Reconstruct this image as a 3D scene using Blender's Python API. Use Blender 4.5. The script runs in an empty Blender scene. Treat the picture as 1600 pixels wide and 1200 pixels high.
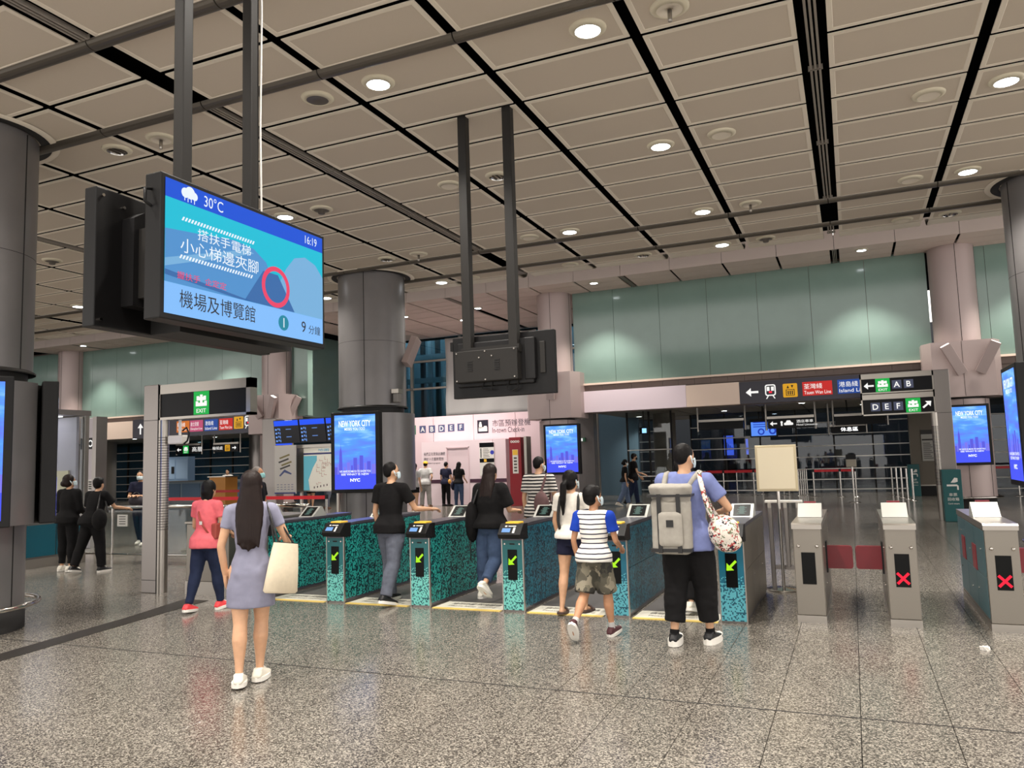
import bpy, bmesh, math, random
from mathutils import Vector, Matrix, noise
random.seed(7)
SC = bpy.context.scene
COL = SC.collection
R = math.radians

# ------------------------------------------------------------------ camera
CAM_H = 1.65
FPX = 1221.06                       # focal length in pixels of the 1600x1200 frame
YAW, PITCH, ROLL = R(23.2716), R(5.5974), R(-1.7693)
_f = Vector((-math.sin(YAW) * math.cos(PITCH), math.cos(YAW) * math.cos(PITCH), math.sin(PITCH)))
_r0 = Vector((math.cos(YAW), math.sin(YAW), 0.0))
_u0 = _r0.cross(_f)
_r = math.cos(ROLL) * _r0 + math.sin(ROLL) * _u0
_u = -math.sin(ROLL) * _r0 + math.cos(ROLL) * _u0
cam_data = bpy.data.cameras.new('camera')
cam = bpy.data.objects.new('camera', cam_data)
COL.objects.link(cam)
cam.matrix_world = Matrix(((_r.x, _u.x, -_f.x, 0), (_r.y, _u.y, -_f.y, 0), (_r.z, _u.z, -_f.z, CAM_H), (0, 0, 0, 1)))
cam_data.sensor_fit = 'HORIZONTAL'
cam_data.sensor_width = 36.0
cam_data.lens = 36.0 * FPX / 1600.0
cam_data.clip_end = 300
SC.camera = cam

# ------------------------------------------------------------------ world, exposure
W = bpy.data.worlds.new('world'); SC.world = W; W.use_nodes = True
W.node_tree.nodes['Background'].inputs[0].default_value = (0.92, 0.88, 0.84, 1)
W.node_tree.nodes['Background'].inputs[1].default_value = 2.0
vs = SC.view_settings
vs.view_transform = 'Standard'; vs.look = 'None'; vs.gamma = 1.0
vs.use_curve_mapping = False
vs.exposure = 0.22
LAMP_W = 400.0                      # power of one hall downlight (W)
LAMP_COL = (1.0, 0.94, 0.86)


def aty(px, py, Y):
    """world point on the vertical plane y = Y that a ray of the surveyed camera meets"""
    d = _f + (px - 800) / FPX * _r - (py - 600) / FPX * _u
    return Vector((0, 0, CAM_H)) + d * (Y / d.y)


def rect_y(x0, y0, x1, y1, Y):
    a = aty(x0, y0, Y); b = aty(x1, y1, Y)
    return min(a.x, b.x), max(a.x, b.x), min(a.z, b.z), max(a.z, b.z)


# ------------------------------------------------------------------ helpers
WM = {}


def wm(o):
    return WM.get(o.name, Matrix.Identity(4)) if o else Matrix.Identity(4)


def tag(o, label, cat, group=None, kind=None):
    if label: o['label'] = label
    if cat: o['category'] = cat
    if group: o['group'] = group
    if kind: o['kind'] = kind
    return o


def empty(name, loc, rz=0.0, label=None, cat=None, group=None):
    o = bpy.data.objects.new(name, None)
    COL.objects.link(o)
    o.empty_display_size = 0.1
    o.location = loc; o.rotation_euler = (0, 0, rz)
    WM[o.name] = Matrix.Translation(Vector(loc)) @ Matrix.Rotation(rz, 4, 'Z')
    tag(o, label, cat, group)
    return o


def link_mesh(name, me, parent=None, local=True):
    """local: the mesh is in the parent's own space"""
    o = bpy.data.objects.new(name, me)
    COL.objects.link(o)
    if parent is not None:
        o.parent = parent
    WM[o.name] = wm(parent)
    return o


def copy_tree(src, loc, rz=0.0, label=None, group=None):
    c = src.copy(); COL.objects.link(c)
    c.location = loc; c.rotation_euler = (0, 0, rz)
    WM[c.name] = Matrix.Translation(Vector(loc)) @ Matrix.Rotation(rz, 4, 'Z')
    if label: c['label'] = label
    if group: c['group'] = group
    def rec(a, b):
        for ch in list(a.children):
            d = ch.copy(); COL.objects.link(d); d.parent = b
            WM[d.name] = wm(b)
            rec(ch, d)
    rec(src, c)
    return c


class MB:
    """collects geometry for ONE mesh object"""
    def __init__(s):
        s.v = []; s.f = []; s.m = []; s.sm = []

    def add(s, vs, fs, m=0, smooth=False):
        k = len(s.v)
        s.v += [tuple(v) for v in vs]
        for f in fs:
            s.f.append([i + k for i in f]); s.m.append(m); s.sm.append(smooth)
        return s

    def box(s, x0, x1, y0, y1, z0, z1, m=0, M=None):
        v = [Vector(p) for p in ((x0, y0, z0), (x1, y0, z0), (x1, y1, z0), (x0, y1, z0), (x0, y0, z1), (x1, y0, z1), (x1, y1, z1), (x0, y1, z1))]
        if M is not None: v = [M @ p for p in v]
        return s.add(v, [(0, 3, 2, 1), (4, 5, 6, 7), (0, 1, 5, 4), (1, 2, 6, 5), (2, 3, 7, 6), (3, 0, 4, 7)], m)

    def bbox(s, x0, x1, y0, y1, z0, z1, b=0.01, m=0, M=None):
        """box with chamfered edges"""
        bm = bmesh.new()
        bmesh.ops.create_cube(bm, size=1.0)
        for v in bm.verts:
            v.co = Vector(((x0 + x1) / 2 + v.co.x * (x1 - x0), (y0 + y1) / 2 + v.co.y * (y1 - y0), (z0 + z1) / 2 + v.co.z * (z1 - z0)))
        bmesh.ops.bevel(bm, geom=list(bm.edges), offset=b, segments=2, affect='EDGES', profile=0.5)
        bm.verts.index_update()
        vs = [(M @ v.co) if M is not None else v.co.copy() for v in bm.verts]
        fs = [[v.index for v in f.verts] for f in bm.faces]
        bm.free()
        return s.add(vs, fs, m)

    def prism(s, poly, axis, a, b, m=0, M=None):
        """poly: 2D points; extruded along axis from a to b. axis 'x': (y,z), 'y': (x,z), 'z': (x,y)"""
        def P(p, t):
            q = {'x': (t, p[0], p[1]), 'y': (p[0], t, p[1]), 'z': (p[0], p[1], t)}[axis]
            q = Vector(q)
            return M @ q if M is not None else q
        n = len(poly)
        v = [P(p, a) for p in poly] + [P(p, b) for p in poly]
        fs = [list(range(n))[::-1], list(range(n, 2 * n))] + [(i, (i + 1) % n, n + (i + 1) % n, n + i) for i in range(n)]
        return s.add(v, fs, m)

    def cyl(s, p0, p1, r0, r1=None, n=12, m=0, caps=True, smooth=True):
        p0 = Vector(p0); p1 = Vector(p1); r1 = r0 if r1 is None else r1
        d = (p1 - p0).normalized()
        a = Vector((0, 0, 1)) if abs(d.z) < 0.9 else Vector((1, 0, 0))
        u = d.cross(a).normalized(); w = d.cross(u)
        v = []
        for p, r in ((p0, r0), (p1, r1)):
            for i in range(n):
                t = 2 * math.pi * i / n
                v.append(p + r * (math.cos(t) * u + math.sin(t) * w))
        s.add(v, [(i, n + i, n + (i + 1) % n, (i + 1) % n) for i in range(n)], m, smooth)
        if caps:
            s.add(v[:n], [list(range(n))], m); s.add(v[n:], [list(range(n))[::-1]], m)
        return s

    def tube(s, pts, r, n=8, m=0, closed=False):
        """tube along a polyline; r number or list"""
        pts = [Vector(p) for p in pts]; k = len(pts)
        rr = r if isinstance(r, (list, tuple)) else [r] * k
        v = []; up = None
        for i, p in enumerate(pts):
            if closed: d = pts[(i + 1) % k] - pts[i - 1]
            else: d = pts[min(i + 1, k - 1)] - pts[max(i - 1, 0)]
            d.normalize()
            if up is None:
                up = Vector((0, 0, 1)) if abs(d.z) < 0.9 else Vector((0, 1, 0))
            u = d.cross(up).normalized(); w = u.cross(d).normalized(); up = w
            for j in range(n):
                t = 2 * math.pi * j / n
                v.append(p + rr[i] * (math.cos(t) * u + math.sin(t) * w))
        fs = []
        for i in range(k if closed else k - 1):
            a = i * n; b = ((i + 1) % k) * n
            fs += [(a + j, a + (j + 1) % n, b + (j + 1) % n, b + j) for j in range(n)]
        s.add(v, fs, m, True)
        if not closed:
            s.add(v[:n], [list(range(n))[::-1]], m); s.add(v[-n:], [list(range(n))], m)
        return s

    def lathe(s, prof, c=(0, 0, 0), n=32, m=0, smooth=True, a0=0.0, a1=2 * math.pi, sx=1.0, sy=1.0):
        """prof: (r, z) pairs turned about the vertical through c"""
        full = abs(a1 - a0 - 2 * math.pi) < 1e-6
        k = n if full else n + 1
        v = []
        for r, z in prof:
            for i in range(k):
                t = a0 + (a1 - a0) * i / n
                v.append((c[0] + sx * r * math.cos(t), c[1] + sy * r * math.sin(t), c[2] + z))
        fs = []
        for j in range(len(prof) - 1):
            for i in range(n):
                i2 = (i + 1) % k
                fs.append((j * k + i, j * k + i2, (j + 1) * k + i2, (j + 1) * k + i))
        return s.add(v, fs, m, smooth)

    def ell(s, c, r, n=14, k=9, m=0, M=None):
        c = Vector(c); v = []; fs = []
        for j in range(1, k):
            ph = math.pi * j / k
            for i in range(n):
                t = 2 * math.pi * i / n
                v.append(Vector((r[0] * math.sin(ph) * math.cos(t), r[1] * math.sin(ph) * math.sin(t), r[2] * math.cos(ph))))
        v += [Vector((0, 0, r[2])), Vector((0, 0, -r[2]))]
        v = [c + ((M @ p) if M is not None else p) for p in v]
        for j in range(k - 2):
            for i in range(n):
                fs.append((j * n + i, (j + 1) * n + i, (j + 1) * n + (i + 1) % n, j * n + (i + 1) % n))
        t, b = len(v) - 2, len(v) - 1
        fs += [(t, i, (i + 1) % n) for i in range(n)] + [(b, (k - 2) * n + (i + 1) % n, (k - 2) * n + i) for i in range(n)]
        return s.add(v, fs, m, True)

    def loft(s, rings, n=16, m=0, caps=True):
        """rings: (center, ux, uy, rx, ry) ellipses"""
        v = []; fs = []
        for c, ux, uy, rx, ry in rings:
            for i in range(n):
                t = 2 * math.pi * i / n
                v.append(Vector(c) + rx * math.cos(t) * Vector(ux) + ry * math.sin(t) * Vector(uy))
        for j in range(len(rings) - 1):
            for i in range(n):
                fs.append((j * n + i, j * n + (i + 1) % n, (j + 1) * n + (i + 1) % n, (j + 1) * n + i))
        s.add(v, fs, m, True)
        if caps:
            s.add(v[:n], [list(range(n))[::-1]], m); s.add(v[-n:], [list(range(n))], m)
        return s

    def mesh(s, name, mats, inv=None):
        me = bpy.data.meshes.new(name)
        vs = s.v if inv is None else [tuple(inv @ Vector(p)) for p in s.v]
        me.from_pydata(vs, [], s.f)
        for mt in (mats if isinstance(mats, (list, tuple)) else [mats]):
            me.materials.append(mt)
        me.polygons.foreach_set('material_index', s.m)
        me.polygons.foreach_set('use_smooth', s.sm)
        me.update()
        return me

    def build(s, name, mats, parent=None, world=True, kind=None, label=None, cat=None, group=None):
        inv = wm(parent).inverted() if (parent is not None and world) else None
        o = link_mesh(name, s.mesh(name, mats, inv), parent)
        tag(o, label, cat, group, kind)
        return o


class Fr:
    """a flat frame in space: origin, right, up; used to lay out flat print on signs and screens"""
    def __init__(s, O, U, V):
        s.O = Vector(O); s.U = Vector(U).normalized(); s.V = Vector(V).normalized(); s.N = s.U.cross(s.V)

    def p(s, u, v, d=0.0):
        return s.O + u * s.U + v * s.V + d * s.N

    def poly(s, mb, pts, d=0.002, m=0):
        mb.add([s.p(u, v, d) for u, v in pts], [list(range(len(pts)))], m)
        return mb

    def rect(s, mb, u0, u1, v0, v1, d=0.002, m=0):
        return s.poly(mb, [(u0, v0), (u1, v0), (u1, v1), (u0, v1)], d, m)

    def rrect(s, mb, u0, u1, v0, v1, r, d=0.002, m=0):
        pts = []
        for cx, cy, a in ((u1 - r, v1 - r, 0), (u0 + r, v1 - r, 90), (u0 + r, v0 + r, 180), (u1 - r, v0 + r, 270)):
            for k in range(5):
                t = R(a + 22.5 * k); pts.append((cx + r * math.cos(t), cy + r * math.sin(t)))
        return s.poly(mb, pts, d, m)

    def disc(s, mb, cu, cv, r, d=0.002, m=0, n=24):
        return s.poly(mb, [(cu + r * math.cos(2 * math.pi * k / n), cv + r * math.sin(2 * math.pi * k / n)) for k in range(n)], d, m)

    def ring(s, mb, cu, cv, r0, r1, d=0.002, m=0, n=32):
        for k in range(n):
            a, b = 2 * math.pi * k / n, 2 * math.pi * (k + 1) / n
            s.poly(mb, [(cu + r0 * math.cos(a), cv + r0 * math.sin(a)), (cu + r1 * math.cos(a), cv + r1 * math.sin(a)),
                        (cu + r1 * math.cos(b), cv + r1 * math.sin(b)), (cu + r0 * math.cos(b), cv + r0 * math.sin(b))], d, m)
        return mb

    def arrow(s, mb, cu, cv, size, ang, d=0.003, m=0):
        """arrow pointing along ang (deg), overall length size"""
        L = size / 2; t = size * 0.09; h = size * 0.36
        parts = [[(-L, -t), (L * 0.86, -t), (L * 0.86, t), (-L, t)],
                 [(L, 0), (L - h - t * 0.6, h), (L - h - t * 0.6, h - 2.9 * t), (L - 2.9 * t, 0)],
                 [(L, 0), (L - 2.9 * t, 0), (L - h - t * 0.6, -h + 2.9 * t), (L - h - t * 0.6, -h)]]
        ca, sa = math.cos(R(ang)), math.sin(R(ang))
        for q in parts:
            s.poly(mb, [(cu + x * ca - y * sa, cv + x * sa + y * ca) for x, y in q], d, m)
        return mb


def text(fr, s, u0, v0, h, mat, parent, w=None, d=0.004, name='lettering', bold=0.0, align='L', shear=0.0):
    """one line of writing; h cap height, optional exact width w"""
    cu = bpy.data.curves.new('t', 'FONT')
    cu.body = s; cu.size = 1.0; cu.offset = bold; cu.resolution_u = 3; cu.shear = shear
    ob = bpy.data.objects.new('t', cu)
    me = bpy.data.meshes.new_from_object(ob)
    bpy.data.objects.remove(ob); bpy.data.curves.remove(cu)
    if not me.vertices:
        return None
    xs = [v.co.x for v in me.vertices]; ys = [v.co.y for v in me.vertices]
    x0, x1, y0, y1 = min(xs), max(xs), min(ys), max(ys)
    sy = h / (y1 - y0); sx = sy if w is None else w / (x1 - x0)
    W_ = (x1 - x0) * sx
    uo = u0 - (W_ / 2 if align == 'C' else W_ if align == 'R' else 0)
    inv = wm(parent).inverted() if parent is not None else Matrix.Identity(4)
    for v in me.vertices:
        v.co = inv @ fr.p(uo + (v.co.x - x0) * sx, v0 + (v.co.y - y0) * sy, d)
    me.materials.clear(); me.materials.append(mat)
    me.name = name
    return link_mesh(name, me, parent)


# ------------------------------------------------------------------ materials
MATS = {}


def mat(name, col, rough=0.5, metal=0.0, emit=0.0, ecol=None, noise_s=0.0, noise_amt=0.0, bump=0.0, bump_s=40.0, spec=0.5, coat=0.0, stretch=None):
    if name in MATS: return MATS[name]
    m = bpy.data.materials.new(name); m.use_nodes = True
    nt = m.node_tree; b = nt.nodes['Principled BSDF']
    b.inputs['Base Color'].default_value = (*col, 1)
    b.inputs['Roughness'].default_value = rough
    b.inputs['Metallic'].default_value = metal
    b.inputs['Specular IOR Level'].default_value = spec
    if coat: b.inputs['Coat Weight'].default_value = coat; b.inputs['Coat Roughness'].default_value = 0.08
    if emit:
        b.inputs['Emission Color'].default_value = (*(ecol or col), 1)
        b.inputs['Emission Strength'].default_value = emit
    if noise_amt or bump:
        tc = nt.nodes.new('ShaderNodeTexCoord')
        mp = nt.nodes.new('ShaderNodeMapping')
        if stretch: mp.inputs['Scale'].default_value = stretch
        nt.links.new(tc.outputs['Object'], mp.inputs['Vector'])
        nz = nt.nodes.new('ShaderNodeTexNoise')
        nz.inputs['Scale'].default_value = noise_s or bump_s
        nz.inputs['Detail'].default_value = 4
        nt.links.new(mp.outputs['Vector'], nz.inputs['Vector'])
        if noise_amt:
            rp = nt.nodes.new('ShaderNodeValToRGB')
            rp.color_ramp.elements[0].position = 0.3; rp.color_ramp.elements[1].position = 0.7
            lo = tuple(max(0, c * (1 - noise_amt)) for c in col); hi = tuple(min(1, c * (1 + noise_amt)) for c in col)
            rp.color_ramp.elements[0].color = (*lo, 1); rp.color_ramp.elements[1].color = (*hi, 1)
            nt.links.new(nz.outputs['Fac'], rp.inputs['Fac']); nt.links.new(rp.outputs['Color'], b.inputs['Base Color'])
        if bump:
            nb = nz
            if noise_s and bump_s != noise_s:
                nb = nt.nodes.new('ShaderNodeTexNoise'); nb.inputs['Scale'].default_value = bump_s; nb.inputs['Detail'].default_value = 3
                nt.links.new(mp.outputs['Vector'], nb.inputs['Vector'])
            bp = nt.nodes.new('ShaderNodeBump'); bp.inputs['Strength'].default_value = bump; bp.inputs['Distance'].default_value = 0.01
            nt.links.new(nb.outputs['Fac'], bp.inputs['Height']); nt.links.new(bp.outputs['Normal'], b.inputs['Normal'])
    MATS[name] = m
    return m


def srgb(r, g, b):
    return tuple(((c / 255) / 12.92 if c / 255 <= 0.04045 else ((c / 255 + 0.055) / 1.055) ** 2.4) for c in (r, g, b))


def cell_pattern(name, c_dark, c_light, cell, thr, rough=0.35, line=None, line_c=(0, 0, 0), zgrad=None):
    """printed wrap of small square cells, random two-tone"""
    m = bpy.data.materials.new(name); m.use_nodes = True; MATS[name] = m
    nt = m.node_tree; N = nt.nodes; L = nt.links; b = N['Principled BSDF']; b.inputs['Roughness'].default_value = rough
    tc = N.new('ShaderNodeTexCoord')
    sc = N.new('ShaderNodeVectorMath'); sc.operation = 'SCALE'; sc.inputs['Scale'].default_value = 1.0 / cell
    L.new(tc.outputs['Object'], sc.inputs[0])
    ad = N.new('ShaderNodeVectorMath'); ad.operation = 'ADD'; ad.inputs[1].default_value = (0.37, 0.41, 0.23)
    L.new(sc.outputs['Vector'], ad.inputs[0])
    fl = N.new('ShaderNodeVectorMath'); fl.operation = 'FLOOR'; L.new(ad.outputs['Vector'], fl.inputs[0])
    # only the in-plane coordinates: floor of the coordinate across the thin axis is constant on a face
    nz = N.new('ShaderNodeTexNoise'); nz.inputs['Scale'].default_value = 0.83; nz.inputs['Detail'].default_value = 2; nz.inputs['Roughness'].default_value = 0.8
    L.new(fl.outputs['Vector'], nz.inputs['Vector'])
    gt = N.new('ShaderNodeMath'); gt.operation = 'GREATER_THAN'; gt.inputs[1].default_value = thr; L.new(nz.outputs['Fac'], gt.inputs[0])
    mx = N.new('ShaderNodeMix'); mx.data_type = 'RGBA'
    mx.inputs['A'].default_value = (*c_dark, 1); mx.inputs['B'].default_value = (*c_light, 1)
    L.new(gt.outputs[0], mx.inputs['Factor'])
    out = mx.outputs['Result']
    if zgrad:                      # the printed pattern fades to plain colour towards the top
        sp = N.new('ShaderNodeSeparateXYZ'); L.new(tc.outputs['Object'], sp.inputs[0])
        mr = N.new('ShaderNodeMapRange'); mr.inputs['From Min'].default_value = zgrad[0]; mr.inputs['From Max'].default_value = zgrad[1]
        L.new(sp.outputs['Z'], mr.inputs['Value'])
        wn = N.new('ShaderNodeTexWhiteNoise'); L.new(fl.outputs['Vector'], wn.inputs['Vector'])
        g2 = N.new('ShaderNodeMath'); g2.operation = 'GREATER_THAN'; L.new(mr.outputs[0], g2.inputs[0]); L.new(wn.outputs['Value'], g2.inputs[1])
        m2 = N.new('ShaderNodeMix'); m2.data_type = 'RGBA'; L.new(g2.outputs[0], m2.inputs['Factor'])
        L.new(out, m2.inputs['A']); m2.inputs['B'].default_value = (*zgrad[2], 1)
        out = m2.outputs['Result']
    L.new(out, b.inputs['Base Color'])
    return m


def glass_mat(name, tint=(0.9, 0.95, 0.95), clear=0.85, rough=0.02):
    m = bpy.data.materials.new(name); m.use_nodes = True; MATS[name] = m
    nt = m.node_tree; nt.nodes.clear()
    o = nt.nodes.new('ShaderNodeOutputMaterial'); t = nt.nodes.new('ShaderNodeBsdfTransparent'); g = nt.nodes.new('ShaderNodeBsdfGlossy')
    t.inputs['Color'].default_value = (*[c * clear for c in tint], 1); g.inputs['Roughness'].default_value = rough
    lw = nt.nodes.new('ShaderNodeLayerWeight'); lw.inputs['Blend'].default_value = 0.5
    pw = nt.nodes.new('ShaderNodeMath'); pw.operation = 'POWER'; pw.inputs[1].default_value = 4.0
    fr = nt.nodes.new('ShaderNodeMath'); fr.operation = 'MULTIPLY_ADD'; fr.inputs[1].default_value = 0.9; fr.inputs[2].default_value = 0.05
    nt.links.new(lw.outputs['Facing'], pw.inputs[0]); nt.links.new(pw.outputs[0], fr.inputs[0])
    mx = nt.nodes.new('ShaderNodeMixShader')
    nt.links.new(fr.outputs[0], mx.inputs[0]); nt.links.new(t.outputs[0], mx.inputs[1]); nt.links.new(g.outputs[0], mx.inputs[2])
    nt.links.new(mx.outputs[0], o.inputs['Surface'])
    return m


def emis(name, col, strength=1.0):
    return mat(name, tuple(c * 0.06 for c in col), 0.4, emit=strength * (0.8 if strength < 2 else 1.0), ecol=col, spec=.2)


def floor_mat():
    m = bpy.data.materials.new('terrazzo'); m.use_nodes = True; MATS['terrazzo'] = m
    nt = m.node_tree; N = nt.nodes; L = nt.links; b = N['Principled BSDF']
    tc = N.new('ShaderNodeNewGeometry')
    vo = N.new('ShaderNodeTexVoronoi'); vo.inputs['Scale'].default_value = 120; L.new(tc.outputs['Position'], vo.inputs['Vector'])
    nz = N.new('ShaderNodeTexNoise'); nz.inputs['Scale'].default_value = 70; nz.inputs['Detail'].default_value = 3; nz.inputs['Roughness'].default_value = 0.7
    L.new(tc.outputs['Position'], nz.inputs['Vector'])
    sp = N.new('ShaderNodeSeparateColor'); L.new(vo.outputs['Color'], sp.inputs[0])
    ad = N.new('ShaderNodeMix'); ad.data_type = 'FLOAT'; ad.inputs['Factor'].default_value = 0.5
    L.new(sp.outputs[0], ad.inputs['A']); L.new(nz.outputs['Fac'], ad.inputs['B'])
    rp = N.new('ShaderNodeValToRGB'); L.new(ad.outputs['Result'], rp.inputs['Fac'])
    e = rp.color_ramp.elements
    e[0].position = 0.22; e[0].color = (*srgb(40, 37, 35), 1)
    e[1].position = 0.80; e[1].color = (*srgb(176, 169, 157), 1)
    k = e.new(0.45); k.color = (*srgb(88, 83, 77), 1)
    lg = N.new('ShaderNodeTexNoise'); lg.inputs['Scale'].default_value = 0.9; lg.inputs['Detail'].default_value = 3; L.new(tc.outputs['Position'], lg.inputs['Vector'])
    mr = N.new('ShaderNodeMapRange'); mr.inputs['To Min'].default_value = 0.88; mr.inputs['To Max'].default_value = 1.1; L.new(lg.outputs['Fac'], mr.inputs['Value'])
    mu = N.new('ShaderNodeVectorMath'); mu.operation = 'SCALE'; L.new(rp.outputs['Color'], mu.inputs[0]); L.new(mr.outputs[0], mu.inputs['Scale'])
    L.new(mu.outputs['Vector'], b.inputs['Base Color'])
    r2 = N.new('ShaderNodeMapRange'); r2.inputs['To Min'].default_value = 0.13; r2.inputs['To Max'].default_value = 0.27; L.new(nz.outputs['Fac'], r2.inputs['Value'])
    L.new(r2.outputs[0], b.inputs['Roughness'])
    b.inputs['Specular IOR Level'].default_value = 0.75
    bp = N.new('ShaderNodeBump'); bp.inputs['Strength'].default_value = 0.06; bp.inputs['Distance'].default_value = 0.002
    L.new(nz.outputs['Fac'], bp.inputs['Height']); L.new(bp.outputs['Normal'], b.inputs['Normal'])
    return m


M_floor = floor_mat()
M_joint = mat('joint', srgb(30, 27, 25), 0.8)
M_panel = mat('ceiling_panel_perforated', srgb(196, 184, 168), 0.75, noise_s=260, noise_amt=0.10)
M_rim = mat('ceiling_panel_rim', srgb(222, 212, 196), 0.6)
M_black = mat('matt_black', srgb(14, 13, 13), 0.7)
M_void = mat('plenum_shade', (.0012, .0012, .0012), 0.95, spec=.05)  # near-zero black stands in for the unlit dark above the panels
M_beam = mat('beam_bronze', srgb(92, 86, 78), 0.38, metal=0.6)
M_slat = mat('slat_grey', srgb(150, 142, 132), 0.5, metal=0.3)
M_steel = mat('brushed_steel', srgb(140, 134, 130), 0.32, metal=0.9, noise_s=60, noise_amt=0.06, stretch=(1, 1, 12))
M_steel2 = mat('satin_steel', srgb(166, 160, 152), 0.28, metal=0.85)
M_chrome = mat('polished_steel', srgb(205, 200, 194), 0.14, metal=1.0)
M_column = mat('column_cladding', srgb(122, 119, 119), 0.36, metal=0.45, noise_s=3, noise_amt=0.05)
M_colpink = mat('column_cladding_pink', srgb(178, 160, 156), 0.42, metal=0.2)
M_dark = mat('dark_plastic', srgb(20, 19, 20), 0.45, spec=.3)
M_charcoal = mat('charcoal_metal', srgb(34, 32, 30), 0.5, spec=.3)
M_signblk = mat('sign_black', srgb(9, 9, 13), 0.35, spec=.2)
M_signnavy = mat('sign_navy', srgb(34, 30, 46), 0.3)
M_white = mat('white_paint', srgb(232, 228, 222), 0.5)
M_cream = mat('cream_panel', srgb(236, 212, 194), 0.55)
M_pinkpan = mat('pale_pink_panel', srgb(236, 218, 226), 0.6)
M_hoard = mat('hoarding_pink', srgb(222, 196, 202), 0.6)
M_hoard2 = mat('hoarding_pale', srgb(236, 216, 222), 0.55)
M_greenwall = mat('green_glass_wall', srgb(122, 145, 136), 0.12, spec=0.55, noise_s=2.2, noise_amt=0.03)
M_brown = mat('brown_tile', srgb(104, 88, 80), 0.5)
M_maroon = mat('maroon_plastic', srgb(126, 22, 34), 0.35)
M_redbelt = mat('red_belt', srgb(186, 24, 36), 0.5)
M_teal = mat('teal_panel', srgb(0, 92, 112), 0.4)
M_tealbin = mat('teal_bin', srgb(8, 84, 86), 0.35)
M_rubber = mat('rubber', srgb(30, 28, 27), 0.8)
M_glass = glass_mat('clear_glass', (0.95, 0.98, 0.98), 0.93)
M_glassdk = glass_mat('dark_glass', (0.55, 0.62, 0.68), 0.75)
M_glassbl = glass_mat('blue_glass', (0.62, 0.85, 0.92), 0.8)
E_white = emis('lit_white', (1.0, 0.98, 0.95), 1.0)
E_lamp = emis('lamp_lens', (0.93, 0.97, 1.0), 14.0)
E_green = emis('lit_green', srgb(30, 190, 80), 0.85)
E_arrow = emis('lit_arrow', srgb(180, 245, 40), 1.0)
E_red = emis('lit_red', srgb(255, 30, 60), 1.2)
print('head done')
# ================================================================== THE SETTING
HC = 5.5                                   # hall ceiling height
X0L, BAY = -0.08, 1.488                    # ceiling module
BX = [X0L + BAY * k for k in range(-30, 8)]
X_TRIPLE = {-24, -20, -16, -12, -8, -4, 0, 4, 8}

# ---------------- floor
fl = MB().box(-48, 14, -8, 46, -0.30, -0.012).build('floor', M_joint, kind='structure')
TX, TY = 0.5, 2.715
tile_rows = [(5.43 + TY * k, 5.43 + TY * (k + 1)) for k in range(-2, 6)]
def tile_mesh(w, l):
    b = 0.0006
    mb = MB()
    mb.add([(b, b, 0), (w - b, b, 0), (w - b, l - b, 0), (b, l - b, 0), (0, 0, -b), (w, 0, -b), (w, l, -b), (0, l, -b), (0, 0, -.02), (w, 0, -.02), (w, l, -.02), (0, l, -.02)],
           [(0, 1, 2, 3), (4, 5, 1, 0), (5, 6, 2, 1), (6, 7, 3, 2), (7, 4, 0, 3), (8, 9, 5, 4), (9, 10, 6, 5), (10, 11, 7, 6), (11, 8, 4, 7)])
    return mb.mesh('floor_tile', M_floor)
tm = tile_mesh(TX - 0.0045, TY - 0.007)
n_t = 0
near_tiles = set()
for j, (ya, yb) in enumerate(tile_rows):
    xl = -0.06 - 0.5 * (15 + 3 * j); k0 = -(15 + 3 * j)
    for k in range(max(k0, -36), 7 if j < 4 else 9):
        if n_t >= 296: break
        o = link_mesh('floor_tile', tm, fl); o.location = (-0.06 + TX * k + 0.00225, ya + 0.0035, 0); n_t += 1
        near_tiles.add((j, k))
rest = MB()
for j in range(-3, 15):
    ya = 5.43 + TY * (j - 2)
    for k in range(-94, 22):
        if (j, k) in near_tiles: continue
        x = -0.06 + TX * k
        rest.add([(x + .002, ya + .0035, 0), (x + TX - .002, ya + .0035, 0), (x + TX - .002, ya + TY - .0035, 0), (x + .002, ya + TY - .0035, 0)], [(0, 1, 2, 3)])
rest.build('floor_tile_field', M_floor, fl, kind='stuff')

MB().box(-14, 6, 5.422, 5.438, -.01, .0012).build('trim_2', M_joint, kind='structure')
# dark expansion joint strip running past the left column
s = MB()
s.prism([(-7.36, 4.6), (-7.10, 4.6), (-7.52, 7.0), (-7.62, 7.75), (-8.02, 7.75), (-7.92, 7.35), (-7.72, 6.6)], 'z', -0.004, 0.004)
s.build('trim_1', mat('strip_metal', srgb(58, 54, 50), 0.45, metal=0.5), kind='structure')

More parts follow.
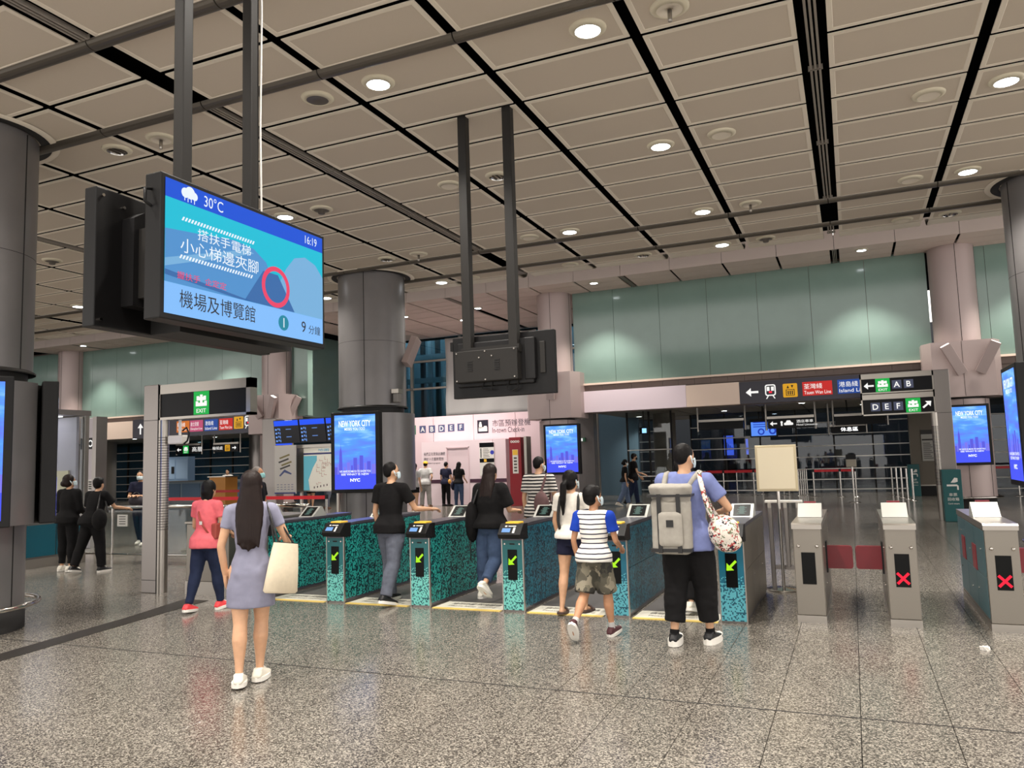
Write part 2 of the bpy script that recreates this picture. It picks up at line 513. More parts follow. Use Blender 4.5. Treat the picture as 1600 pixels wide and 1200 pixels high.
# ---------------- hall ceiling
ce = MB().box(-48, 10, -6, 15.3, HC + 0.20, HC + 0.5).build('ceiling', M_void, kind='structure')
rows = []
for base in (-1.98, 6.05):
    for k in range(9): rows.append((base + 0.741 * k, base + 0.741 * (k + 1)))
    rows += [(base + 6.67, base + 7.345), (base + 7.345, base + 8.02)]
rows += [(-2.72, -1.98), (-3.46, -2.72), (-4.2, -3.46), (-4.94, -4.2), (-5.68, -4.94)]
rows.append((14.07, 14.72))
rows = sorted(set((round(a, 3), round(b, 3)) for a, b in rows))
ROWS_END = (14.72, 15.36)
def panel_mesh(w, l):
    """hung panel: bright folded rim, recessed perforated field"""
    r, t = 0.045, 0.012
    mb = MB()
    v = [(0, 0, t), (w, 0, t), (w, l, t), (0, l, t), (0, 0, 0), (w, 0, 0), (w, l, 0), (0, l, 0), (r, r, 0), (w - r, r, 0), (w - r, l - r, 0), (r, l - r, 0),
         (r + .006, r + .006, .004), (w - r - .006, r + .006, .004), (w - r - .006, l - r - .006, .004), (r + .006, l - r - .006, .004)]
    mb.add(v, [(0, 4, 5, 1), (1, 5, 6, 2), (2, 6, 7, 3), (3, 7, 4, 0), (4, 8, 9, 5), (5, 9, 10, 6), (6, 10, 11, 7), (7, 11, 8, 4), (8, 12, 13, 9), (9, 13, 14, 10), (10, 14, 15, 11), (11, 15, 12, 8)], 0)
    mb.add(v[12:16], [(3, 2, 1, 0)], 1)
    return mb
GX = 0.105; GY = 0.058
pm = {}
def curved_panel(w):
    """end panel that rolls upwards at the edge of the ceiling"""
    prof = [(0, 0), (0.2, 0)] + [(0.2 + 0.42 * math.sin(R(a)), 0.16 * (1 - math.cos(R(a)))) for a in (15, 30, 45, 60, 75, 90)]
    mb = MB(); n = len(prof)
    v = [(0, p[0], p[1]) for p in prof] + [(w, p[0], p[1]) for p in prof] + [(0, p[0] - 0.0, p[1] + .025) for p in prof] + [(w, p[0], p[1] + .025) for p in prof]
    fs = [(i, i + 1, n + i + 1, n + i) for i in range(n - 1)] + [(2 * n + i, 3 * n + i, 3 * n + i + 1, 2 * n + i + 1) for i in range(n - 1)]
    fs += [(0, n, 3 * n, 2 * n), (n - 1, 3 * n - 1, 4 * n - 1, 2 * n - 1)]
    mb.add(v, fs, 0)
    return mb
field = MB()
n_p = 0
hall_cols = [(-8.87, 5.45), (-8.87, 13.5), (2.85, 13.34)]
for bi, x in enumerate(BX[:-1]):
    k = bi - 30
    for (ya, yb) in rows + [ROWS_END]:
        end = (ya, yb) == ROWS_END
        wl = 0.13 if k in X_TRIPLE else GX / 2
        wr = 0.13 if (k + 1) in X_TRIPLE else GX / 2
        key = (round(wl, 3), round(wr, 3), round(yb - ya, 3), end)
        if key not in pm:
            pm[key] = curved_panel(BAY - wl - wr) if end else panel_mesh(BAY - wl - wr, yb - ya - GY)
        mb = pm[key]
        loc = (x + wl, ya + GY / 2, HC)
        inview = -15 <= k <= 2 and ya > 3.9
        if inview and n_p < 300:
            if not isinstance(mb, bpy.types.Mesh):
                if ('me',) + key not in pm: pm[('me',) + key] = mb.mesh('ceiling_panel', [M_rim, M_panel])
            o = link_mesh('ceiling_panel', pm[('me',) + key], ce); o.location = loc; n_p += 1
        else:
            field.add([(p[0] + loc[0], p[1] + loc[1], p[2] + loc[2]) for p in mb.v], mb.f, 0)
            for q in range(len(mb.f)): field.m[-len(mb.f) + q] = mb.m[q]
field.build('ceiling_panel_field', [M_rim, M_panel], ce, kind='stuff')
# half-round beams across the hall, one length per bay
beam_prof = [(0.075 * math.cos(R(a)), -0.06 * math.sin(R(a))) for a in range(0, 181, 20)]
def beam_piece(w):
    mb = MB(); n = len(beam_prof)
    v = [(0, p[0], p[1]) for p in beam_prof] + [(w, p[0], p[1]) for p in beam_prof] + [(0, .075, .05), (0, -.075, .05), (w, .075, .05), (w, -.075, .05)]
    fs = [(i, i + 1, n + i + 1, n + i) for i in range(n - 1)] + [list(range(n))[::-1], list(range(n, 2 * n))]
    return mb.add(v, fs, 0, False).mesh('ceiling_beam', M_beam)
bm_ = beam_piece(BAY - 0.012)
for y in (4.70, 6.05, 12.72, 14.07):
    for k in range(-18, 4):
        o = link_mesh('ceiling_beam', bm_, ce); o.location = (X0L + BAY * k + .006, y, HC + 0.005)
# triple slat air diffusers on every fourth line
def slat(l):
    mb = MB()
    for i in (-1, 0, 1): mb.box(i * .042 - .011, i * .042 + .011, 0, l, -.012, .03)
    mb.box(-.07, .07, 0, .012, -.01, .03); mb.box(-.07, .07, l - .012, l, -.01, .03)
    return mb.mesh('slat_diffuser', M_slat)
for k in (-16, -12, -8, -4, 0):
    for ya, yb in ((0.6, 4.62), (6.14, 8.2), (8.22, 10.3), (10.32, 12.64), (14.15, 14.75)):
        o = link_mesh('slat_diffuser', slat(yb - ya), ce); o.location = (X0L + BAY * k, ya, HC + 0.005)

# ---------------- far ceiling (higher) with fascia, beyond the hall ceiling edge
HF = 7.07
cf = MB().box(-48, 14, 22.55, 31, HF + 0.14, HF + 0.4).build('ceiling', M_void, kind='structure')
M_fascia = mat('fascia_pink', srgb(214, 196, 186), 0.6)
mb2 = {}
for bi, x in enumerate(BX[:-1]):
    k = bi - 30
    wl = 0.12 if k in X_TRIPLE else 0.035; wr = 0.12 if (k + 1) in X_TRIPLE else 0.035
    deep = -13 <= k <= -6
    yr = [(22.55, 23.1), (23.13, 23.75), (23.78, 24.3)] + ([(24.33, 25.3), (25.33, 26.3), (26.33, 27.3), (27.33, 28.3), (28.33, 29.6)] if deep else [])
    if -22 <= k <= 3:
        f = MB().box(x + .006, x + BAY - .006, 22.5, 22.55, HF, HF + 0.85).build('fascia_panel', M_fascia, cf)
        for ya, yb in yr:
            MB().box(x + wl, x + BAY - wr, ya, yb, HF, HF + .03).build('ceiling_panel', M_fascia, cf)
    if k in X_TRIPLE and -22 <= k <= 3:
        o = link_mesh('slat_diffuser', slat(1.6), cf); o.location = (x, 22.6, HF + .005)
# slab that spans the void between the two ceilings
MB().box(-48, 14, 15.0, 22.6, 8.0, 8.3).build('ceiling', M_void, kind='structure')

# ---------------- back wall: green glass band above the gate-line openings
WY = 24.2
wb = MB()
spans = [(-45.5, -32.4), (-31.2, -20.9), (-8.15, 2.22), (3.38, 14)]
for a, b in spans:
    wb.box(a, b, WY + .06, WY + .35, 3.1, 7.2)
wall = wb.build('wall_back', M_brown, kind='structure')
for a, b in spans:
    xs = [a] + [x + BAY / 2 for x in BX if a + 0.25 < x + BAY / 2 < b - 0.25] + [b]
    for i in range(len(xs) - 1):
        MB().box(xs[i] + .005, xs[i + 1] - .005, WY, WY + .05, 4.06, HF + .05).build('glass_panel', M_greenwall, wall)
        n2 = 2
        MB().box(xs[i], xs[i + 1] - .004, WY - .10, WY + .06, 4.00, 4.06).build('ledge', M_cream, wall)
        for q in range(3):
            w3 = (xs[i + 1] - xs[i]) / 3
            MB().box(xs[i] + w3 * q + .004, xs[i] + w3 * (q + 1) - .004, WY + .0, WY + .05, 3.82, 4.0).build('tile', M_brown, wall)
# small teal return right of the second column
MB().box(-19.55, -18.9, WY, WY + .3, 3.6, HF).build('wall_back', M_greenwall, kind='structure')
# spot fittings standing off the green wall (small lamps)
# soffit behind the openings, and the concourse beyond
so = MB().box(-8.9, 14, 24.56, 38, 3.42, 3.7).build('ceiling', M_black, kind='structure')
so2 = MB().box(-48, -20.6, 24.56, 38, 3.42, 3.7).build('ceiling', M_black, kind='structure')
M_soff = mat('soffit', srgb(128, 122, 112), 0.6)
for k in range(-31, 6):
    if -14 <= k <= -7: continue
    for ya, yb in ((24.6, 27.3), (27.34, 30.0), (30.04, 33.8), (34.2, 37.8)):
        MB().box(-.08 + BAY * k + .03, -.08 + BAY * (k + 1) - .03, ya, yb, 3.36, 3.42).build('soffit_panel', M_soff, so if k > -7 else so2)
# dark far wall and side walls closing the concourse
wf = MB()
wf.box(-48, 14, 44.5, 45, 0, 8)
wf.build('wall_far', mat('far_wall', srgb(38, 42, 48), 0.5), kind='structure')
MB().box(13.6, 14, 24, 45, 0, 8).build('wall_right', mat('far_wall', srgb(38, 42, 48)), kind='structure')
MB().box(-21.0, -20.75, 24.6, 33.6, 3.75, 7.9).build('wall_lobby', M_greenwall, kind='structure')
MB().box(-48, -47.6, 8, 45, 0, 8).build('wall_left', mat('side_wall', srgb(120, 124, 122), 0.5), kind='structure')

# ---------------- columns
def seam(mb, cx, cy, r, ang, z0, z1, w=0.006):
    a = R(ang); p = Vector((cx + (r + .001) * math.cos(a), cy + (r + .001) * math.sin(a), 0))
    t = Vector((-math.sin(a), math.cos(a), 0)) * w
    n = Vector((math.cos(a), math.sin(a), 0)) * .003
    v = [p - t + n, p + t + n, p + t - n, p - t - n]
    mb.add([(q.x, q.y, z0) for q in v] + [(q.x, q.y, z1) for q in v], [(0, 1, 5, 4), (1, 2, 6, 5), (2, 3, 7, 6), (3, 0, 4, 7)])

SCREENS = []       # (name, frame, label) filled below and dressed later
def hall_column(cx, cy, label, screens):
    e = empty('column', (cx, cy, 0), 0, label, 'column')
    r = 0.68
    MB().lathe([(r, 2.78), (r, HC)], (cx, cy, 0), 64).build('shaft', M_column, e)
    q = MB()
    for a in (20, 110, 200, 290): seam(q, cx, cy, r, a, 2.8, HC - .02)
    q.build('seam', M_black, e)
    MB().lathe([(r, 4.1), (r + .002, 4.103), (r, 4.106)], (cx, cy, 0), 64).build('seam', M_black, e)
    MB().lathe([(r + .02, HC - .012), (r + .13, HC - .012), (r + .13, HC - .004), (r + .02, HC - .004)], (cx, cy, 0), 64).build('gap_shade_ring', M_black, e)  # flat black ring paints the dark of the open gap round the shaft
    MB().lathe([(r + .13, HC - .014), (r + .20, HC - .014), (r + .21, HC - .002)], (cx, cy, 0), 64).build('ceiling_collar', M_rim, e)
    MB().lathe([(r - .05, 2.64), (r - .05, 2.8)], (cx, cy, 0), 48).build('shadow_gap', M_charcoal, e)
    MB().lathe([(r + .03, 2.78), (r + .03, 2.80), (r, 2.82)], (cx, cy, 0), 64).build('drip_ring', M_charcoal, e)
    # cladding between the screens
    angs = sorted(t % 360 for t, _ in screens) or [0, 180]
    for i, t in enumerate(angs):
        t2 = angs[(i + 1) % len(angs)] + (360 if i == len(angs) - 1 else 0)
        q = MB(); rr = 0.84; h0, h1 = 1.13, 2.66
        q.lathe([(rr - .06, h0), (rr, h0), (rr, h1), (rr - .06, h1)], (cx, cy, 0), max(8, int((t2 - t) / 5)), a0=R(t + 31), a1=R(t2 - 31), smooth=False)
        q.build('cladding_panel', M_column, e)
    MB().lathe([(.45, 1.14), (.8, 1.14), (.8, 2.65), (.45, 2.65)], (cx, cy, 0), 40).build('core', M_charcoal, e)
    MB().lathe([(.66, 0.22), (.66, 1.14)], (cx, cy, 0), 64).build('lower_shaft', M_column, e)
    q = MB()
    for a in (250, 290, 340, 20): seam(q, cx, cy, .66, a, .24, 1.13)
    q.build('seam', M_black, e)
    MB().lathe([(.67, 0), (.67, .22), (.6, .22)], (cx, cy, 0), 48).build('plinth', M_rubber, e)
    q = MB(); q.tube([(cx + .80 * math.cos(R(t)), cy + .80 * math.sin(R(t)), .27) for t in range(0, 360, 10)], .025, 8, closed=True)
    for t in range(0, 360, 45): q.cyl((cx + .64 * math.cos(R(t)), cy + .64 * math.sin(R(t)), .25), (cx + .8 * math.cos(R(t)), cy + .8 * math.sin(R(t)), .27), .012)
    q.build('bumper_rail', M_chrome, e)
    for t, lab in screens:
        n = Vector((math.cos(R(t)), math.sin(R(t)), 0)); u = Vector((0, 0, 1)).cross(n)
        if lab: SCREENS.append((Vector((cx, cy, 0)) + n * 0.92, u, lab))
    return e

hall_column(-8.95, 5.45, 'grey metal-clad column at the left edge of the photo with bumper rail', [(-34, 'blue city poster screen cut off by the left edge of the photo'), (56, 'poster screen seen edge-on on the leftmost column')])
hall_column(-8.91, 13.5, 'tall grey metal-clad column behind the teal ticket gates', [(-79, 'blue city skyline poster screen on the column behind the teal gates'), (101, 'poster screen on the far side of the column behind the teal gates')])
hall_column(2.98, 13.34, 'grey metal-clad column at the right edge of the photo', [(20, None), (270, None)])
SCREENS.append((Vector((aty(1582, 668, 11.88).x, 11.86, 0)), Vector((0, -1, 0)), 'skyline poster screen seen steeply at the right edge of the photo'))

def wall_column(cx, label, block, screen=None, cladmat=M_colpink):
    cy = WY - 0.1; r = 0.56
    e = empty('column', (cx, cy, 0), 0, label, 'column')
    MB().lathe([(r, 3.0), (r, HF + .1)], (cx, cy, 0), 48).build('shaft', cladmat, e)
    q = MB(); seam(q, cx, cy, r, 275, 3.0, HF); seam(q, cx, cy, r, 350, 3.0, HF); q.build('seam', M_black, e)
    # boxed capital
    x0, x1 = cx - .72, cx + .72
    q = MB()
    q.prism([(x0, cy - .75), (x1, cy - .75), (x1 + .2, cy - .35), (x1 + .2, cy + .4), (x0 - .2, cy + .4), (x0 - .2, cy - .35)], 'z', 2.95, 4.42)
    q.build('capital', cladmat, e)
    q = MB(); q.box(cx - .004, cx + .004, cy - .756, cy - .74, 2.96, 4.41); q.build('seam', M_black, e)
    MB().lathe([(.62, .32), (.62, 2.9)], (cx, cy, 0), 48).build('lower_shaft', cladmat, e)
    MB().lathe([(.55, 2.86), (.55, 2.97)], (cx, cy, 0), 32).build('shadow_gap', M_charcoal, e)
    q = MB(); seam(q, cx, cy, .62, 265, .33, 2.9); seam(q, cx, cy, .62, 320, .33, 2.9); q.build('seam', M_black, e)
    MB().lathe([(.60, 0), (.60, .33)], (cx, cy, 0), 40).build('plinth', M_rubber, e)
    q = MB(); q.tube([(cx + .74 * math.cos(R(t)), cy + .74 * math.sin(R(t)), .33) for t in range(0, 360, 12)], .028, 8, closed=True); q.build('bumper_rail', M_chrome, e)
    return e, cy

WCOLS = {}
for cx, lab in ((2.82, 'pinkish column with boxed capital beside the right-hand gantry sign'),
                (-8.76, 'pinkish column with boxed capital left of the green glass wall'),
                (-20.3, 'pinkish column rising behind the flight boards and maps'),
                (-31.75, 'pinkish column between green wall panels at the far left')):
    WCOLS[cx] = wall_column(cx, lab, None)

def uplight(cx, cy, ang, tilt, label, z=3.55, h=0.86, out=0.84):
    """slanted rectangular uplighter on a bracket"""
    n = Vector((math.cos(R(ang)), math.sin(R(ang)), 0)); u = Vector((-n.y, n.x, 0))
    base = Vector((cx, cy, z)) + n * out
    e = empty('wall_light', base, 0, label, 'wall light', 'slanted box uplighters on the columns')
    M = Matrix.Translation(base) @ Matrix((( u.x, n.x, 0, 0), (u.y, n.y, 0, 0), (0, 0, 1, 0), (0, 0, 0, 1))) @ Matrix.Rotation(R(tilt), 4, 'Y') @ Matrix.Rotation(R(-14), 4, 'X')
    MB().bbox(-.125, .125, -.07, .07, 0, h, .008, M=M).build('housing', M_colpink, e)
    MB().box(-.105, .105, -.055, .055, h - .003, h + .004, M=M).build('lens', emis('uplight_lens', (1, .9, .8), 3.0), e)
    MB().box(-.04, .04, -.25, -.05, .12, .2, M=M).build('bracket', M_charcoal, e)

k_l = 0
for cx, names in ((2.82, 'right-hand wall column'), (-20.3, 'column behind the flight boards'), (-31.75, 'far left wall column')):
    cy = WY - .1
    uplight(cx - .04, cy, 270, -27, 'left arm of the V-shaped pair of uplighters on the ' + names)
    uplight(cx + .36, cy, 270, 27, 'right arm of the V-shaped pair of uplighters on the ' + names)
uplight(-8.76, WY - .1, 275, 8, 'single slanted uplighter on the wall column beside the black hanging monitor')
uplight(-20.3, WY - .1, 340, 22, 'slanted uplighter on the right flank of the column behind the flight boards')
uplight(-8.91, 13.5, 8, 20, 'slanted uplighter on the flank of the column behind the teal gates', z=3.65, h=0.6, out=0.75)
print('struct done')
# ---------------- ceiling fittings: downlights (on / off), blank covers, sprinklers, loudspeakers
M_trimring = mat('lamp_trim', srgb(214, 206, 184), 0.5)
M_refl = mat('reflector', srgb(190, 188, 186), 0.12, metal=1.0)
M_off = mat('lamp_off', srgb(96, 90, 84), 0.4, metal=0.4)
ordn = ['first', 'second', 'third', 'fourth', 'fifth', 'sixth', 'seventh', 'eighth', 'ninth', 'tenth', 'eleventh', 'twelfth', 'thirteenth', 'fourteenth', 'fifteenth', 'sixteenth']
rowname = {6.46: 'nearest', 9.40: 'second', 12.33: 'third', 14.5: 'farthest'}

def fit_light(kind, x, y, z, label, group, s=1.0):
    nm = {'on': 'downlight', 'off': 'downlight', 'blank': 'ceiling_cover', 'spr': 'sprinkler', 'spk': 'ceiling_speaker', 'det': 'smoke_detector'}[kind]
    cat = {'on': 'downlight', 'off': 'downlight', 'blank': 'ceiling cover', 'spr': 'sprinkler', 'spk': 'loudspeaker', 'det': 'smoke detector'}[kind]
    e = empty(nm, (x, y, z), 0, label, cat, group)
    a = .17 * s; b = .115 * s
    MB().lathe([(a, .004), (a, -.004), (a - .012, -.012), (b, -.03), (b, .02)], (x, y, z), 28).build('trim_ring', M_trimring, e)
    if kind == 'on':
        MB().lathe([(b, -.026), (b * .6, .0), (0, .004)], (x, y, z), 24).build('reflector', E_lamp, e)
        l = bpy.data.lights.new('downlight_beam', 'SPOT'); l.energy = LAMP_W; l.color = LAMP_COL; l.spot_size = R(130); l.spot_blend = 0.9; l.shadow_soft_size = .1
        lo = bpy.data.objects.new('lamp', l); COL.objects.link(lo); lo.parent = e; lo.location = (0, 0, -.05)
    elif kind == 'off':
        q = MB().lathe([(b, -.026), (b * .9, .02), (0, .03)], (x, y, z), 24); q.build('reflector', M_refl, e)
        q = MB()
        for t in (-.5, 0, .5): q.box(x + t * b - .006, x + t * b + .006, y - b * .8, y + b * .8, z - .02, z + .01)
        q.build('louvre', M_off, e)
    elif kind == 'blank':
        MB().lathe([(b, -.024), (b * .4, -.022), (0, -.022)], (x, y, z), 24).build('cover', M_rim, e)
    elif kind == 'spr':
        MB().lathe([(b, -.024), (b * .3, -.02), (b * .3, .02), (0, .02)], (x, y, z), 24).build('cover', M_rim, e)
        MB().lathe([(.0, -.13), (.014, -.13), (.02, -.12), (.02, -.02), (0, -.02)], (x, y, z), 12).build('head', M_steel2, e)
    elif kind == 'spk':
        MB().lathe([(b, -.024), (b * .5, -.02), (b * .3, -.012), (0, -.012)], (x, y, z), 24).build('grille', M_off, e)
    elif kind == 'det':
        MB().lathe([(b, -.024), (b * .5, -.03), (b * .42, -.075), (b * .3, -.08), (0, -.08)], (x, y, z), 20).build('sensor', M_off, e)
    return e

FIT = [('on', -1.93, 6.46), ('spr', -1.19, 6.46), ('on', -4.15, 6.46), ('spk', -4.9, 6.46), ('off', -7.83, 6.46), ('spr', -7.12, 6.46),
       ('on', -1.93, 9.40), ('blank', -1.19, 9.40), ('blank', 1.03, 9.40), ('on', 1.76, 9.40), ('off', -4.16, 9.40), ('blank', -4.9, 9.40), ('det', -7.07, 9.40), ('on', -7.75, 9.40), ('det', -13.0, 9.42), ('blank', -13.68, 9.42),
       ('on', 1.75, 12.33), ('blank', 1.03, 12.33), ('on', -1.92, 12.33), ('spr', -1.19, 12.33), ('on', -4.15, 12.33), ('blank', -4.89, 12.33), ('spr', -7.1, 12.33), ('off', -7.79, 12.33), ('on', -10.1, 12.33), ('on', -13.1, 12.33),
       ('off', 1.75, 14.5), ('blank', 1.04, 14.5), ('off', -3.42, 14.5), ('on', -1.94, 14.5), ('det', -1.17, 14.5), ('blank', -4.9, 14.5), ('on', -7.8, 14.5), ('blank', -7.08, 14.5), ('on', -13.1, 14.5), ('on', -10.8, 14.5),
       ('on', -16.1, 12.33), ('on', -19.0, 12.33), ('on', -16.1, 9.4), ('on', -22.0, 14.5)]
kn = {'on': 'lit recessed downlight', 'off': 'unlit recessed downlight', 'blank': 'blank round cover plate', 'spr': 'sprinkler head with round trim', 'spk': 'round recessed loudspeaker', 'det': 'round recessed smoke detector'}
gr = {'on': 'lit ceiling downlights', 'off': 'unlit ceiling downlights', 'blank': 'round ceiling cover plates', 'spr': 'ceiling sprinklers', 'spk': 'ceiling loudspeakers', 'det': 'ceiling smoke detectors'}
for kind, x, y in FIT:
    yr = min(rowname, key=lambda q: abs(q - y))
    same = sorted(a[1] for a in FIT if a[0] == kind and abs(a[2] - y) < .1)
    fit_light(kind, x, y, HC, f"{kn[kind]}, {ordn[same.index(x)]} from left in the {rowname[yr]} row", gr[kind])
# the same lamps carry on behind the camera and beyond the frame
for y in (-4.6, -1.6, 1.3, 4.0):
    for x in (-10.8, -7.8, -4.15, -1.93, 1.75, 4.7):
        fit_light('on', x, y, HC, 'lit recessed downlight of the hall ceiling behind the photographer', 'ceiling downlights behind the photographer')
for x, y in ((4.7, 6.46), (4.7, 9.4), (4.7, 12.33), (7.6, 6.46), (7.6, 9.4), (7.6, 12.33), (-13.1, 6.46), (-16.1, 6.46), (-19, 6.46), (-22, 9.4), (-22,6.46)):
    fit_light('on', x, y, HC, 'lit recessed downlight of the hall ceiling outside the frame', 'ceiling downlights outside the frame')
# far zone: downlights in the high ceiling, domes
nf = 0
FARL = [(x, 22.95) for x in (-7.0, 0.6, 4.6, -22.6, -29.6)] + [(-11.8, 24.6), (-14.8, 24.6), (-17.5, 24.6), (-13.3, 26.4), (-16.2, 26.4)]
for i, (x, y) in enumerate(FARL):
    e = fit_light('on', x, y, HF, f"small lit downlight in the high far ceiling, {ordn[i]} along from the green wall", 'downlights of the high far ceiling', 1.0)
    for c in e.children:
        if c.type == 'LIGHT':
            c.data.energy = LAMP_W * 1.6
            if y < 24: c.data.spot_size = R(92); c.data.spot_blend = .6
# lamps in the concourse behind the openings, the last ones added to brighten it
for i, (x, y) in enumerate(((-5.5, 27), (-1.5, 29), (1.5, 27), (-4.5, 31.5), (0.5, 32), (-38.2, 28), (-33.5, 29), (-36, 32), (-30.3, 31.2), (-28.2, 27.6), (-25, 26.5), (-8.2, 32.6), (-36.2, 36), (-31.5, 36), (-3, 36), (1.2, 36))):
    e = fit_light('on', x, y, 3.36, f"round soffit downlight set in to light the low space past the gates, {ordn[i]} of the group", 'soffit downlights')
    for c in e.children:
        if c.type == 'LIGHT': c.data.energy = LAMP_W * 0.4
print('lights done')
# ================================================================== TICKET GATES
P_side = cell_pattern('wrap_side', srgb(6, 48, 54), srgb(40, 148, 140), 0.0165, 0.50, 0.3)
P_side_b = cell_pattern('wrap_side_blue', srgb(10, 48, 66), srgb(30, 108, 128), 0.0165, 0.50, 0.3)
P_front = cell_pattern('wrap_front', srgb(6, 74, 80), srgb(112, 196, 186), 0.0125, 0.47, 0.35, zgrad=(0.30, 0.46, srgb(14, 96, 100)))
P_front_b = cell_pattern('wrap_front_blue', srgb(6, 76, 96), srgb(92, 176, 190), 0.0125, 0.47, 0.35, zgrad=(0.30, 0.46, srgb(10, 98, 122)))
M_tealfr = mat('teal_front', srgb(14, 96, 100), 0.35)
M_greytop = mat('gate_top', srgb(92, 90, 100), 0.3, metal=0.5)
M_yellow = mat('reader_yellow', srgb(250, 200, 60), 0.45)
M_lcd = emis('reader_lcd', srgb(140, 190, 255), 0.9)
M_screenblk = mat('screen_black', srgb(8, 9, 9), 0.3, spec=.15)
M_panelgrey = mat('display_bezel', srgb(186, 186, 180), 0.4, metal=0.3)
M_mark = emis('display_marks', srgb(110, 150, 140), 0.35)
M_gatesteel = mat('gate_steel', srgb(136, 130, 121), 0.36, metal=0.75, noise_s=90, noise_amt=0.05, stretch=(8, 8, 1))

def wedge(x0, x1, y, parent, bez, scr=True, tilt_top=1.09, base=.955):
    """slanted passenger display on top of a gate, facing the hall"""
    MB().prism([(y - .02, base), (y + .16, tilt_top), (y + .20, tilt_top), (y + .30, base)], 'x', x0, x1).build('display_hood', bez, parent)
    n = Vector((0, -(tilt_top - base), .18)).normalized()
    fr = Fr(Vector((x0, y - .02, base)), (1, 0, 0), Vector((0, .18, tilt_top - base)))
    L = math.hypot(.18, tilt_top - base); w = x1 - x0
    if scr:
        d = fr.rect(MB(), .03, w - .03, .022, L - .015, .003).build('display_screen', M_screenblk, parent)
        q = MB()
        for i in range(4): fr.rect(q, .07 + .012 * (i % 2), w - .07 - .016 * ((i + 1) % 2), .05 + .032 * i, .066 + .032 * i, .005)
        fr.rect(q, w / 2 - .025, w / 2 + .025, .045, L - .045, .006)
        q.build('display_marks', M_mark, d)

def teal_gate(x, side, front, label, right_steel=False, first_plain=False):
    w, y0, y1, zt = 0.262, 8.02, 9.87, 0.935
    e = empty('ticket_gate', (x + w / 2, 8.9, 0), 0, label, 'ticket gate', 'teal ticket gates in a row')
    X0, X1 = x, x + w
    MB().box(X0 + .008, X1 - .008, y0 + .012, y1, .02, zt).build('body', M_greytop, e)
    MB().box(X0 + .012, X1 - .012, y0 + .02, y1 - .01, 0, .03).build('plinth', M_steel, e)
    # front printed face with frame
    MB().box(X0 + .012, X1 - .012, y0 + .002, y0 + .016, .022, .775).build('front_panel', front, e)
    for a, b in ((X0, X0 + .012), (X1 - .012, X1)):
        MB().box(a, b, y0, y0 + .03, .0, .80).build('edge_trim', M_steel2, e)
    # side panels: three lengths of wrap between fine joints
    for sx, inner in ((X0, 1), (X1 - .008, -1)):
        mt = M_gatesteel if (right_steel and sx > X0) else side
        for i, (a, b) in enumerate(((8.05, 8.66), (8.665, 9.26), (9.265, 9.86))):
            MB().box(sx, sx + .008, a, b, .05, .50).build('side_panel', mt, e)
            MB().box(sx, sx + .008, a, b, .505, .915).build('side_panel', mt, e)
        q = MB()
        for yy in (8.75, 9.15, 9.55): q.cyl((sx - .003, yy, .38 if yy != 9.15 else .52), (sx + .011, yy, .38 if yy != 9.15 else .52), .008, n=8)
        q.build('fixing', M_chrome, e)
    # black direction window with arrow
    wd = MB().box(X0 + .075, X1 - .075, y0 - .002, y0 + .01, .345, .675).build('indicator_window', M_screenblk, e)
    fr = Fr((X0 + w / 2, y0 - .004, .535), (1, 0, 0), (0, 0, 1))
    q = MB(); fr.arrow(q, 0.0, 0.02, .135, 225, .002); q.build('indicator_arrow', E_arrow, wd)
    q = MB()
    for sx in (-.088, .088): q.cyl((X0 + w / 2 + sx, y0 - .004, .735), (X0 + w / 2 + sx, y0 + .01, .735), .009, n=10)
    q.build('sensor', M_chrome, e)
    MB().box(X0 + w / 2 - .03, X0 + w / 2 + .03, y0 - .001, y0 + .01, .727, .742).build('slot', M_dark, e)
    # reader head: black slanted nose
    hd = MB().prism([(y0 - .085, .845), (y0 - .06, .80), (y0 + .02, .785), (y0 + .14, .785), (y0 + .14, .955), (y0 + .02, .955)], 'x', X0 - .004, X1 + .004).build('reader_head', M_dark, e)
    sl = Vector((0, .105, .11)); fr = Fr(Vector((X0, y0 - .085, .845)), (1, 0, 0), sl); L = sl.length
    fr.rect(MB(), .035, .135, .03, .085, .003).build('reader_screen', M_lcd, hd)
    fr.rect(MB(), .165, .19, .02, .095, .003).build('card_slot', M_white, hd)
    q = MB(); fr.rect(q, .06, .085, .105, .122, .003); fr.rect(q, .10, .19, .108, .12, .003); q.build('reader_marks', M_white, hd)
    MB().bbox(X0 + .045, X1 - .055, y0 + .03, y0 + .17, .945, .972, .006).build('card_reader', M_yellow, hd)
    # sloping top deck
    MB().prism([(y0 + .14, .93), (y0 + .14, .952), (y0 + .28, .958), (y1, .958), (y1, .93)], 'x', X0 - .002, X1 + .002).build('top_deck', M_greytop, e)
    wedge(X0 + .01, X1 - .01, 8.98, e, M_panelgrey)
    return e

gx = [-7.18, -6.0, -4.815, -3.64, -2.47, -1.295]
glab = ['teal wrapped ticket gate half hidden behind the woman in the grey dress',
        'teal wrapped ticket gate left of the man in the black T-shirt',
        'teal wrapped ticket gate between the man in black and the long-haired backpack woman',
        'teal wrapped ticket gate in front of the white T-shirt girl\'s left side, mid row',
        'blue-teal ticket gate right beside the boy in the striped T-shirt',
        'blue-teal fronted ticket gate with steel right side, beside the big-backpack man']
for i, x in enumerate(gx):
    teal_gate(x, P_side if i < 3 else P_side_b, P_front if i < 4 else P_front_b, glab[i], right_steel=(i == 5))

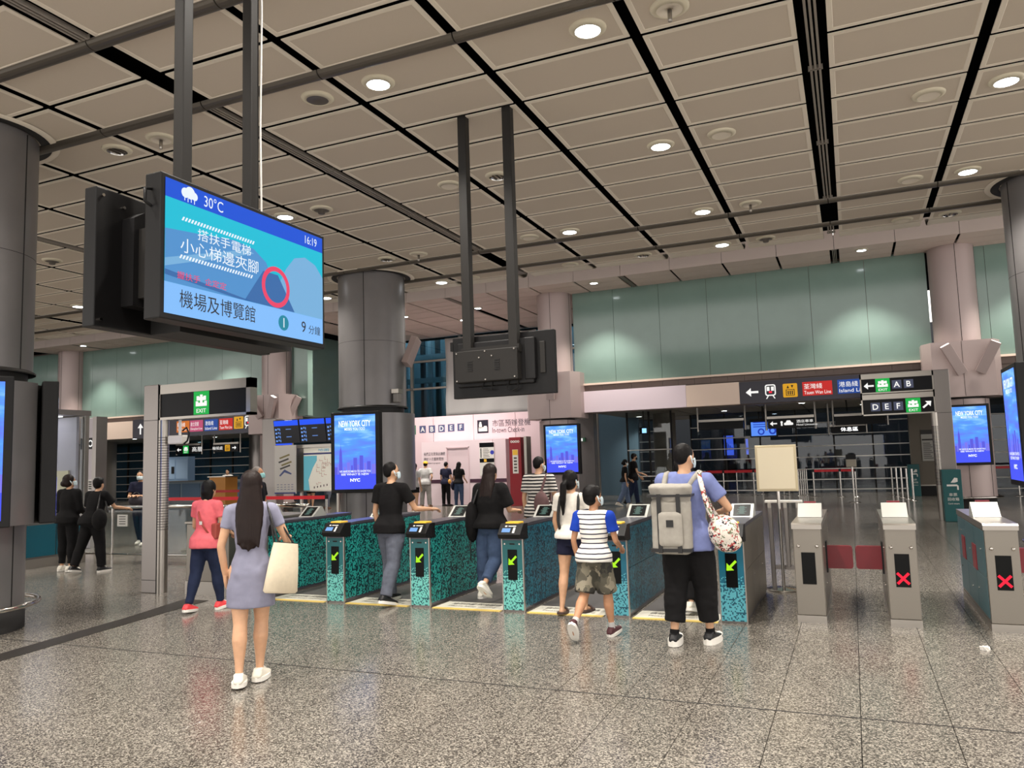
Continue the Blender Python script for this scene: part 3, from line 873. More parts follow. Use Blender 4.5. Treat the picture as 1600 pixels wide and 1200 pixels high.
def steel_gate(x, label, flap, mark, teal_left=False):
    w, y0, y1 = 0.262, 8.25, 10.2
    e = empty('ticket_gate', (x + w / 2, 9.2, 0), 0, label, 'ticket gate', 'stainless steel ticket gates with red flaps')
    X0, X1 = x, x + w
    MB().bbox(X0, X1, y0, y1, .07, .90, .006).build('body', M_gatesteel, e)
    MB().box(X0 - .003, X1 + .003, y0 - .004, y1 + .004, 0, .068).build('plinth', M_steel2, e)
    MB().prism([(y0 - .012, .895), (y0 - .012, .935), (y0 + .01, .952), (y1, .952), (y1, .895)], 'x', X0 - .008, X1 + .008).build('top_deck', M_steel2, e)
    wedge(X0 + .012, X1 - .012, 8.98, e, M_panelgrey, scr=False)
    MB().box(X0 + .07, X1 - .07, 9.19, 9.25, 1.06, 1.105).build('beacon', M_maroon, e)
    wd = MB().box(X0 + .068, X1 - .068, y0 - .004, y0 + .01, .365, .67).build('indicator_window', M_screenblk, e)
    if mark:
        fr = Fr((X0 + w / 2, y0 - .006, .445), (1, 0, 0), (0, 0, 1)); q = MB()
        for a in (45, -45):
            ca, sa = math.cos(R(a)), math.sin(R(a))
            fr.poly(q, [(px * ca - py * sa, px * sa + py * ca) for px, py in ((-.07, -.012), (.07, -.012), (.07, .012), (-.07, .012))], .002 if a > 0 else .003)
        q.build('indicator_cross', E_red, wd)
    for sx in (-.085, .085):
        MB().ell((X0 + w / 2 + sx, y0 - .004, .73), (.017, .012, .017), 10, 6).build('knob', M_chrome, e)
    # side access panels, studs
    for sx in (X0 - .004, X1):
        lf = teal_left and sx < X0
        mt = mat('gate_side_teal', srgb(70, 104, 112), 0.4, metal=0.3) if lf else M_gatesteel
        for a, b in ((8.30, 8.92), (8.93, 9.55), (9.56, 10.17)):
            MB().box(sx, sx + .004, a, b, .10, .46).build('side_panel', mt, e)
            MB().box(sx, sx + .004, a, b, .47, .88).build('side_panel', mt, e)
        q = MB()
        for yy, zz in ((8.5, .70), (8.8, .30), (9.25, .62), (9.25, .25), (9.9, .75), (10.0, .35)):
            q.cyl((sx - .01, yy, zz), (sx + .014, yy, zz), .009, n=8)
        q.build('stud', M_chrome, e)
    if teal_left:
        for yy in (8.95, 9.75):
            MB().bbox(X0 - .012, X0, yy - .12, yy + .12, .46, .70, .004).build('flap_pocket', M_maroon, e)
    for d in flap:
        xa, xb = (X1, X1 + .265) if d > 0 else (X0 - .265, X0)
        poly = []
        r = .03
        fx0, fx1, fz0, fz1 = xa, xb, .42, .655
        ed = 1 if d > 0 else -1
        pts = [(xa if d > 0 else xb, fz0), ]
        q = MB(); fr = Fr((0, 9.03, 0), (1, 0, 0), (0, 0, 1))
        out = []
        for cxx, czz, a in ((fx1 - r, fz1 - r, 0), (fx0 + r, fz1 - r, 90), (fx0 + r, fz0 + r, 180), (fx1 - r, fz0 + r, 270)):
            for k in range(5):
                t = R(a + 22.5 * k); out.append((cxx + r * math.cos(t), czz + r * math.sin(t)))
        q.prism(out, 'y', 9.0, 9.06); q.build('flap', M_maroon, e)
        MB().box((X1 - .002 if d > 0 else X0 - .02), (X1 + .02 if d > 0 else X0 + .002), 8.97, 9.09, .38, .70).build('flap_hinge', M_dark, e)
    return e

steel_gate(-0.592, 'stainless ticket gate with blank window and red flap to its right', (1,), False)
steel_gate(0.228, 'middle stainless ticket gate with a red cross and red flap on its left', (-1,), True)
steel_gate(1.043, 'rightmost stainless ticket gate with a red cross and bluish left flank', (1,), True, True)

# ---------------- yellow-edged printed floor mats in the gate lanes
M_mat = cell_pattern('mat_print', srgb(150, 146, 130), srgb(214, 210, 196), 0.03, 0.56, 0.6)
M_edge = mat('mat_edge', srgb(220, 190, 100), 0.6)
lane = [(-7.55, -7.2), (-6.9, -6.02), (-5.72, -4.84), (-4.53, -3.66), (-3.36, -2.49), (-2.19, -1.31)]
llab = ['leftmost printed floor mat at the foot of the pink-shirt woman', 'yellow-edged printed floor mat left of the man in black', 'yellow-edged printed floor mat under the man in black',
        'yellow-edged printed floor mat behind the long-haired backpack woman', 'yellow-edged printed floor mat under the white T-shirt girl', 'yellow-edged printed floor mat under the big-backpack man']
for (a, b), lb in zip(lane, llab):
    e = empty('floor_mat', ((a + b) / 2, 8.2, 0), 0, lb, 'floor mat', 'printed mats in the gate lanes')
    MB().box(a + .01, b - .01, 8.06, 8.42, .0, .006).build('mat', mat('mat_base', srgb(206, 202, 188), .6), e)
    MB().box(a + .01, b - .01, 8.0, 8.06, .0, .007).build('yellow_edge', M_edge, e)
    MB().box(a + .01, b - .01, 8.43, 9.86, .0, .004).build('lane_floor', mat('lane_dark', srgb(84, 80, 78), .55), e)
    fr = Fr(((a + b) / 2, 8.08, .006), (1, 0, 0), (0, 1, 0))
    if b - a > .6:
        text(fr, '請勿停留 保持暢通', 0, .17, .10, mat('print_grey', srgb(84, 80, 76), .6), e, w=.62, d=.002, align='C')
        text(fr, 'Please keep moving', 0, .05, .07, mat('print_grey', srgb(84, 80, 76), .6), e, w=.6, d=.002, align='C')
# teal box side gate left end (steel cabinet next to the pink-shirt woman)
e = empty('steel_cabinet', (-8.0, 8.9, 0), 0, 'low steel end cabinet of the gate row behind the pink-shirt woman', 'cabinet')
MB().bbox(-8.36, -7.62, 8.1, 9.9, .17, .93, .008).build('body', M_gatesteel, e)
MB().box(-8.37, -7.61, 8.09, 9.9, 0, .17).build('plinth', M_steel2, e)
MB().bbox(-8.38, -7.6, 8.08, 9.92, .93, .96, .008).build('top', M_steel2, e)
wedge(-7.95, -7.68, 8.98, e, M_panelgrey)

# ---------------- glass barrier left, between the booth and the pillar
def barrier(x0, x1, y, label, n):
    e = empty('glass_barrier', ((x0 + x1) / 2, y, 0), 0, label, 'barrier')
    MB().tube([(x0, y, 1.0), (x1, y, 1.0)], .032, 10).build('handrail', M_chrome, e)
    MB().tube([(x0, y, .12), (x1, y, .12)], .02, 8).build('bottom_rail', M_chrome, e)
    st = (x1 - x0) / n
    for i in range(n + 1):
        xx = x0 + st * i
        MB().cyl((xx, y, 0), (xx, y, 1.0), .022).build('post', M_chrome, e)
    for i in range(n):
        MB().box(x0 + st * i + .04, x0 + st * (i + 1) - .04, y - .005, y + .005, .15, .94).build('pane', M_glass, e)
    return e
barrier(-14.0, -12.05, 10.8, 'glass barrier with steel handrail between the two black-clad women and the pillar', 2)
barrier(-11.75, -8.45, 10.85, 'glass barrier with steel handrail between the pillar and the pink-shirt woman', 3)
nt_ = Fr((-12.75, 10.76, .80), (1, 0, 0), (0, 0, 1))
e = empty('notice', (-12.75, 10.78, .7), 0, 'small white notice stuck on the glass barrier behind the crossbody bag', 'notice')
MB().box(-12.87, -12.61, 10.777, 10.785, .64, .86).build('sheet', M_white, e)
q = MB()
for i in range(4): Fr((-12.85, 10.775, .67), (1, 0, 0), (0, 0, 1)).rect(q, .03, .2, .01 + .045 * i, .025 + .045 * i, .001)
q.build('print', mat('print_grey', srgb(84, 80, 76)), e)

# ---------------- frame with blank board standing beside the steel gates
e = empty('notice_stand', (-.86, 10.1, 0), 0, 'blank cream notice board on a chrome pole behind the first stainless gate', 'notice board')
MB().lathe([(0, .02), (.2, .02), (.2, .0)], (-.86, 10.1, 0), 24).build('base', M_steel2, e)
MB().lathe([(.2, .02), (.02, .035)], (-.86, 10.1, 0), 24).build('base_dome', M_chrome, e)
MB().cyl((-.86, 10.1, .03), (-.86, 10.1, 1.2), .02).build('pole', M_chrome, e)
MB().bbox(-1.10, -.62, 10.06, 10.1, 1.18, 1.74, .006).build('frame', mat('board_frame', srgb(196, 182, 150), .4, metal=.5), e)
MB().box(-1.07, -.65, 10.052, 10.07, 1.21, 1.71).build('board', mat('board_cream', srgb(226, 214, 186), .6), e)
e = empty('barrier_frame', (-.85, 10.3, 0), 0, 'steel barrier frame with white top rail between the teal and stainless gates', 'barrier')
MB().bbox(-1.04, -.6, 10.25, 10.33, 1.03, 1.06, .006).build('top_rail', M_white, e)
for xx in (-.985, -.655):
    MB().bbox(xx - .025, xx + .025, 10.26, 10.32, 0, 1.0, .006).build('post', M_steel, e)
for xx in (-.80,):
    MB().bbox(xx - .025, xx + .025, 10.26, 10.32, .25, 1.0, .006).build('post', M_steel, e)
MB().box(-1.0, -.64, 10.27, 10.31, .22, .27).build('lower_rail', M_steel, e)
for xx in (-.985, -.80, -.655): MB().box(xx - .02, xx + .02, 10.22, 10.28, .97, 1.03).build('clip', M_steel2, e)

# ---------------- scrap of tissue on the floor at the right
q = MB()
for i in range(5):
    a = Matrix.Translation((.887 + .012 * math.sin(i * 2.1), 7.5 + .02 * math.cos(i * 1.7), .012)) @ Matrix.Rotation(i * 1.3, 4, 'Z') @ Matrix.Rotation(.5 + .4 * i, 4, 'X')
    q.box(-.035, .035, -.02, .02, -.002, .002, M=a)
q.build('crumpled_tissue', M_white, label='scrap of crumpled white tissue on the floor near the right gate', cat='tissue')
print('gates done')
# ================================================================== HANGING DISPLAYS
E_hdr = emis('scr_header', srgb(26, 84, 214), 1.0)
E_cyan = emis('scr_cyan', srgb(28, 190, 216), 1.0)
E_esc = emis('scr_escalator', srgb(82, 146, 206), 1.0)
E_esc2 = emis('scr_escalator_light', srgb(120, 176, 220), 1.0)
E_esc3 = emis('scr_escalator_dark', srgb(58, 108, 170), 1.0)
E_foot = emis('scr_footer', srgb(132, 190, 252), 1.0)
E_ink = mat('scr_ink', srgb(10, 12, 24), 0.4)
E_ring = emis('scr_ring', srgb(236, 70, 106), 1.0)
E_tealdot = emis('scr_teal_dot', srgb(34, 136, 160), 1.0)
E_pale = emis('scr_pale', srgb(236, 246, 255), 1.0)
E_navy = emis('scr_navy_text', srgb(30, 60, 130), 1.0)
M_bezel = mat('bezel', srgb(11, 10, 11), 0.45, spec=.3)

e = empty('hanging_display', (-3.05, 3.15, 5.5), 0, 'pair of back-to-back monitors on two dark poles, front one showing a blue train screen', 'display')
for yy in (2.905, 3.40):
    MB().bbox(-3.083, -3.017, yy - .033, yy + .033, 2.6, HC + .1, .006).build('pole', M_charcoal, e)
MB().tube([(-3.01, 3.43, HC), (-3.0, 3.435, 4.3), (-3.005, 3.43, 3.6), (-3.0, 3.436, 3.0)], .006, 6).build('cable', M_white, e)
MB().box(-3.2, -2.9, 2.75, 3.6, 2.5, 2.85).build('mount', M_charcoal, e)
# front monitor faces +x
mon = MB().bbox(-2.90, -2.80, 2.545, 3.745, 2.335, 3.015, .006).build('monitor', M_bezel, e)
MB().tube([(-2.86, 2.545, 2.86), (-2.86, 2.51, 2.87), (-2.86, 2.51, 2.93), (-2.86, 2.545, 2.94)], .008, 6).build('handle', M_bezel, mon)
FW, FH = 1.20, 0.68
fr = Fr((-2.799, 2.545, 2.335), (0, 1, 0), (0, 0, 1))
b0 = .022
U0, U1, V0, V1 = b0, FW - b0, b0 + .006, FH - b0
WW, HH = U1 - U0, V1 - V0
def SU(t): return U0 + WW * t
def SV(t): return V0 + HH * t
q = MB()
fr.rect(q, U0, U1, SV(.86), V1, .001, 0)
fr.rect(q, U0, U1, SV(.23), SV(.86), .001, 1)
fr.rect(q, U0, U1, V0, SV(.23), .001, 2)
scr = q.build('screen', [E_hdr, E_cyan, E_foot], mon)
# escalator picture: sweeping balustrades
q = MB()
def clipv(v): return min(max(v, .23), .86)
def hump(c, w, h, v0): return [(SU(c + w * math.sin(R(a))), SV(v0 + h * math.cos(R(a)))) for a in range(-90, 91, 10)]
left = [(SU(0), SV(.23)), (SU(.52), SV(.23)), (SU(.60), SV(.36)), (SU(.62), SV(.48)), (SU(.58), SV(.60)), (SU(.50), SV(.68)), (SU(.38), SV(.70)), (SU(.20), SV(.66)), (SU(0), SV(.62))]
fr.poly(q, left, .002, 0)
rgt = [(SU(.58), SV(.23)), (SU(1.0), SV(.23)), (SU(1.0), SV(.62)), (SU(.94), SV(.72)), (SU(.86), SV(.76)), (SU(.78), SV(.72)), (SU(.72), SV(.60)), (SU(.66), SV(.42))]
fr.poly(q, rgt, .002, 1)
fr.poly(q, [(SU(.44), SV(.23)), (SU(.78), SV(.23)), (SU(.66), SV(.52)), (SU(.56), SV(.52))], .003, 2)
fr.poly(q, [(SU(.0), SV(.40)), (SU(.46), SV(.66)), (SU(.50), SV(.64)), (SU(.0), SV(.34))], .003, 1)
fr.poly(q, [(SU(.0), SV(.28)), (SU(.40), SV(.23)), (SU(.52), SV(.23)), (SU(.0), SV(.32))], .003, 2)
q.build('escalator_picture', [E_esc, E_esc2, E_esc3], scr)
q = MB(); fr.ring(q, SU(.645), SV(.41), .086, .112, .005); q.build('ring_mark', E_ring, scr)
# hazard stripes
for (ua, ub, v) in ((.08, .50, .715), (.07, .49, .425)):
    q = MB(); n = 26
    for i in range(n):
        u = SU(ua) + (SU(ub) - SU(ua)) * i / n; w = (SU(ub) - SU(ua)) / n
        fr.poly(q, [(u, SV(v)), (u + w * .55, SV(v)), (u + w * 1.1, SV(v + .03)), (u + w * .55, SV(v + .03))], .005)
    q.build('hazard_stripe', E_pale, scr)
text(fr, '搭扶手電梯', SU(.165), SV(.605), .056, E_pale, scr, w=.36, d=.006)
text(fr, '小心梯邊夾腳', SU(.075), SV(.475), .070, E_pale, scr, w=.52, d=.006)
text(fr, '握扶手  企定定', SU(.06), SV(.27), .036, E_ring, scr, w=.31, d=.005)
text(fr, '機場及博覽館', SU(.075), SV(.06), .085, E_ink, scr, w=.50, d=.004)
q = MB(); fr.disc(q, SU(.70), SV(.115), .042, .003); q.build('platform_disc', E_tealdot, scr)
text(fr, '1', SU(.70), SV(.075), .052, E_pale, scr, d=.005, align='C')
text(fr, '9', SU(.83), SV(.07), .062, E_ink, scr, d=.004)
text(fr, '分鐘', SU(.885), SV(.07), .05, E_ink, scr, w=.105, d=.004)
text(fr, '30°C', SU(.20), SV(.885), .056, E_pale, scr, w=.125, d=.004)
text(fr, '16:19', SU(.86), SV(.895), .046, E_pale, scr, w=.105, d=.004)
q = MB()
for cu, cv, rr in ((.10, .935, .024), (.125, .945, .03), (.148, .93, .02)): fr.disc(q, SU(cu), SV(cv), rr, .003)
fr.rect(q, SU(.085), SU(.16), SV(.905), SV(.93), .003)
for i in range(4): fr.rect(q, SU(.095 + .017 * i), SU(.099 + .017 * i), SV(.875 - .006 * (i % 2)), SV(.90), .003)
q.build('rain_cloud_icon', E_pale, scr)
# rear monitor faces -x, its back towards the photographer
rm = MB().bbox(-3.33, -3.25, 2.57, 3.80, 2.345, 3.03, .006).build('monitor', M_bezel, e)
MB().prism([(2.72, 2.46), (3.62, 2.46), (3.68, 2.52), (3.68, 2.88), (3.62, 2.94), (2.78, 2.94), (2.72, 2.9)], 'x', -3.25, -3.17).build('back_housing', M_dark, rm)
MB().bbox(-3.18, -3.15, 2.80, 3.1, 2.5, 2.86, .004).build('back_plate', M_black, rm)
q = MB(); f2 = Fr((-3.145, 2.84, 2.6), (0, 1, 0), (0, 0, 1))
for i in range(9): f2.rect(q, 0, .06 + .02 * ((i * 7) % 3), .012 * i, .012 * i + .004, .001)
for i in range(3):
    for j in range(3): f2.rect(q, .028 * i, .028 * i + .016, -.02 - .026 * j, -.008 - .026 * j, .001)
q.build('rating_label', mat('label_grey', srgb(150, 150, 150)), rm)
q = MB()
for yy, zz in ((2.60, 2.99), (2.60, 2.38), (3.0, 3.0), (2.72, 2.96)): q.cyl((-3.25, yy, zz), (-3.235, yy, zz), .008, n=8)
q.build('screw', M_chrome, rm)
MB().box(-3.25, -3.05, 2.9, 3.75, 2.345, 2.42).build('cable_tray', M_black, rm)

# second hanging display: seen from behind
e = empty('hanging_display', (-3.5, 7.6, 5.5), 0, 'black monitor seen from behind, hung on two poles above the gates', 'display')
for xx in (-3.77, -3.225):
    MB().bbox(xx - .05, xx + .05, 7.55, 7.65, 2.84, HC + .1, .006).build('pole', M_charcoal, e)
MB().box(-3.84, -3.15, 7.54, 7.66, 2.80, 2.88).build('mount_bar', M_charcoal, e)
mon = MB().bbox(-4.0, -2.80, 7.66, 7.74, 2.345, 3.02, .006).build('monitor', M_bezel, e)
bx = MB().bbox(-3.9, -3.16, 7.5, 7.62, 2.50, 2.845, .01).build('electronics_box', M_charcoal, e)
q = MB()
for x0 in (-3.74, -3.42):
    for i in range(5): q.box(x0, x0 + .06, 7.494, 7.502, 2.62 + .025 * i, 2.63 + .025 * i)
q.build('vent_slot', M_black, bx)
q = MB()
for xx, zz in ((-3.87, 2.82), (-3.53, 2.825), (-3.19, 2.825), (-3.87, 2.52), (-3.53, 2.52), (-3.19, 2.53), (-3.6, 2.76), (-3.45, 2.77)): q.cyl((xx, 7.49, zz), (xx, 7.502, zz), .008, n=8)
q.build('screw', M_steel2, bx)
MB().bbox(-3.92, -3.02, 7.61, 7.67, 2.46, 2.95, .012).build('back_housing', M_dark, mon)
MB().bbox(-3.12, -3.0, 7.60, 7.66, 2.5, 2.95, .01).build('back_rib', M_dark, mon)
MB().bbox(-2.96, -2.9, 7.645, 7.66, 2.56, 2.9, .006).build('vent_plate', M_charcoal, mon)
MB().tube([(-3.3, 7.6, 2.5), (-3.33, 7.6, 2.42), (-3.27, 7.6, 2.39), (-3.2, 7.6, 2.42), (-3.2, 7.6, 2.5)], .008, 6).build('cable', M_black, mon)
MB().tube([(-3.6, 7.6, 2.5), (-3.62, 7.6, 2.43), (-3.5, 7.6, 2.42), (-3.5, 7.6, 2.5)], .008, 6).build('cable', M_black, mon)
MB().box(-4.03, -3.99, 7.66, 7.7, 2.88, 2.98).build('handle', M_bezel, mon)

# ================================================================== POSTER SCREENS ON THE COLUMNS
def sky_print():
    m = emis('ad_sky', srgb(86, 132, 248), 1.5); nt = m.node_tree; N = nt.nodes; L = nt.links; b = N['Principled BSDF']
    tc = N.new('ShaderNodeTexCoord'); mp = N.new('ShaderNodeMapping'); mp.inputs['Scale'].default_value = (1.0, 1.0, 4.5); mp.inputs['Rotation'].default_value = (0.15, 0.2, 0)
    nz = N.new('ShaderNodeTexNoise'); nz.inputs['Scale'].default_value = 1.8; nz.inputs['Detail'].default_value = 5
    L.new(tc.outputs['Object'], mp.inputs['Vector']); L.new(mp.outputs['Vector'], nz.inputs['Vector'])
    sp = N.new('ShaderNodeSeparateXYZ'); L.new(tc.outputs['Object'], sp.inputs[0])
    mr = N.new('ShaderNodeMapRange'); mr.inputs['From Min'].default_value = .4; mr.inputs['From Max'].default_value = 1.3; mr.inputs['To Min'].default_value = -.2; mr.inputs['To Max'].default_value = .06; L.new(sp.outputs['Z'], mr.inputs['Value'])
    ad = N.new('ShaderNodeMath'); L.new(nz.outputs['Fac'], ad.inputs[0]); L.new(mr.outputs[0], ad.inputs[1])
    rp = N.new('ShaderNodeValToRGB'); L.new(ad.outputs[0], rp.inputs['Fac'])
    e = rp.color_ramp.elements; e[0].position = .3; e[0].color = (*srgb(88, 110, 244), 1); e[1].position = .75; e[1].color = (*srgb(150, 204, 255), 1); k = e.new(.52); k.color = (*srgb(76, 140, 246), 1)
    L.new(rp.outputs['Color'], b.inputs['Emission Color'])
    return m
E_sky = sky_print()
E_sky2 = emis('ad_cloud', srgb(150, 196, 250), 1.25)
E_bld = emis('ad_building', srgb(92, 92, 220), 1.1)
E_bld2 = emis('ad_building_light', srgb(124, 120, 236), 1.1)
E_sea = emis('ad_sea', srgb(70, 84, 236), 1.2)
E_adw = emis('ad_white', srgb(240, 246, 255), 1.4)
def dress_screen(C0, u, label, w=1.0, z0=1.13, z1=2.68, aw=.84, full=True, depth=.16):
    n = Vector(u).cross(Vector((0, 0, 1)))
    u = Vector(u)
    e = empty('poster_screen', (C0.x, C0.y, z0), 0, label, 'advertising screen', 'skyline poster screens on the columns')
    M = Matrix(((u.x, n.x, 0, C0.x), (u.y, n.y, 0, C0.y), (0, 0, 1, 0), (0, 0, 0, 1)))
    MB().bbox(-w / 2, w / 2, -depth, 0, z0, z1, .012, M=M).build('housing', M_bezel, e)
    f = Fr(C0 + Vector((0, 0, z0)) - u * aw / 2, u, (0, 0, 1))
    b, t = .07, z1 - z0 - .06; Hh = t - b
    q = MB(); f.rect(q, 0, aw, b, t, .003, 0)
    f.rect(q, 0, aw, b, b + Hh * .20, .004, 1)
    scr = q.build('screen', [E_sky, E_sea], e)
    bl = [(0.0, .07, .30, 0), (.07, .10, .34, 1), (.10, .20, .62, 0), (.22, .28, .30, 1), (.30, .38, .36, 1), (.40, .45, .32, 0), (.46, .55, .42, 0), (.55, .60, .33, 1), (.61, .70, .45, 0), (.72, .78, .35, 1), (.79, .88, .37, 0), (.90, 1.0, .33, 1)]
    q = MB()
    for a, c, h, m in bl:
        if h > .5:
            f.poly(q, [(aw * a, b + Hh * .2), (aw * c, b + Hh * .2), (aw * (c - .02), b + Hh * .5), (aw * (a + .055), b + Hh * .57), (aw * (a + .05), b + Hh * .66), (aw * (a + .045), b + Hh * .57), (aw * (a + .02), b + Hh * .5)], .006, m)
        else:
            f.rect(q, aw * a, aw * c, b + Hh * .2, b + Hh * h, .005, m)
    q.build('skyline_picture', [E_bld, E_bld2], scr)
    if full:
        text(f, 'NEW YORK CITY', aw * .5, b + Hh * .84, .12, E_adw, scr, w=aw * .78, d=.008, align='C', bold=.02)
        text(f, 'MISSES YOU TOO', aw * .5, b + Hh * .79, .055, E_adw, scr, w=aw * .5, d=.008, align='C', bold=.01)
        text(f, 'WE HAVE SO MUCH TO SHOW YOU', aw * .5, b + Hh * .225, .04, E_adw, scr, w=aw * .76, d=.009, align='C', bold=.01)
        text(f, 'SEE WHAT IS NEW', aw * .5, b + Hh * .185, .04, E_adw, scr, w=aw * .68, d=.009, align='C', bold=.01)
        text(f, 'NYC', aw * .5, b + Hh * .10, .062, E_adw, scr, w=aw * .24, d=.008, align='C', bold=.04)
    return e
for C0, u, lab in SCREENS:
    dress_screen(C0, u, lab)
cyw = WY - .1
dress_screen(Vector((2.84, cyw - .86, 0)), Vector((1, 0, 0)), 'skyline poster screen on the right wall column beside the gantry post', w=.92, aw=.78, z0=1.17, z1=2.74)
dress_screen(Vector((-8.36, cyw - .86, 0)), Vector((1, 0, 0)), 'skyline poster screen on the wall column right of the striped-shirt man', w=1.2, aw=1.04, z0=1.17, z1=2.75)

# ================================================================== GANTRY SIGNS
def exit_icon(f, cu, cv, s, parent, h=None):
    """green tile with the white exit character"""
    h = h or s * 1.18
    t = MB(); f.rect(t, cu - s / 2, cu + s / 2, cv - h / 2, cv + h / 2, .004); t = t.build('exit_tile', E_green, parent)
    q = MB()
    a = s * .36; b0 = cv - h * .14; w = s * .085
    def r(x0, x1, y0, y1): f.rect(q, cu + x0, cu + x1, b0 + y0, b0 + y1, .006)
    r(-w, w, -.0, h * .50)
    r(-a, a, .0, w * 2); r(-a, -a + 2 * w, 0, h * .22); r(a - 2 * w, a, 0, h * .22)
    r(-a * .85, a * .85, h * .25, h * .25 + w * 2); r(-a * .85, -a * .85 + 2 * w, h * .25, h * .44); r(a * .85 - 2 * w, a * .85, h * .25, h * .44)
    q.build('exit_character', E_white, t)
    text(f, 'EXIT', cu, cv - h * .42, h * .17, E_white, t, w=s * .62, d=.006, align='C', bold=.01)
    return t

def ribs(mb, x0, x1, y, z0, z1, n=34):
    for i in range(n):
        z = z0 + (z1 - z0) * i / n
        mb.box(x0, x1, y - .004, y + .002, z, z + (z1 - z0) / n * .45)

# left gantry: steel pillar with EXIT header
e = empty('gantry_sign', (-8.9, 8.15, 0), 0, 'steel gantry pillar carrying a black header with a green EXIT tile', 'sign')
MB().bbox(-9.1, -8.82, 8.02, 8.16, .0, 2.86, .008).build('pillar', M_steel, e)
MB().lathe([(.075, 0.0), (.075, 2.36)], (-8.80, 8.095, 0), 24).build('round_post', M_steel2, e)
q = MB(); q.box(-9.102, -8.818, 8.015, 8.165, 2.36, 2.366); q.box(-9.102, -8.818, 8.015, 8.165, .17, .176); q.box(-8.826, -8.820, 8.016, 8.03, 0, 2.86); q.build('joint_line', M_black, e)
q = MB()
for i in range(36): q.lathe([(.0765, 0), (.0765, .011)], (-8.80, 8.095, .85 + .036 * i), 16)
q.build('rib', mat('rib_grey', srgb(104, 99, 98), .5, metal=.4), e)
hd = MB()
hd.box(-8.83, -7.20, 8.03, 8.16, 2.72, 2.85); hd.box(-8.83, -7.20, 8.03, 8.16, 2.36, 2.395); hd.box(-7.27, -7.20, 8.03, 8.16, 2.36, 2.85); hd.box(-8.83, -8.80, 8.03, 8.16, 2.36, 2.85)
hd = hd.build('header_frame', M_steel2, e)
pn = MB().box(-8.80, -7.27, 8.045, 8.15, 2.395, 2.72).build('header_panel', M_signblk, e)
f = Fr((-8.80, 8.045, 2.395), (1, 0, 0), (0, 0, 1))
exit_icon(f, .745, .165, .275, pn, h=.315)
# security camera slung under the header
c = empty('security_camera', (-8.55, 8.15, 2.36), 0, 'white security camera with coiled black cable under the EXIT header', 'camera')
MB().cyl((-8.55, 8.15, 2.355), (-8.55, 8.15, 2.14), .02).build('stem', M_white, c)
MB().bbox(-8.68, -8.42, 8.05, 8.2, 2.02, 2.14, .02).build('housing', M_white, c)
MB().tube([(-8.45, 8.1, 2.2), (-8.38, 8.1, 2.24), (-8.33, 8.1, 2.16), (-8.36, 8.1, 2.06), (-8.42, 8.1, 2.02)], .012, 8).build('cable', M_black, c)

# right gantry: AB and DEF exit signs on a steel post
e = empty('gantry_sign', (2.0, 20.4, 0), 0, 'steel gantry post with stacked black signs pointing to exits A B and D E F', 'sign')
MB().bbox(1.84, 2.16, 20.4, 20.75, 0, 3.44, .01).build('post', M_steel, e)
MB().lathe([(.075, 0), (.075, 2.46)], (1.80, 20.45, 0), 20).build('round_post', M_steel2, e)
q = MB()
for i in range(40): q.lathe([(.077, 0), (.077, .016)], (1.80, 20.45, .8 + .034 * i), 12)
q.build('rib', M_rubber, e)
MB().box(1.835, 2.165, 20.395, 20.755, 2.44, 2.448).build('joint_line', M_black, e)
for z0, z1 in ((2.965, 3.44), (2.45, 2.945)):
    q = MB(); q.box(.28, 1.84, 20.40, 20.72, z1 - .12, z1); q.box(.28, 1.84, 20.40, 20.72, z0, z0 + .03); q.box(.28, .31, 20.4, 20.72, z0, z1); q.box(1.81, 1.84, 20.4, 20.72, z0, z1)
    q.build('sign_frame', M_steel2, e)
    MB().box(.31, 1.81, 20.415, 20.7, z0 + .03, z1 - .12).build('sign_panel', M_signblk, e)
M_lettile = emis('letter_tile', srgb(96, 100, 124), 0.6)
def letter_tile(f, ch, cu, cv, s, parent, lit=True):
    t = MB(); f.rect(t, cu - s / 2, cu + s / 2, cv - s / 2, cv + s / 2, .004); t = t.build('letter_tile', M_lettile if lit else mat('slate_tile', srgb(74, 80, 116), .5), parent)
    text(f, ch, cu, cv - s * .33, s * .66, E_white if lit else M_white, t, d=.006, align='C', bold=.015)
pn = e.children[-1] if False else [c for c in e.children if c.name.startswith('sign_panel')]
f = Fr((.31, 20.415, 2.995), (1, 0, 0), (0, 0, 1))
q = MB(); f.arrow(q, .16, .16, .22, 180, .004); q.build('arrow', E_white, pn[0])
exit_icon(f, .46, .165, .31, pn[0], h=.32)
letter_tile(f, 'A', .76, .165, .2, pn[0]); letter_tile(f, 'B', 1.01, .165, .2, pn[0])
f = Fr((.31, 20.415, 2.48), (1, 0, 0), (0, 0, 1))
for i, ch in enumerate('DEF'): letter_tile(f, ch, .27 + .245 * i, .17, .2, pn[1])
exit_icon(f, 1.07, .17, .31, pn[1], h=.33)
q = MB(); f.arrow(q, 1.36, .175, .23, 40, .004); q.build('arrow', E_white, pn[1])

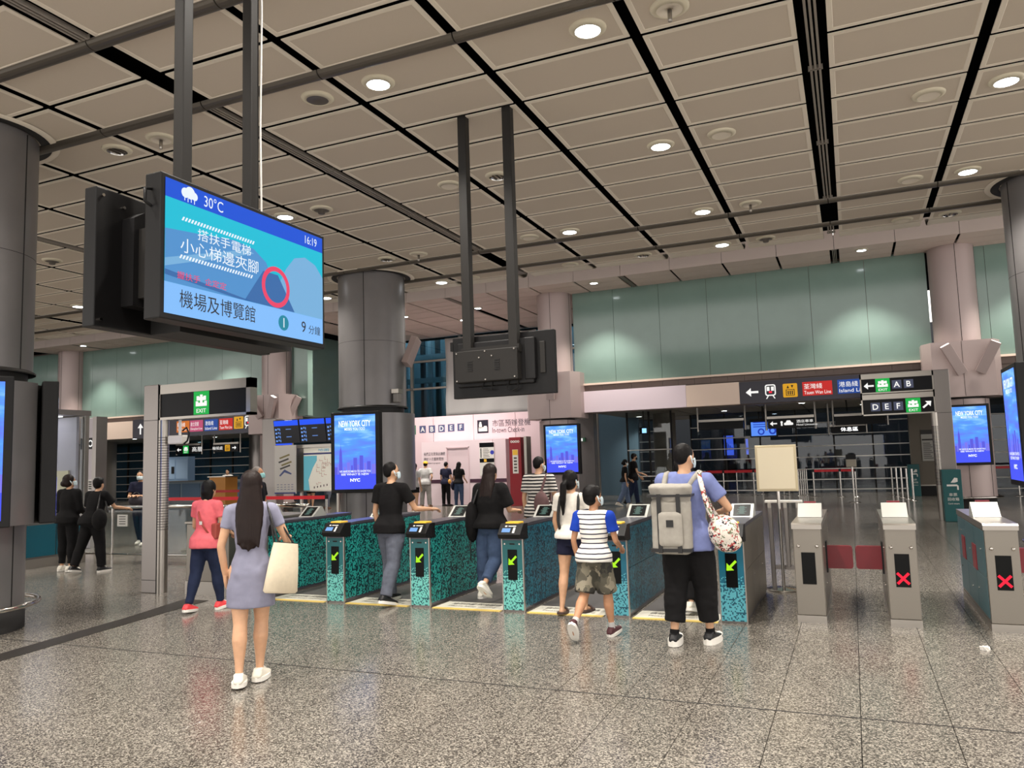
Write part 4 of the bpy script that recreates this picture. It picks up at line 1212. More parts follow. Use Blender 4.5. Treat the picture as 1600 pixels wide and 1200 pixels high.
# ================================================================== SIGN BANDS ON THE BACK WALL
def train_icon(f, cu, cv, s, parent):
    t = MB(); f.rrect(t, cu - s * .36, cu + s * .36, cv - s * .30, cv + s * .5, s * .16, .004); t = t.build('train_icon', E_white, parent)
    q = MB()
    f.rrect(q, cu - s * .28, cu + s * .28, cv - s * .22, cv + s * .42, s * .1, .006, 0)
    f.rect(q, cu - s * .24, cu - s * .05, cv + s * .05, cv + s * .34, .008, 1); f.rect(q, cu + .05 * s, cu + s * .24, cv + s * .05, cv + s * .34, .008, 1)
    f.rect(q, cu - s * .1, cu + s * .1, cv - s * .1, cv + s * .02, .008, 2)
    f.poly(q, [(cu - s * .2, cv - s * .30), (cu - s * .12, cv - s * .30), (cu - s * .24, cv - s * .5), (cu - s * .32, cv - s * .5)], .004, 1)
    f.poly(q, [(cu + s * .12, cv - s * .30), (cu + s * .2, cv - s * .30), (cu + s * .32, cv - s * .5), (cu + s * .24, cv - s * .5)], .004, 1)
    q.build('train_windows', [M_signnavy, E_white, E_red], t)
E_liftY = emis('lift_yellow', srgb(240, 176, 40), .8)
def lift_icon(f, cu, cv, s, parent):
    t = MB(); f.rrect(t, cu - s / 2, cu + s / 2, cv - s / 2, cv + s / 2, s * .08, .004); t = t.build('lift_tile', E_liftY, parent)
    q = MB(); f.rect(q, cu - s * .3, cu + s * .3, cv - s * .38, cv + s * .08, .006, 0); f.rect(q, cu - s * .25, cu + s * .25, cv - s * .34, cv + s * .04, .007, 1)
    for i in (-1, 0, 1): f.rect(q, cu + i * s * .14 - s * .04, cu + i * s * .14 + s * .04, cv - s * .3, cv - s * .02, .008, 0)
    f.poly(q, [(cu - s * .24, cv + s * .16), (cu - s * .06, cv + s * .16), (cu - s * .15, cv + s * .38)], .006, 0)
    f.poly(q, [(cu + s * .06, cv + s * .38), (cu + s * .24, cv + s * .38), (cu + s * .15, cv + s * .16)], .006, 0)
    q.build('lift_drawing', [M_black, E_liftY], t)
E_lineR = emis('line_red', srgb(222, 48, 44), .75); E_lineB = emis('line_blue', srgb(44, 84, 172), .75)
E_lineP = emis('line_pink', srgb(214, 92, 130), .75); E_lineO = emis('line_orange', srgb(236, 128, 48), .75)
def line_tile(f, zh, en, cu, cv, w, h, em, parent):
    t = MB(); f.rect(t, cu - w / 2, cu + w / 2, cv - h / 2, cv + h / 2, .004); t = t.build('line_tile', em, parent)
    text(f, zh, cu - w * .45, cv - h * .02, h * .38, E_white, t, w=w * .62, d=.006)
    text(f, en, cu - w * .45, cv - h * .40, h * .25, E_white, t, w=w * .9, d=.006)

YB = WY - .12
def band(x0, x1, z0, z1, label, m, y0=YB):
    return MB().box(x0, x1, y0, WY + .2, z0, z1).build('sign_band', m, None, label=label, cat='sign')
band(-7.9, -4.56, 3.12, 3.80, 'blank pale pink sign panel under the green wall, left half', M_pinkpan)
band(-4.555, -2.97, 3.12, 3.78, 'blank cream sign panel beside the dark train line sign', M_cream)
sb = empty('train_line_sign', (0, YB, 3.1), 0, 'long dark sign band with train icon and coloured line names', 'sign')
pn_ = MB().box(-2.965, 2.05, YB, WY + .2, 3.12, 3.77).build('panel', M_signnavy, sb)
f = Fr((-2.965, YB, 3.12), (1, 0, 0), (0, 0, 1))
q = MB(); f.arrow(q, .36, .33, .36, 180, .004); q.build('arrow', E_white, sb)
train_icon(f, .88, .32, .42, sb); lift_icon(f, 1.43, .32, .40, sb)
line_tile(f, '荃灣綫', 'Tsuen Wan Line', 2.17, .335, .80, .40, E_lineR, sb)
line_tile(f, '港島綫', 'Island Line', 3.11, .335, .80, .40, E_lineB, sb)
line_tile(f, '迪士尼綫', 'Disneyland Line', 4.05, .335, .80, .40, E_lineP, sb)
# left part of the wall
band(-30.4, -27.95, 3.09, 3.82, 'blank cream sign panel beside the up-arrow sign at far left', M_cream)
sb = empty('train_line_sign', (-24, YB, 3.1), 0, 'dark sign band with up arrow, coloured line tiles and right arrow at left', 'sign')
MB().box(-27.94, -20.95, YB, WY + .2, 3.06, 3.86).build('panel', M_signnavy, sb)
f = Fr((-27.94, YB, 3.06), (1, 0, 0), (0, 0, 1))
q = MB(); f.arrow(q, .45, .4, .46, 90, .004); q.build('arrow', E_white, sb)
for zh, en, px, em in (('東涌綫', 'Tung Chung Line', 286, E_lineO), ('迪士尼綫', 'Disneyland Line', 307, E_lineP), ('港島綫', 'Island Line', 330, E_lineB), ('荃灣綫', 'Tsuen Wan Line', 353, E_lineR)):
    cu = aty(px, 667, YB).x + 27.94
    line_tile(f, zh, en, cu, .39, .70, .46, em, sb)
lift_icon(f, aty(373, 664, YB).x + 27.94, .42, .48, sb); train_icon(f, aty(388, 664, YB).x + 27.94, .42, .5, sb)
q = MB(); f.arrow(q, aty(403, 663, YB).x + 27.94, .43, .40, 0, .004); q.build('arrow', E_white, sb)
print('signs done')
# ================================================================== PLACE BEHIND THE GATES
def bxz(name, r, Y, d, m, parent=None, **kw):
    """slab from a surveyed rectangle (x0,x1,z0,z1) standing at depth Y, thickness d"""
    return MB().box(r[0], r[1], Y, Y + d, r[2], r[3]).build(name, m, parent, **kw)

# ---------------- pink hoarding of the closed check-in hall
HY = 28.0
e = empty('hoarding', (-13.5, HY, 0), 0, 'tall pink hoarding with exit letters and check-in lettering', 'hoarding')
pn = [(-17.4, -15.6), (-15.58, -13.78), (-13.76, -11.96), (-11.94, -10.72)]
for a, b in pn: MB().box(a, b, HY, HY + .1, 0, 3.53).build('board', M_hoard, e)
f = Fr((0, HY, 0), (1, 0, 0), (0, 0, 1))
def hx(px, py): p = aty(px, py, HY); return p.x, p.z
for ch, px, py in (('A', 660.5, 671), ('B', 675, 670.5), ('D', 690, 669.5), ('E', 705, 668.5), ('F', 720, 667.5)):
    x, z = hx(px, py); letter_tile(f, ch, x, z, .30, e, lit=False)
x, z = hx(646, 672); t = MB(); f.rect(t, x - .12, x + .12, z - .19, z + .19, .004); t.build('exit_tile', mat('exit_green_dull', srgb(58, 112, 84), .5), e)
x, z = hx(754.5, 666.5); t = MB(); f.rect(t, x - .24, x + .24, z - .26, z + .26, .004); t = t.build('check_in_icon', M_signnavy, e)
q = MB(); f.rect(q, x - .19, x + .19, z - .19, z - .02, .006); f.rect(q, x - .17, x - .04, z - .05, z + .1, .006); f.disc(q, x - .105, z + .14, .05, .006); f.rect(q, x + .04, x + .17, z - .03, z + .02, .006); q.build('check_in_drawing', M_white, t)
M_inkp = mat('print_plum', srgb(58, 46, 62), .6)
x, z = hx(769.5, 667); text(f, '市區預辦登機', x, z, .27, M_inkp, e, w=1.62)
x, z = hx(769.5, 676.5); text(f, 'In-town Check-in', x, z, .21, M_inkp, e, w=1.36)
# lower hoarding box in front
LY = 27.0
e = empty('hoarding', (-13.6, LY, 0), 0, 'lower pale pink hoarding box with a closed door and notice board', 'hoarding')
r = rect_y(658.5, 690, 785, 787, LY)
xa, xb = r[0], -11.95
for a, b in ((xa, xa + 1.12), (xa + 1.12 + .95, -12.5), (-12.49, xb)):
    MB().box(a, b, LY, LY + .9, 0, 2.48).build('board', M_hoard2, e)
MB().box(xa + 1.12, xa + 2.07, LY, LY + .9, 2.22, 2.48).build('board', M_hoard2, e)
dr = MB().box(xa + 1.14, xa + 2.05, LY + .03, LY + .08, 0.02, 2.2).build('door', mat('hoarding_door', srgb(228, 206, 212), .5), e)
MB().cyl((xa + 1.22, LY + .0, 1.05), (xa + 1.34, LY + .0, 1.05), .015, n=8).build('handle', M_steel2, dr)
q = MB(); q.box(xa + 1.1, xa + 1.14, LY - .01, LY + .05, 0, 2.24); q.box(xa + 2.05, xa + 2.09, LY - .01, LY + .05, 0, 2.24); q.box(xa + 1.1, xa + 2.09, LY - .01, LY + .05, 2.2, 2.24); q.build('door_frame', M_hoard, e)
MB().box(xa + 2.1, xb, LY - .008, LY, .86, 1.0).build('dark_stripe', mat('stripe_plum', srgb(72, 40, 60), .5), e)
MB().box(xa, xa + 1.05, LY - .008, LY, .86, 1.0).build('dark_stripe', mat('stripe_plum', srgb(72, 40, 60), .5), e)
f = Fr((0, LY, 0), (1, 0, 0), (0, 0, 1))
text(f, '我們正在更換此牆壁', xa + .1, 1.94, .13, M_inkp, e, w=.95)
text(f, '將於十月重新開放', xa + .1, 1.74, .13, M_inkp, e, w=.88)
text(f, 'renovation in progress', xa + .12, 1.6, .08, M_inkp, e, w=.7)
# directory notice on the hoarding
r = rect_y(749, 692, 773, 743, LY - .02)
e = empty('directory_board', ((r[0] + r[1]) / 2, LY - .02, r[2]), 0, 'white directory notice with black header strips on the pale hoarding', 'notice')
bxz('sheet', r, LY - .03, .02, M_white, e)
w = r[1] - r[0]; h = r[3] - r[2]
f = Fr((r[0], LY - .03, r[2]), (1, 0, 0), (0, 0, 1))
q = MB(); f.rect(q, 0, w, h * .86, h, .002); f.rect(q, 0, w, h * .40, h * .52, .002); q.build('header_strip', M_signblk, e)
q = MB(); f.rect(q, w * .3, w * .48, h * .42, h * .50, .004); q.build('yellow_mark', mat('mark_yellow', srgb(240, 190, 60)), e)
q = MB()
for i in range(6): f.rect(q, w * .25, w * (.7 - .05 * (i % 3)), h * (.56 + .048 * i), h * (.575 + .048 * i), .002); f.disc(q, w * .1, h * (.568 + .048 * i), .03, .002, n=8)
for i in range(3): f.rect(q, w * .25, w * .75, h * (.1 + .09 * i), h * (.115 + .09 * i), .002)
q.build('print', mat('print_grey', srgb(84, 80, 76)), e)
q = MB(); f.disc(q, w * .87, h * .70, .08, .002); q.build('blue_mark', mat('mark_blue', srgb(50, 60, 180)), e)
# red pillar kiosk
r = rect_y(795, 683, 815, 783, 26.4)
e = empty('red_kiosk', ((r[0] + r[1]) / 2, 26.4, 0), 0, 'tall red information pillar with a white panel at the right end of the hoarding', 'kiosk')
MB().bbox(-11.55, -11.08, 26.4, 26.95, 0, 2.5, .01).build('body', mat('kiosk_red', srgb(142, 14, 30), .35), e)
MB().box(-11.0, -10.9, 26.5, 26.95, 0, 2.52).build('side_trim', M_steel2, e)
f = Fr((-11.55, 26.4, 0), (1, 0, 0), (0, 0, 1))
q = MB()
for i in range(4): f.ring(q, .10 + .09 * i, 2.34, .022, .045, .003, n=12)
q.build('oval_marks', M_white, e)
p = MB().box(-11.42, -11.2, 26.392, 26.4, 1.18, 2.05).build('notice_plate', M_white, e)
q = MB(); f.rect(q, .14, .34, 1.85, 2.04, .012); q.build('yellow_header', mat('mark_yellow', srgb(240, 190, 60)), p)
q = MB()
for i in range(5): f.rect(q, .18, .30, 1.25 + .115 * i, 1.31 + .115 * i, .012)
q.build('print', mat('print_grey', srgb(84, 80, 76)), p)
# steel shutter cabinet between kiosk and wall column
e = empty('steel_cabinet', (-10.3, 28, 0), 0, 'steel door cabinet between the red pillar and the skyline screen', 'cabinet')
MB().box(-10.7, -9.3, 28.0, 28.6, 0, 2.55).build('body', M_steel, e)
for a, b in ((-10.66, -10.02), (-9.98, -9.34)): MB().box(a, b, 27.98, 28.0, .1, 2.2).build('door', mat('steel_dark', srgb(110, 106, 104), .25, metal=.8), e)
MB().box(-10.7, -9.3, 27.95, 28.05, 2.25, 2.4).build('header', M_steel2, e)
MB().box(-10.7, -9.2, 28.0, 28.3, 2.55, 3.5).build('upper_board', M_hoard, e)

# ---------------- glass curtain wall above the hoarding
GY = 29.8
e = empty('curtain_wall', (-14, GY, 3.5), 0, 'glazed curtain wall with blue panes above the pink hoarding', 'curtain wall')
M_mull = mat('mullion', srgb(168, 160, 150), .4, metal=.4)
xs = [-20.4, -19.0, -17.6, -15.2, -12.6, -10.9, -9.2]
zs = [3.5, 4.9, 6.1, 7.15]
for x in xs: MB().box(x - .05, x + .05, GY - .08, GY + .08, 0, 7.2).build('mullion', M_mull, e)
for z in zs[1:]: MB().box(xs[0], xs[-1], GY - .06, GY + .06, z - .04, z + .04).build('transom', M_mull, e)
for i in range(len(xs) - 1):
    for j in range(3):
        MB().box(xs[i] + .06, xs[i + 1] - .06, GY - .01, GY + .01, zs[j] + .05, zs[j + 1] - .05).build('pane', M_glassbl, e)
for x in xs[1:-1]:
    for z in zs[1:-1]: MB().ell((x, GY - .12, z), (.07, .07, .07), 8, 6).build('spider_clamp', M_steel, e)
# lit depot behind the glass: cool bright slots, steel frames
M_coolwall = mat('cool_wall', srgb(96, 122, 138), .6)
MB().box(-20.7, -8.5, 33.5, 33.7, 0, 8).build('wall_depot', M_coolwall, kind='structure')
e = empty('steel_scaffold', (-16, 32, 3.5), 0, 'pale blue steel uprights and beams behind the curtain wall', 'steelwork')
for i, x in enumerate((-19.8, -19.2, -18.3, -17.9, -17.5, -16.7, -16.2, -12.0, -11.2, -10.2)):
    MB().box(x - .09, x + .09, 31.9, 32.1, 0, 7.9).build('upright', mat('steel_blue', srgb(150, 176, 196), .5) if i % 2 else mat('steel_darkblue', srgb(46, 56, 66), .5), e)
for z in (5.5, 6.6): MB().box(-20, -15, 31.8, 31.95, z - .12, z + .12).build('beam', mat('steel_blue', srgb(150, 176, 196), .5), e)
for i, (x, z0, z1) in enumerate(((-17.9, 4.0, 5.6), (-16.7, 4.6, 6.2), (-19.2, 5.6, 6.8))):
    o = empty('tube_light', (x, 32.4, z0), 0, f"{['left', 'middle', 'far left'][i]} upright white tube light behind the curtain wall", 'tube light', 'tube lights behind the curtain wall')
    MB().cyl((x, 32.16, z0), (x, 32.16, z1), .05, n=8).build('tube', emis('tube_cool', (.8, .92, 1), 5.0), o)
    MB().box(x - .03, x + .03, 32.1, 32.12, z0 - .05, z1 + .05).build('batten', M_white, o)
# white protective sheet hung in front of the glass
r = rect_y(697, 505, 845, 645, GY - .25)
sh = MB(); nx, nz = 26, 16; vs_ = []
for j in range(nz + 1):
    for i in range(nx + 1):
        u = i / nx; v = j / nz
        x = r[0] + (r[1] - r[0]) * u; z = 3.6 + (6.95 - 3.6) * v
        y = GY - .42 + .05 * math.sin(9 * u + 2.5 * v) + .03 * math.sin(23 * u - 7 * v) + .04 * noise.noise((u * 6, v * 4, 0))
        vs_.append((x, y, z))
sh.add(vs_, [(j * (nx + 1) + i, j * (nx + 1) + i + 1, (j + 1) * (nx + 1) + i + 1, (j + 1) * (nx + 1) + i) for j in range(nz) for i in range(nx)], 0, True)
so_ = sh.build('protective_sheet', mat('sheet_white', srgb(196, 192, 190), .7), None, label='rumpled white protective sheet hung over the curtain wall behind the black monitor', cat='sheet')
md = so_.modifiers.new('thick', 'SOLIDIFY'); md.thickness = .01

# ---------------- flight boards and street map
e = empty('information_stand', (-17.2, 21.6, 0), 0, 'steel information stand with blue flight boards above street maps', 'information stand')
MB().bbox(-18.75, -18.15, 21.5, 21.9, 0, 3.36, .02).build('pillar', M_steel, e)
MB().box(-18.2, -15.0, 21.75, 21.85, .82, 2.4).build('map_back', M_steel2, e)
MB().box(-18.15, -15.0, 21.55, 21.8, 2.30, 2.40).build('map_head', M_steel2, e)
for x in (-17.3, -15.8): MB().box(x - .04, x + .04, 21.76, 21.84, 0, .84).build('leg', M_steel2, e)
mp = MB().box(-17.15, -15.0, 21.72, 21.75, .86, 2.28).build('street_map', mat('map_paper', srgb(238, 230, 214), .5, emit=.25, ecol=srgb(238, 230, 214)), e)
f = Fr((-17.15, 21.72, .86), (1, 0, 0), (0, 0, 1))
q = MB(); f.poly(q, [(0, 0), (.25, 0), (.20, .35), (.38, .75), (.55, 1.0), (.55, 1.16), (0, 1.16)], .002); q.build('harbour_area', emis('map_sea', srgb(120, 200, 214), .6), mp)
q = MB(); f.rect(q, 0, 2.1, 1.2, 1.26, .003); f.rect(q, 1.3, 2.1, .55, .6, .003); q.build('map_bar', mat('map_bar', srgb(70, 76, 140)), mp)
q = MB()
for i in range(26):
    random.seed(i); a = .3 + .95 * random.random(); b = .1 + .95 * random.random()
    if a < .32 + .25 * b: a += .35
    f.rect(q, a, a + .05 + .1 * random.random(), b, b + .012, .003); f.rect(q, a, a + .012, b, b + .12 * random.random() + .03, .003)
q.build('map_streets', mat('map_streets', srgb(190, 150, 130)), mp)
q = MB()
for i in range(5): f.rect(q, .42 + .13 * i, .46 + .13 * i, .06 + .02 * i, .13 + .02 * i, .003)
for i in range(10): f.rect(q, 1.34, 2.05, .08 + .045 * i, .095 + .045 * i, .003)
q.build('map_print', mat('print_grey', srgb(84, 80, 76)), mp)
text(f, '地圖 MAP', .6, 1.30, .09, emis('map_title', srgb(60, 160, 190), .7), mp, w=1.0)
ol = MB().box(-18.08, -17.2, 21.35, 21.4, .77, 2.4).build('station_layout', mat('map_paper2', srgb(232, 226, 218), .5), e)
f = Fr((-18.08, 21.35, .77), (1, 0, 0), (0, 0, 1))
q = MB()
for i, (a, b) in enumerate(((.2, 1.22), (.16, 1.08), (.28, .98), (.22, .86))):
    f.poly(q, [(a, b), (a + .42, b + .12), (a + .45, b + .07), (a + .03, b - .05)], .002, i % 2)
f.poly(q, [(.2, .62), (.42, .82), (.72, .68), (.7, .64), (.42, .72), (.24, .58)], .002, 2)
q.build('layout_drawing', [mat('layout_olive', srgb(150, 136, 84)), mat('print_grey', srgb(84, 80, 76)), mat('layout_blue', srgb(90, 100, 150))], ol)
q = MB()
for i in range(3):
    for j in range(5): f.rect(q, .1 + .15 * j, .19 + .15 * j, .14 + .08 * i, .155 + .08 * i, .002)
f.rect(q, 0, .88, 0, .05, .002); q.build('layout_print', mat('map_bar', srgb(70, 76, 140)), ol)
E_fid = emis('flight_blue', srgb(40, 90, 255), 1.0)
E_fidrow = emis('flight_row', srgb(120, 170, 255), .9)
M_fidblk = mat('flight_black', srgb(8, 10, 26), .25)
for i, (xa, xb) in enumerate(((-18.1, -17.05), (-17.02, -15.97), (-15.94, -14.9))):
    fb = MB(); fb.prism([(21.42, 2.47), (21.30, 3.26), (21.42, 3.28), (21.54, 2.5)], 'x', xa, xb); fb = fb.build('flight_board', M_fidblk, e)
    V = Vector((0, -.12, .79)); f = Fr((xa, 21.42, 2.47), (1, 0, 0), V)
    q = MB(); f.rect(q, .02, 1.03, .60, .78, .004); q.build('board_header', E_fid, fb)
    q = MB()
    for rr in range(4):
        f.rect(q, .05, .12, .06 + .13 * rr, .12 + .13 * rr, .004); f.rect(q, .16, .20, .08 + .13 * rr, .14 + .13 * rr, .004); f.rect(q, .23, .26, .05 + .13 * rr, .13 + .13 * rr, .004)
        if rr % 2: f.rect(q, .5, .72, .08 + .13 * rr, .10 + .13 * rr, .004)
    q.build('flight_rows', E_fidrow, fb)
MB().box(-18.15, -17.5, 21.5, 21.55, 2.42, 2.5).build('blue_strip', E_fid, e)
text(Fr((-17.9, 21.3, 2.4), (1, 0, 0), (0, 0, 1)), 'Departures', .3, .82, .05, E_white, e, w=.3)

# ---------------- concourse beyond the openings: glazed walls
def glazed(x0, x1, y, n, label, m, rails=(.12, .52, .94, 1.42, 1.86, 2.32, 2.8), h=3.36):
    e = empty('glazed_wall', ((x0 + x1) / 2, y, 0), 0, label, 'glass wall')
    st = (x1 - x0) / n
    for i in range(n + 1):
        MB().box(x0 + st * i - .03, x0 + st * i + .03, y - .05, y + .05, 0, h).build('mullion', M_charcoal, e)
    for i in range(n):
        MB().box(x0 + st * i + .03, x0 + st * (i + 1) - .03, y - .01, y + .01, 0, h).build('pane', m, e)
    for z in rails: MB().box(x0, x1, y - .09, y - .05, z - .02, z + .02).build('rail', M_white, e)
    return e
glazed(-6.3, 2.2, 34.0, 6, 'dark glass wall with pale rails at the end of the right concourse', M_glassdk)
glazed(2.9, 8, 33.0, 3, 'dark glass wall with pale rails right of the wall column', M_glassdk)
glazed(-43, -28.5, 34.0, 9, 'glass wall with pale rails at the end of the left concourse', M_glassbl)
MB().box(-47.5, -26, 38.0, 38.3, 0, 3.5).build('wall_concourse', mat('blue_grey_wall', srgb(92, 112, 132), .5), kind='structure')
glazed(-7.9, -6.2, 29.5, 2, 'tall glass screen beside the passing couple', M_glass, rails=(.9, 1.9))
glazed(-11.8, -8.2, 36.0, 3, 'glass screen glimpsed behind the couple', M_glassdk)
# interior column and soffit drop
e = empty('column', (-6.9, 31.5, 0), 0, 'plain grey column standing behind the couple', 'column')
MB().lathe([(.45, 0), (.45, 3.4)], (-6.9, 31.5, 0), 32).build('shaft', mat('col_plain', srgb(112, 106, 98), .5), e)
MB().lathe([(.5, 0), (.5, .2), (.45, .22)], (-6.9, 31.5, 0), 32).build('plinth', M_steel, e)
e = empty('column', (-38.0, 31, 0), 0, 'plain grey column behind the masked man at left', 'column')
MB().lathe([(.55, 0), (.55, 3.4)], (-38, 31, 0), 32).build('shaft', mat('col_plain', srgb(112, 106, 98), .5), e)
MB().lathe([(.6, 0), (.6, .2), (.55, .22)], (-38, 31, 0), 32).build('plinth', M_steel, e)
e = empty('column', (-27.2, 31, 0), 0, 'shiny round column behind the grey-haired man', 'column')
MB().lathe([(.5, 0), (.5, 3.4)], (-27.2, 31, 0), 32).build('shaft', M_steel, e)
MB().lathe([(.55, 0), (.55, .2), (.5, .22)], (-27.2, 31, 0), 32).build('plinth', M_steel, e)

# hanging direction signs past the gates
def hang_sign(px, Y, label, kind):
    x0, x1, z0, z1 = rect_y(*px, Y)
    e = empty('hanging_sign', ((x0 + x1) / 2, Y, z0), 0, label, 'sign', 'hanging direction signs past the gates')
    MB().bbox(x0, x1, Y, Y + .18, z0, z1, .008).build('panel', M_signblk, e)
    MB().box(x0 - .02, x1 + .02, Y - .01, Y + .2, z1, z1 + .08).build('top_cap', M_steel2, e)
    for x in (x0 - .05, x1 + .05): MB().cyl((x, Y + .09, z0 - .05), (x, Y + .09, 3.4), .035, n=10).build('hanger', M_steel2, e)
    f = Fr((x0, Y, z0), (1, 0, 0), (0, 0, 1)); w = x1 - x0; h = z1 - z0
    if kind == 'car':
        q = MB(); f.arrow(q, .18, h / 2, h * .7, 180, .004); q.build('arrow', E_white, e); q = MB()
        f.rrect(q, .50, .78, h * .3, h * .55, .03, .004); f.poly(q, [(.55, h * .55), (.73, h * .55), (.69, h * .78), (.59, h * .78)], .004); f.disc(q, .43, h * .62, .035, .004); f.rect(q, .405, .455, h * .25, h * .55, .004); q.build('car_icon', E_white, e)
        text(f, '酒店專車', .88, h * .5, h * .3, E_white, e, w=.5); text(f, 'Hotel Limousine', .88, h * .2, h * .2, E_white, e, w=.62)
    elif kind == 'exit':
        q = MB(); f.arrow(q, .2, h / 2, h * .7, 180, .004); q.build('arrow', E_white, e)
        exit_icon(f, .62, h / 2, h * .9, e, h=h * .95); text(f, '高層', 1.0, h * .2, h * .6, E_white, e, w=.6)
    elif kind == 'lift':
        q = MB(); f.arrow(q, w - .22, h / 2, h * .7, 0, .004); q.build('arrow', E_white, e)
        lift_icon(f, w - .62, h / 2, h * .85, e); text(f, '輪候處', w - 1.5, h * .3, h * .45, E_white, e, w=.6)
    elif kind == 'lit':
        text(f, '休息區', w * .3, h * .15, h * .7, emis('lit_strong', (1, 1, 1), 2.0), e, w=w * .5)
    return e
hang_sign((1092, 660, 1162, 669), 27.5, 'blank black hanging sign above the barrier belts', None)
hang_sign((1199, 655, 1272, 667), 26.5, 'hanging sign with left arrow, car icon and hotel limousine lettering', 'car')
hang_sign((1297, 667, 1352, 674), 30.5, 'small lit sign glowing white under the far soffit', 'lit')
hang_sign((1304, 651, 1385, 661), 28.5, 'blank black hanging sign below the exit signs', None)
hang_sign((275, 697, 312, 708), 27.5, 'hanging sign with left arrow and green exit tile at left', 'exit')
hang_sign((334, 695, 372, 705), 27.5, 'hanging sign with yellow lift tile and right arrow at left', 'lift')
# blue information screen hung behind the signs
r = rect_y(1173, 660, 1213, 680, 30.0)
e = empty('information_screen', ((r[0] + r[1]) / 2, 30, r[2]), 0, 'blue information screen hanging behind the hotel limousine sign', 'screen')
MB().box(r[0] - .05, r[1] + .05, 30, 30.1, r[2] - .05, r[3] + .12).build('housing', M_bezel, e)
bxz('screen', r, 29.99, .01, emis('info_blue', srgb(96, 150, 255), 1.0), e)
f = Fr((r[0], 29.99, r[2]), (1, 0, 0), (0, 0, 1)); q = MB(); f.ring(q, .35, .15, .07, .12, .004); f.ring(q, .75, .17, .07, .13, .004)
for i in range(3): f.rect(q, .08, .6, .32 + .08 * i, .35 + .08 * i, .004)
q.build('screen_marks', emis('info_dark', srgb(40, 70, 200), .8), e)
MB().cyl(((r[0] + r[1]) / 2, 30.05, r[3]), ((r[0] + r[1]) / 2, 30.05, 3.4), .03).build('hanger', M_charcoal, e)
for i, (px, lab) in enumerate((((1131, 681, 1147, 711), 'far blue skyline poster glowing behind the dark glass wall'), ((1165, 686, 1170, 710), 'narrow blue poster glowing behind the dark glass wall'))):
    r = rect_y(*px, 36.5)
    e = empty('poster_screen', ((r[0] + r[1]) / 2, 36.5, r[2]), 0, lab, 'advertising screen')
    MB().box(r[0] - .08, r[1] + .08, 36.5, 36.62, 0.02, r[3] + .08).build('housing', M_bezel, e)
    bxz('screen', r, 36.48, .02, emis('ad_far', srgb(90, 120, 255), 2.2), e)
    q = MB(); f = Fr((r[0], 36.48, r[2]), (1, 0, 0), (0, 0, 1)); w = r[1] - r[0]; h = r[3] - r[2]
    for k in range(5): f.rect(q, w * .18 * k + w * .05, w * .18 * k + w * .17, h * .25, h * (.4 + .08 * ((k * 3) % 4)), .004)
    q.build('skyline_picture', emis('ad_far_dark', srgb(60, 70, 200), 1.2), e)

# ---------------- retractable belt barriers
def belt(pts, label, zz=.93):
    e = empty('belt_barrier', (pts[0][0], pts[0][1], 0), 0, label, 'barrier', 'red retractable belt barriers')
    for x, y in pts:
        MB().cyl((x, y, .03), (x, y, .98), .03, n=10).build('post', M_chrome, e)
        MB().lathe([(0, .035), (.05, .03), (.17, .015), (.17, 0)], (x, y, 0), 16).build('foot', M_chrome, e)
        MB().cyl((x, y, .9), (x, y, 1.0), .04, n=10).build('cassette', M_black, e)
    for (xa, ya), (xb, yb) in zip(pts[:-1], pts[1:]):
        d = Vector((xb - xa, yb - ya, 0)); L = d.length; d.normalize()
        M = Matrix(((d.x, -d.y, 0, xa), (d.y, d.x, 0, ya), (0, 0, 1, 0), (0, 0, 0, 1)))
        MB().box(.04, L - .04, -.004, .004, zz - .03, zz + .05, M=M).build('belt', M_redbelt, e)
belt([(-6.0, 32.0), (-4.75, 32.0), (-3.6, 32.0), (-2.5, 32.0)], 'red belt barrier left of the blank notice board')
belt([(-5.6, 33.2), (-4.4, 33.2), (-3.4, 33.2), (-2.4, 33.2)], 'rear red belt barrier against the dark glass')
belt([(-1.35, 30.6), (-.45, 30.5), (.05, 30.3)], 'red belt barrier right of the blank notice board')
e = empty('post_bundle', (-1.9, 31.6, 0), 0, 'tight row of chrome queue posts without belts', 'queue posts')
for i in range(5):
    MB().cyl((-1.9 + .06 * i, 31.2 + .22 * i, 0), (-1.9 + .06 * i, 31.2 + .22 * i, .98), .03, n=10).build('post', M_chrome, e)
    MB().lathe([(0, .03), (.1, .015), (.1, 0)], (-1.9 + .06 * i, 31.2 + .22 * i, 0), 12).build('foot', M_chrome, e)
e = empty('post_bundle', (1.6, 29, 0), 0, 'cluster of chrome queue posts before the teal sanitiser bin', 'queue posts')
for i in range(5):
    MB().cyl((1.25 + .11 * i, 31.3 - .85 * i, 0), (1.25 + .11 * i, 31.3 - .85 * i, 1.0), .035, n=10).build('post', M_chrome, e)
    MB().lathe([(0, .03), (.12, .015), (.12, 0)], (1.25 + .11 * i, 31.3 - .85 * i, 0), 12).build('foot', M_chrome, e)
belt([(3.7, 30.0), (4.9, 30.0), (6.0, 30.0)], 'red belt barrier right of the wall column')
belt([(-16.6, 15.0), (-14.8, 15.0), (-13.0, 15.0), (-11.2, 15.0)], 'red belt barrier behind the steel gantry pillar')
belt([(-19.6, 20.0), (-17.95, 20.0)], 'short red belt barrier in front of the station layout map')
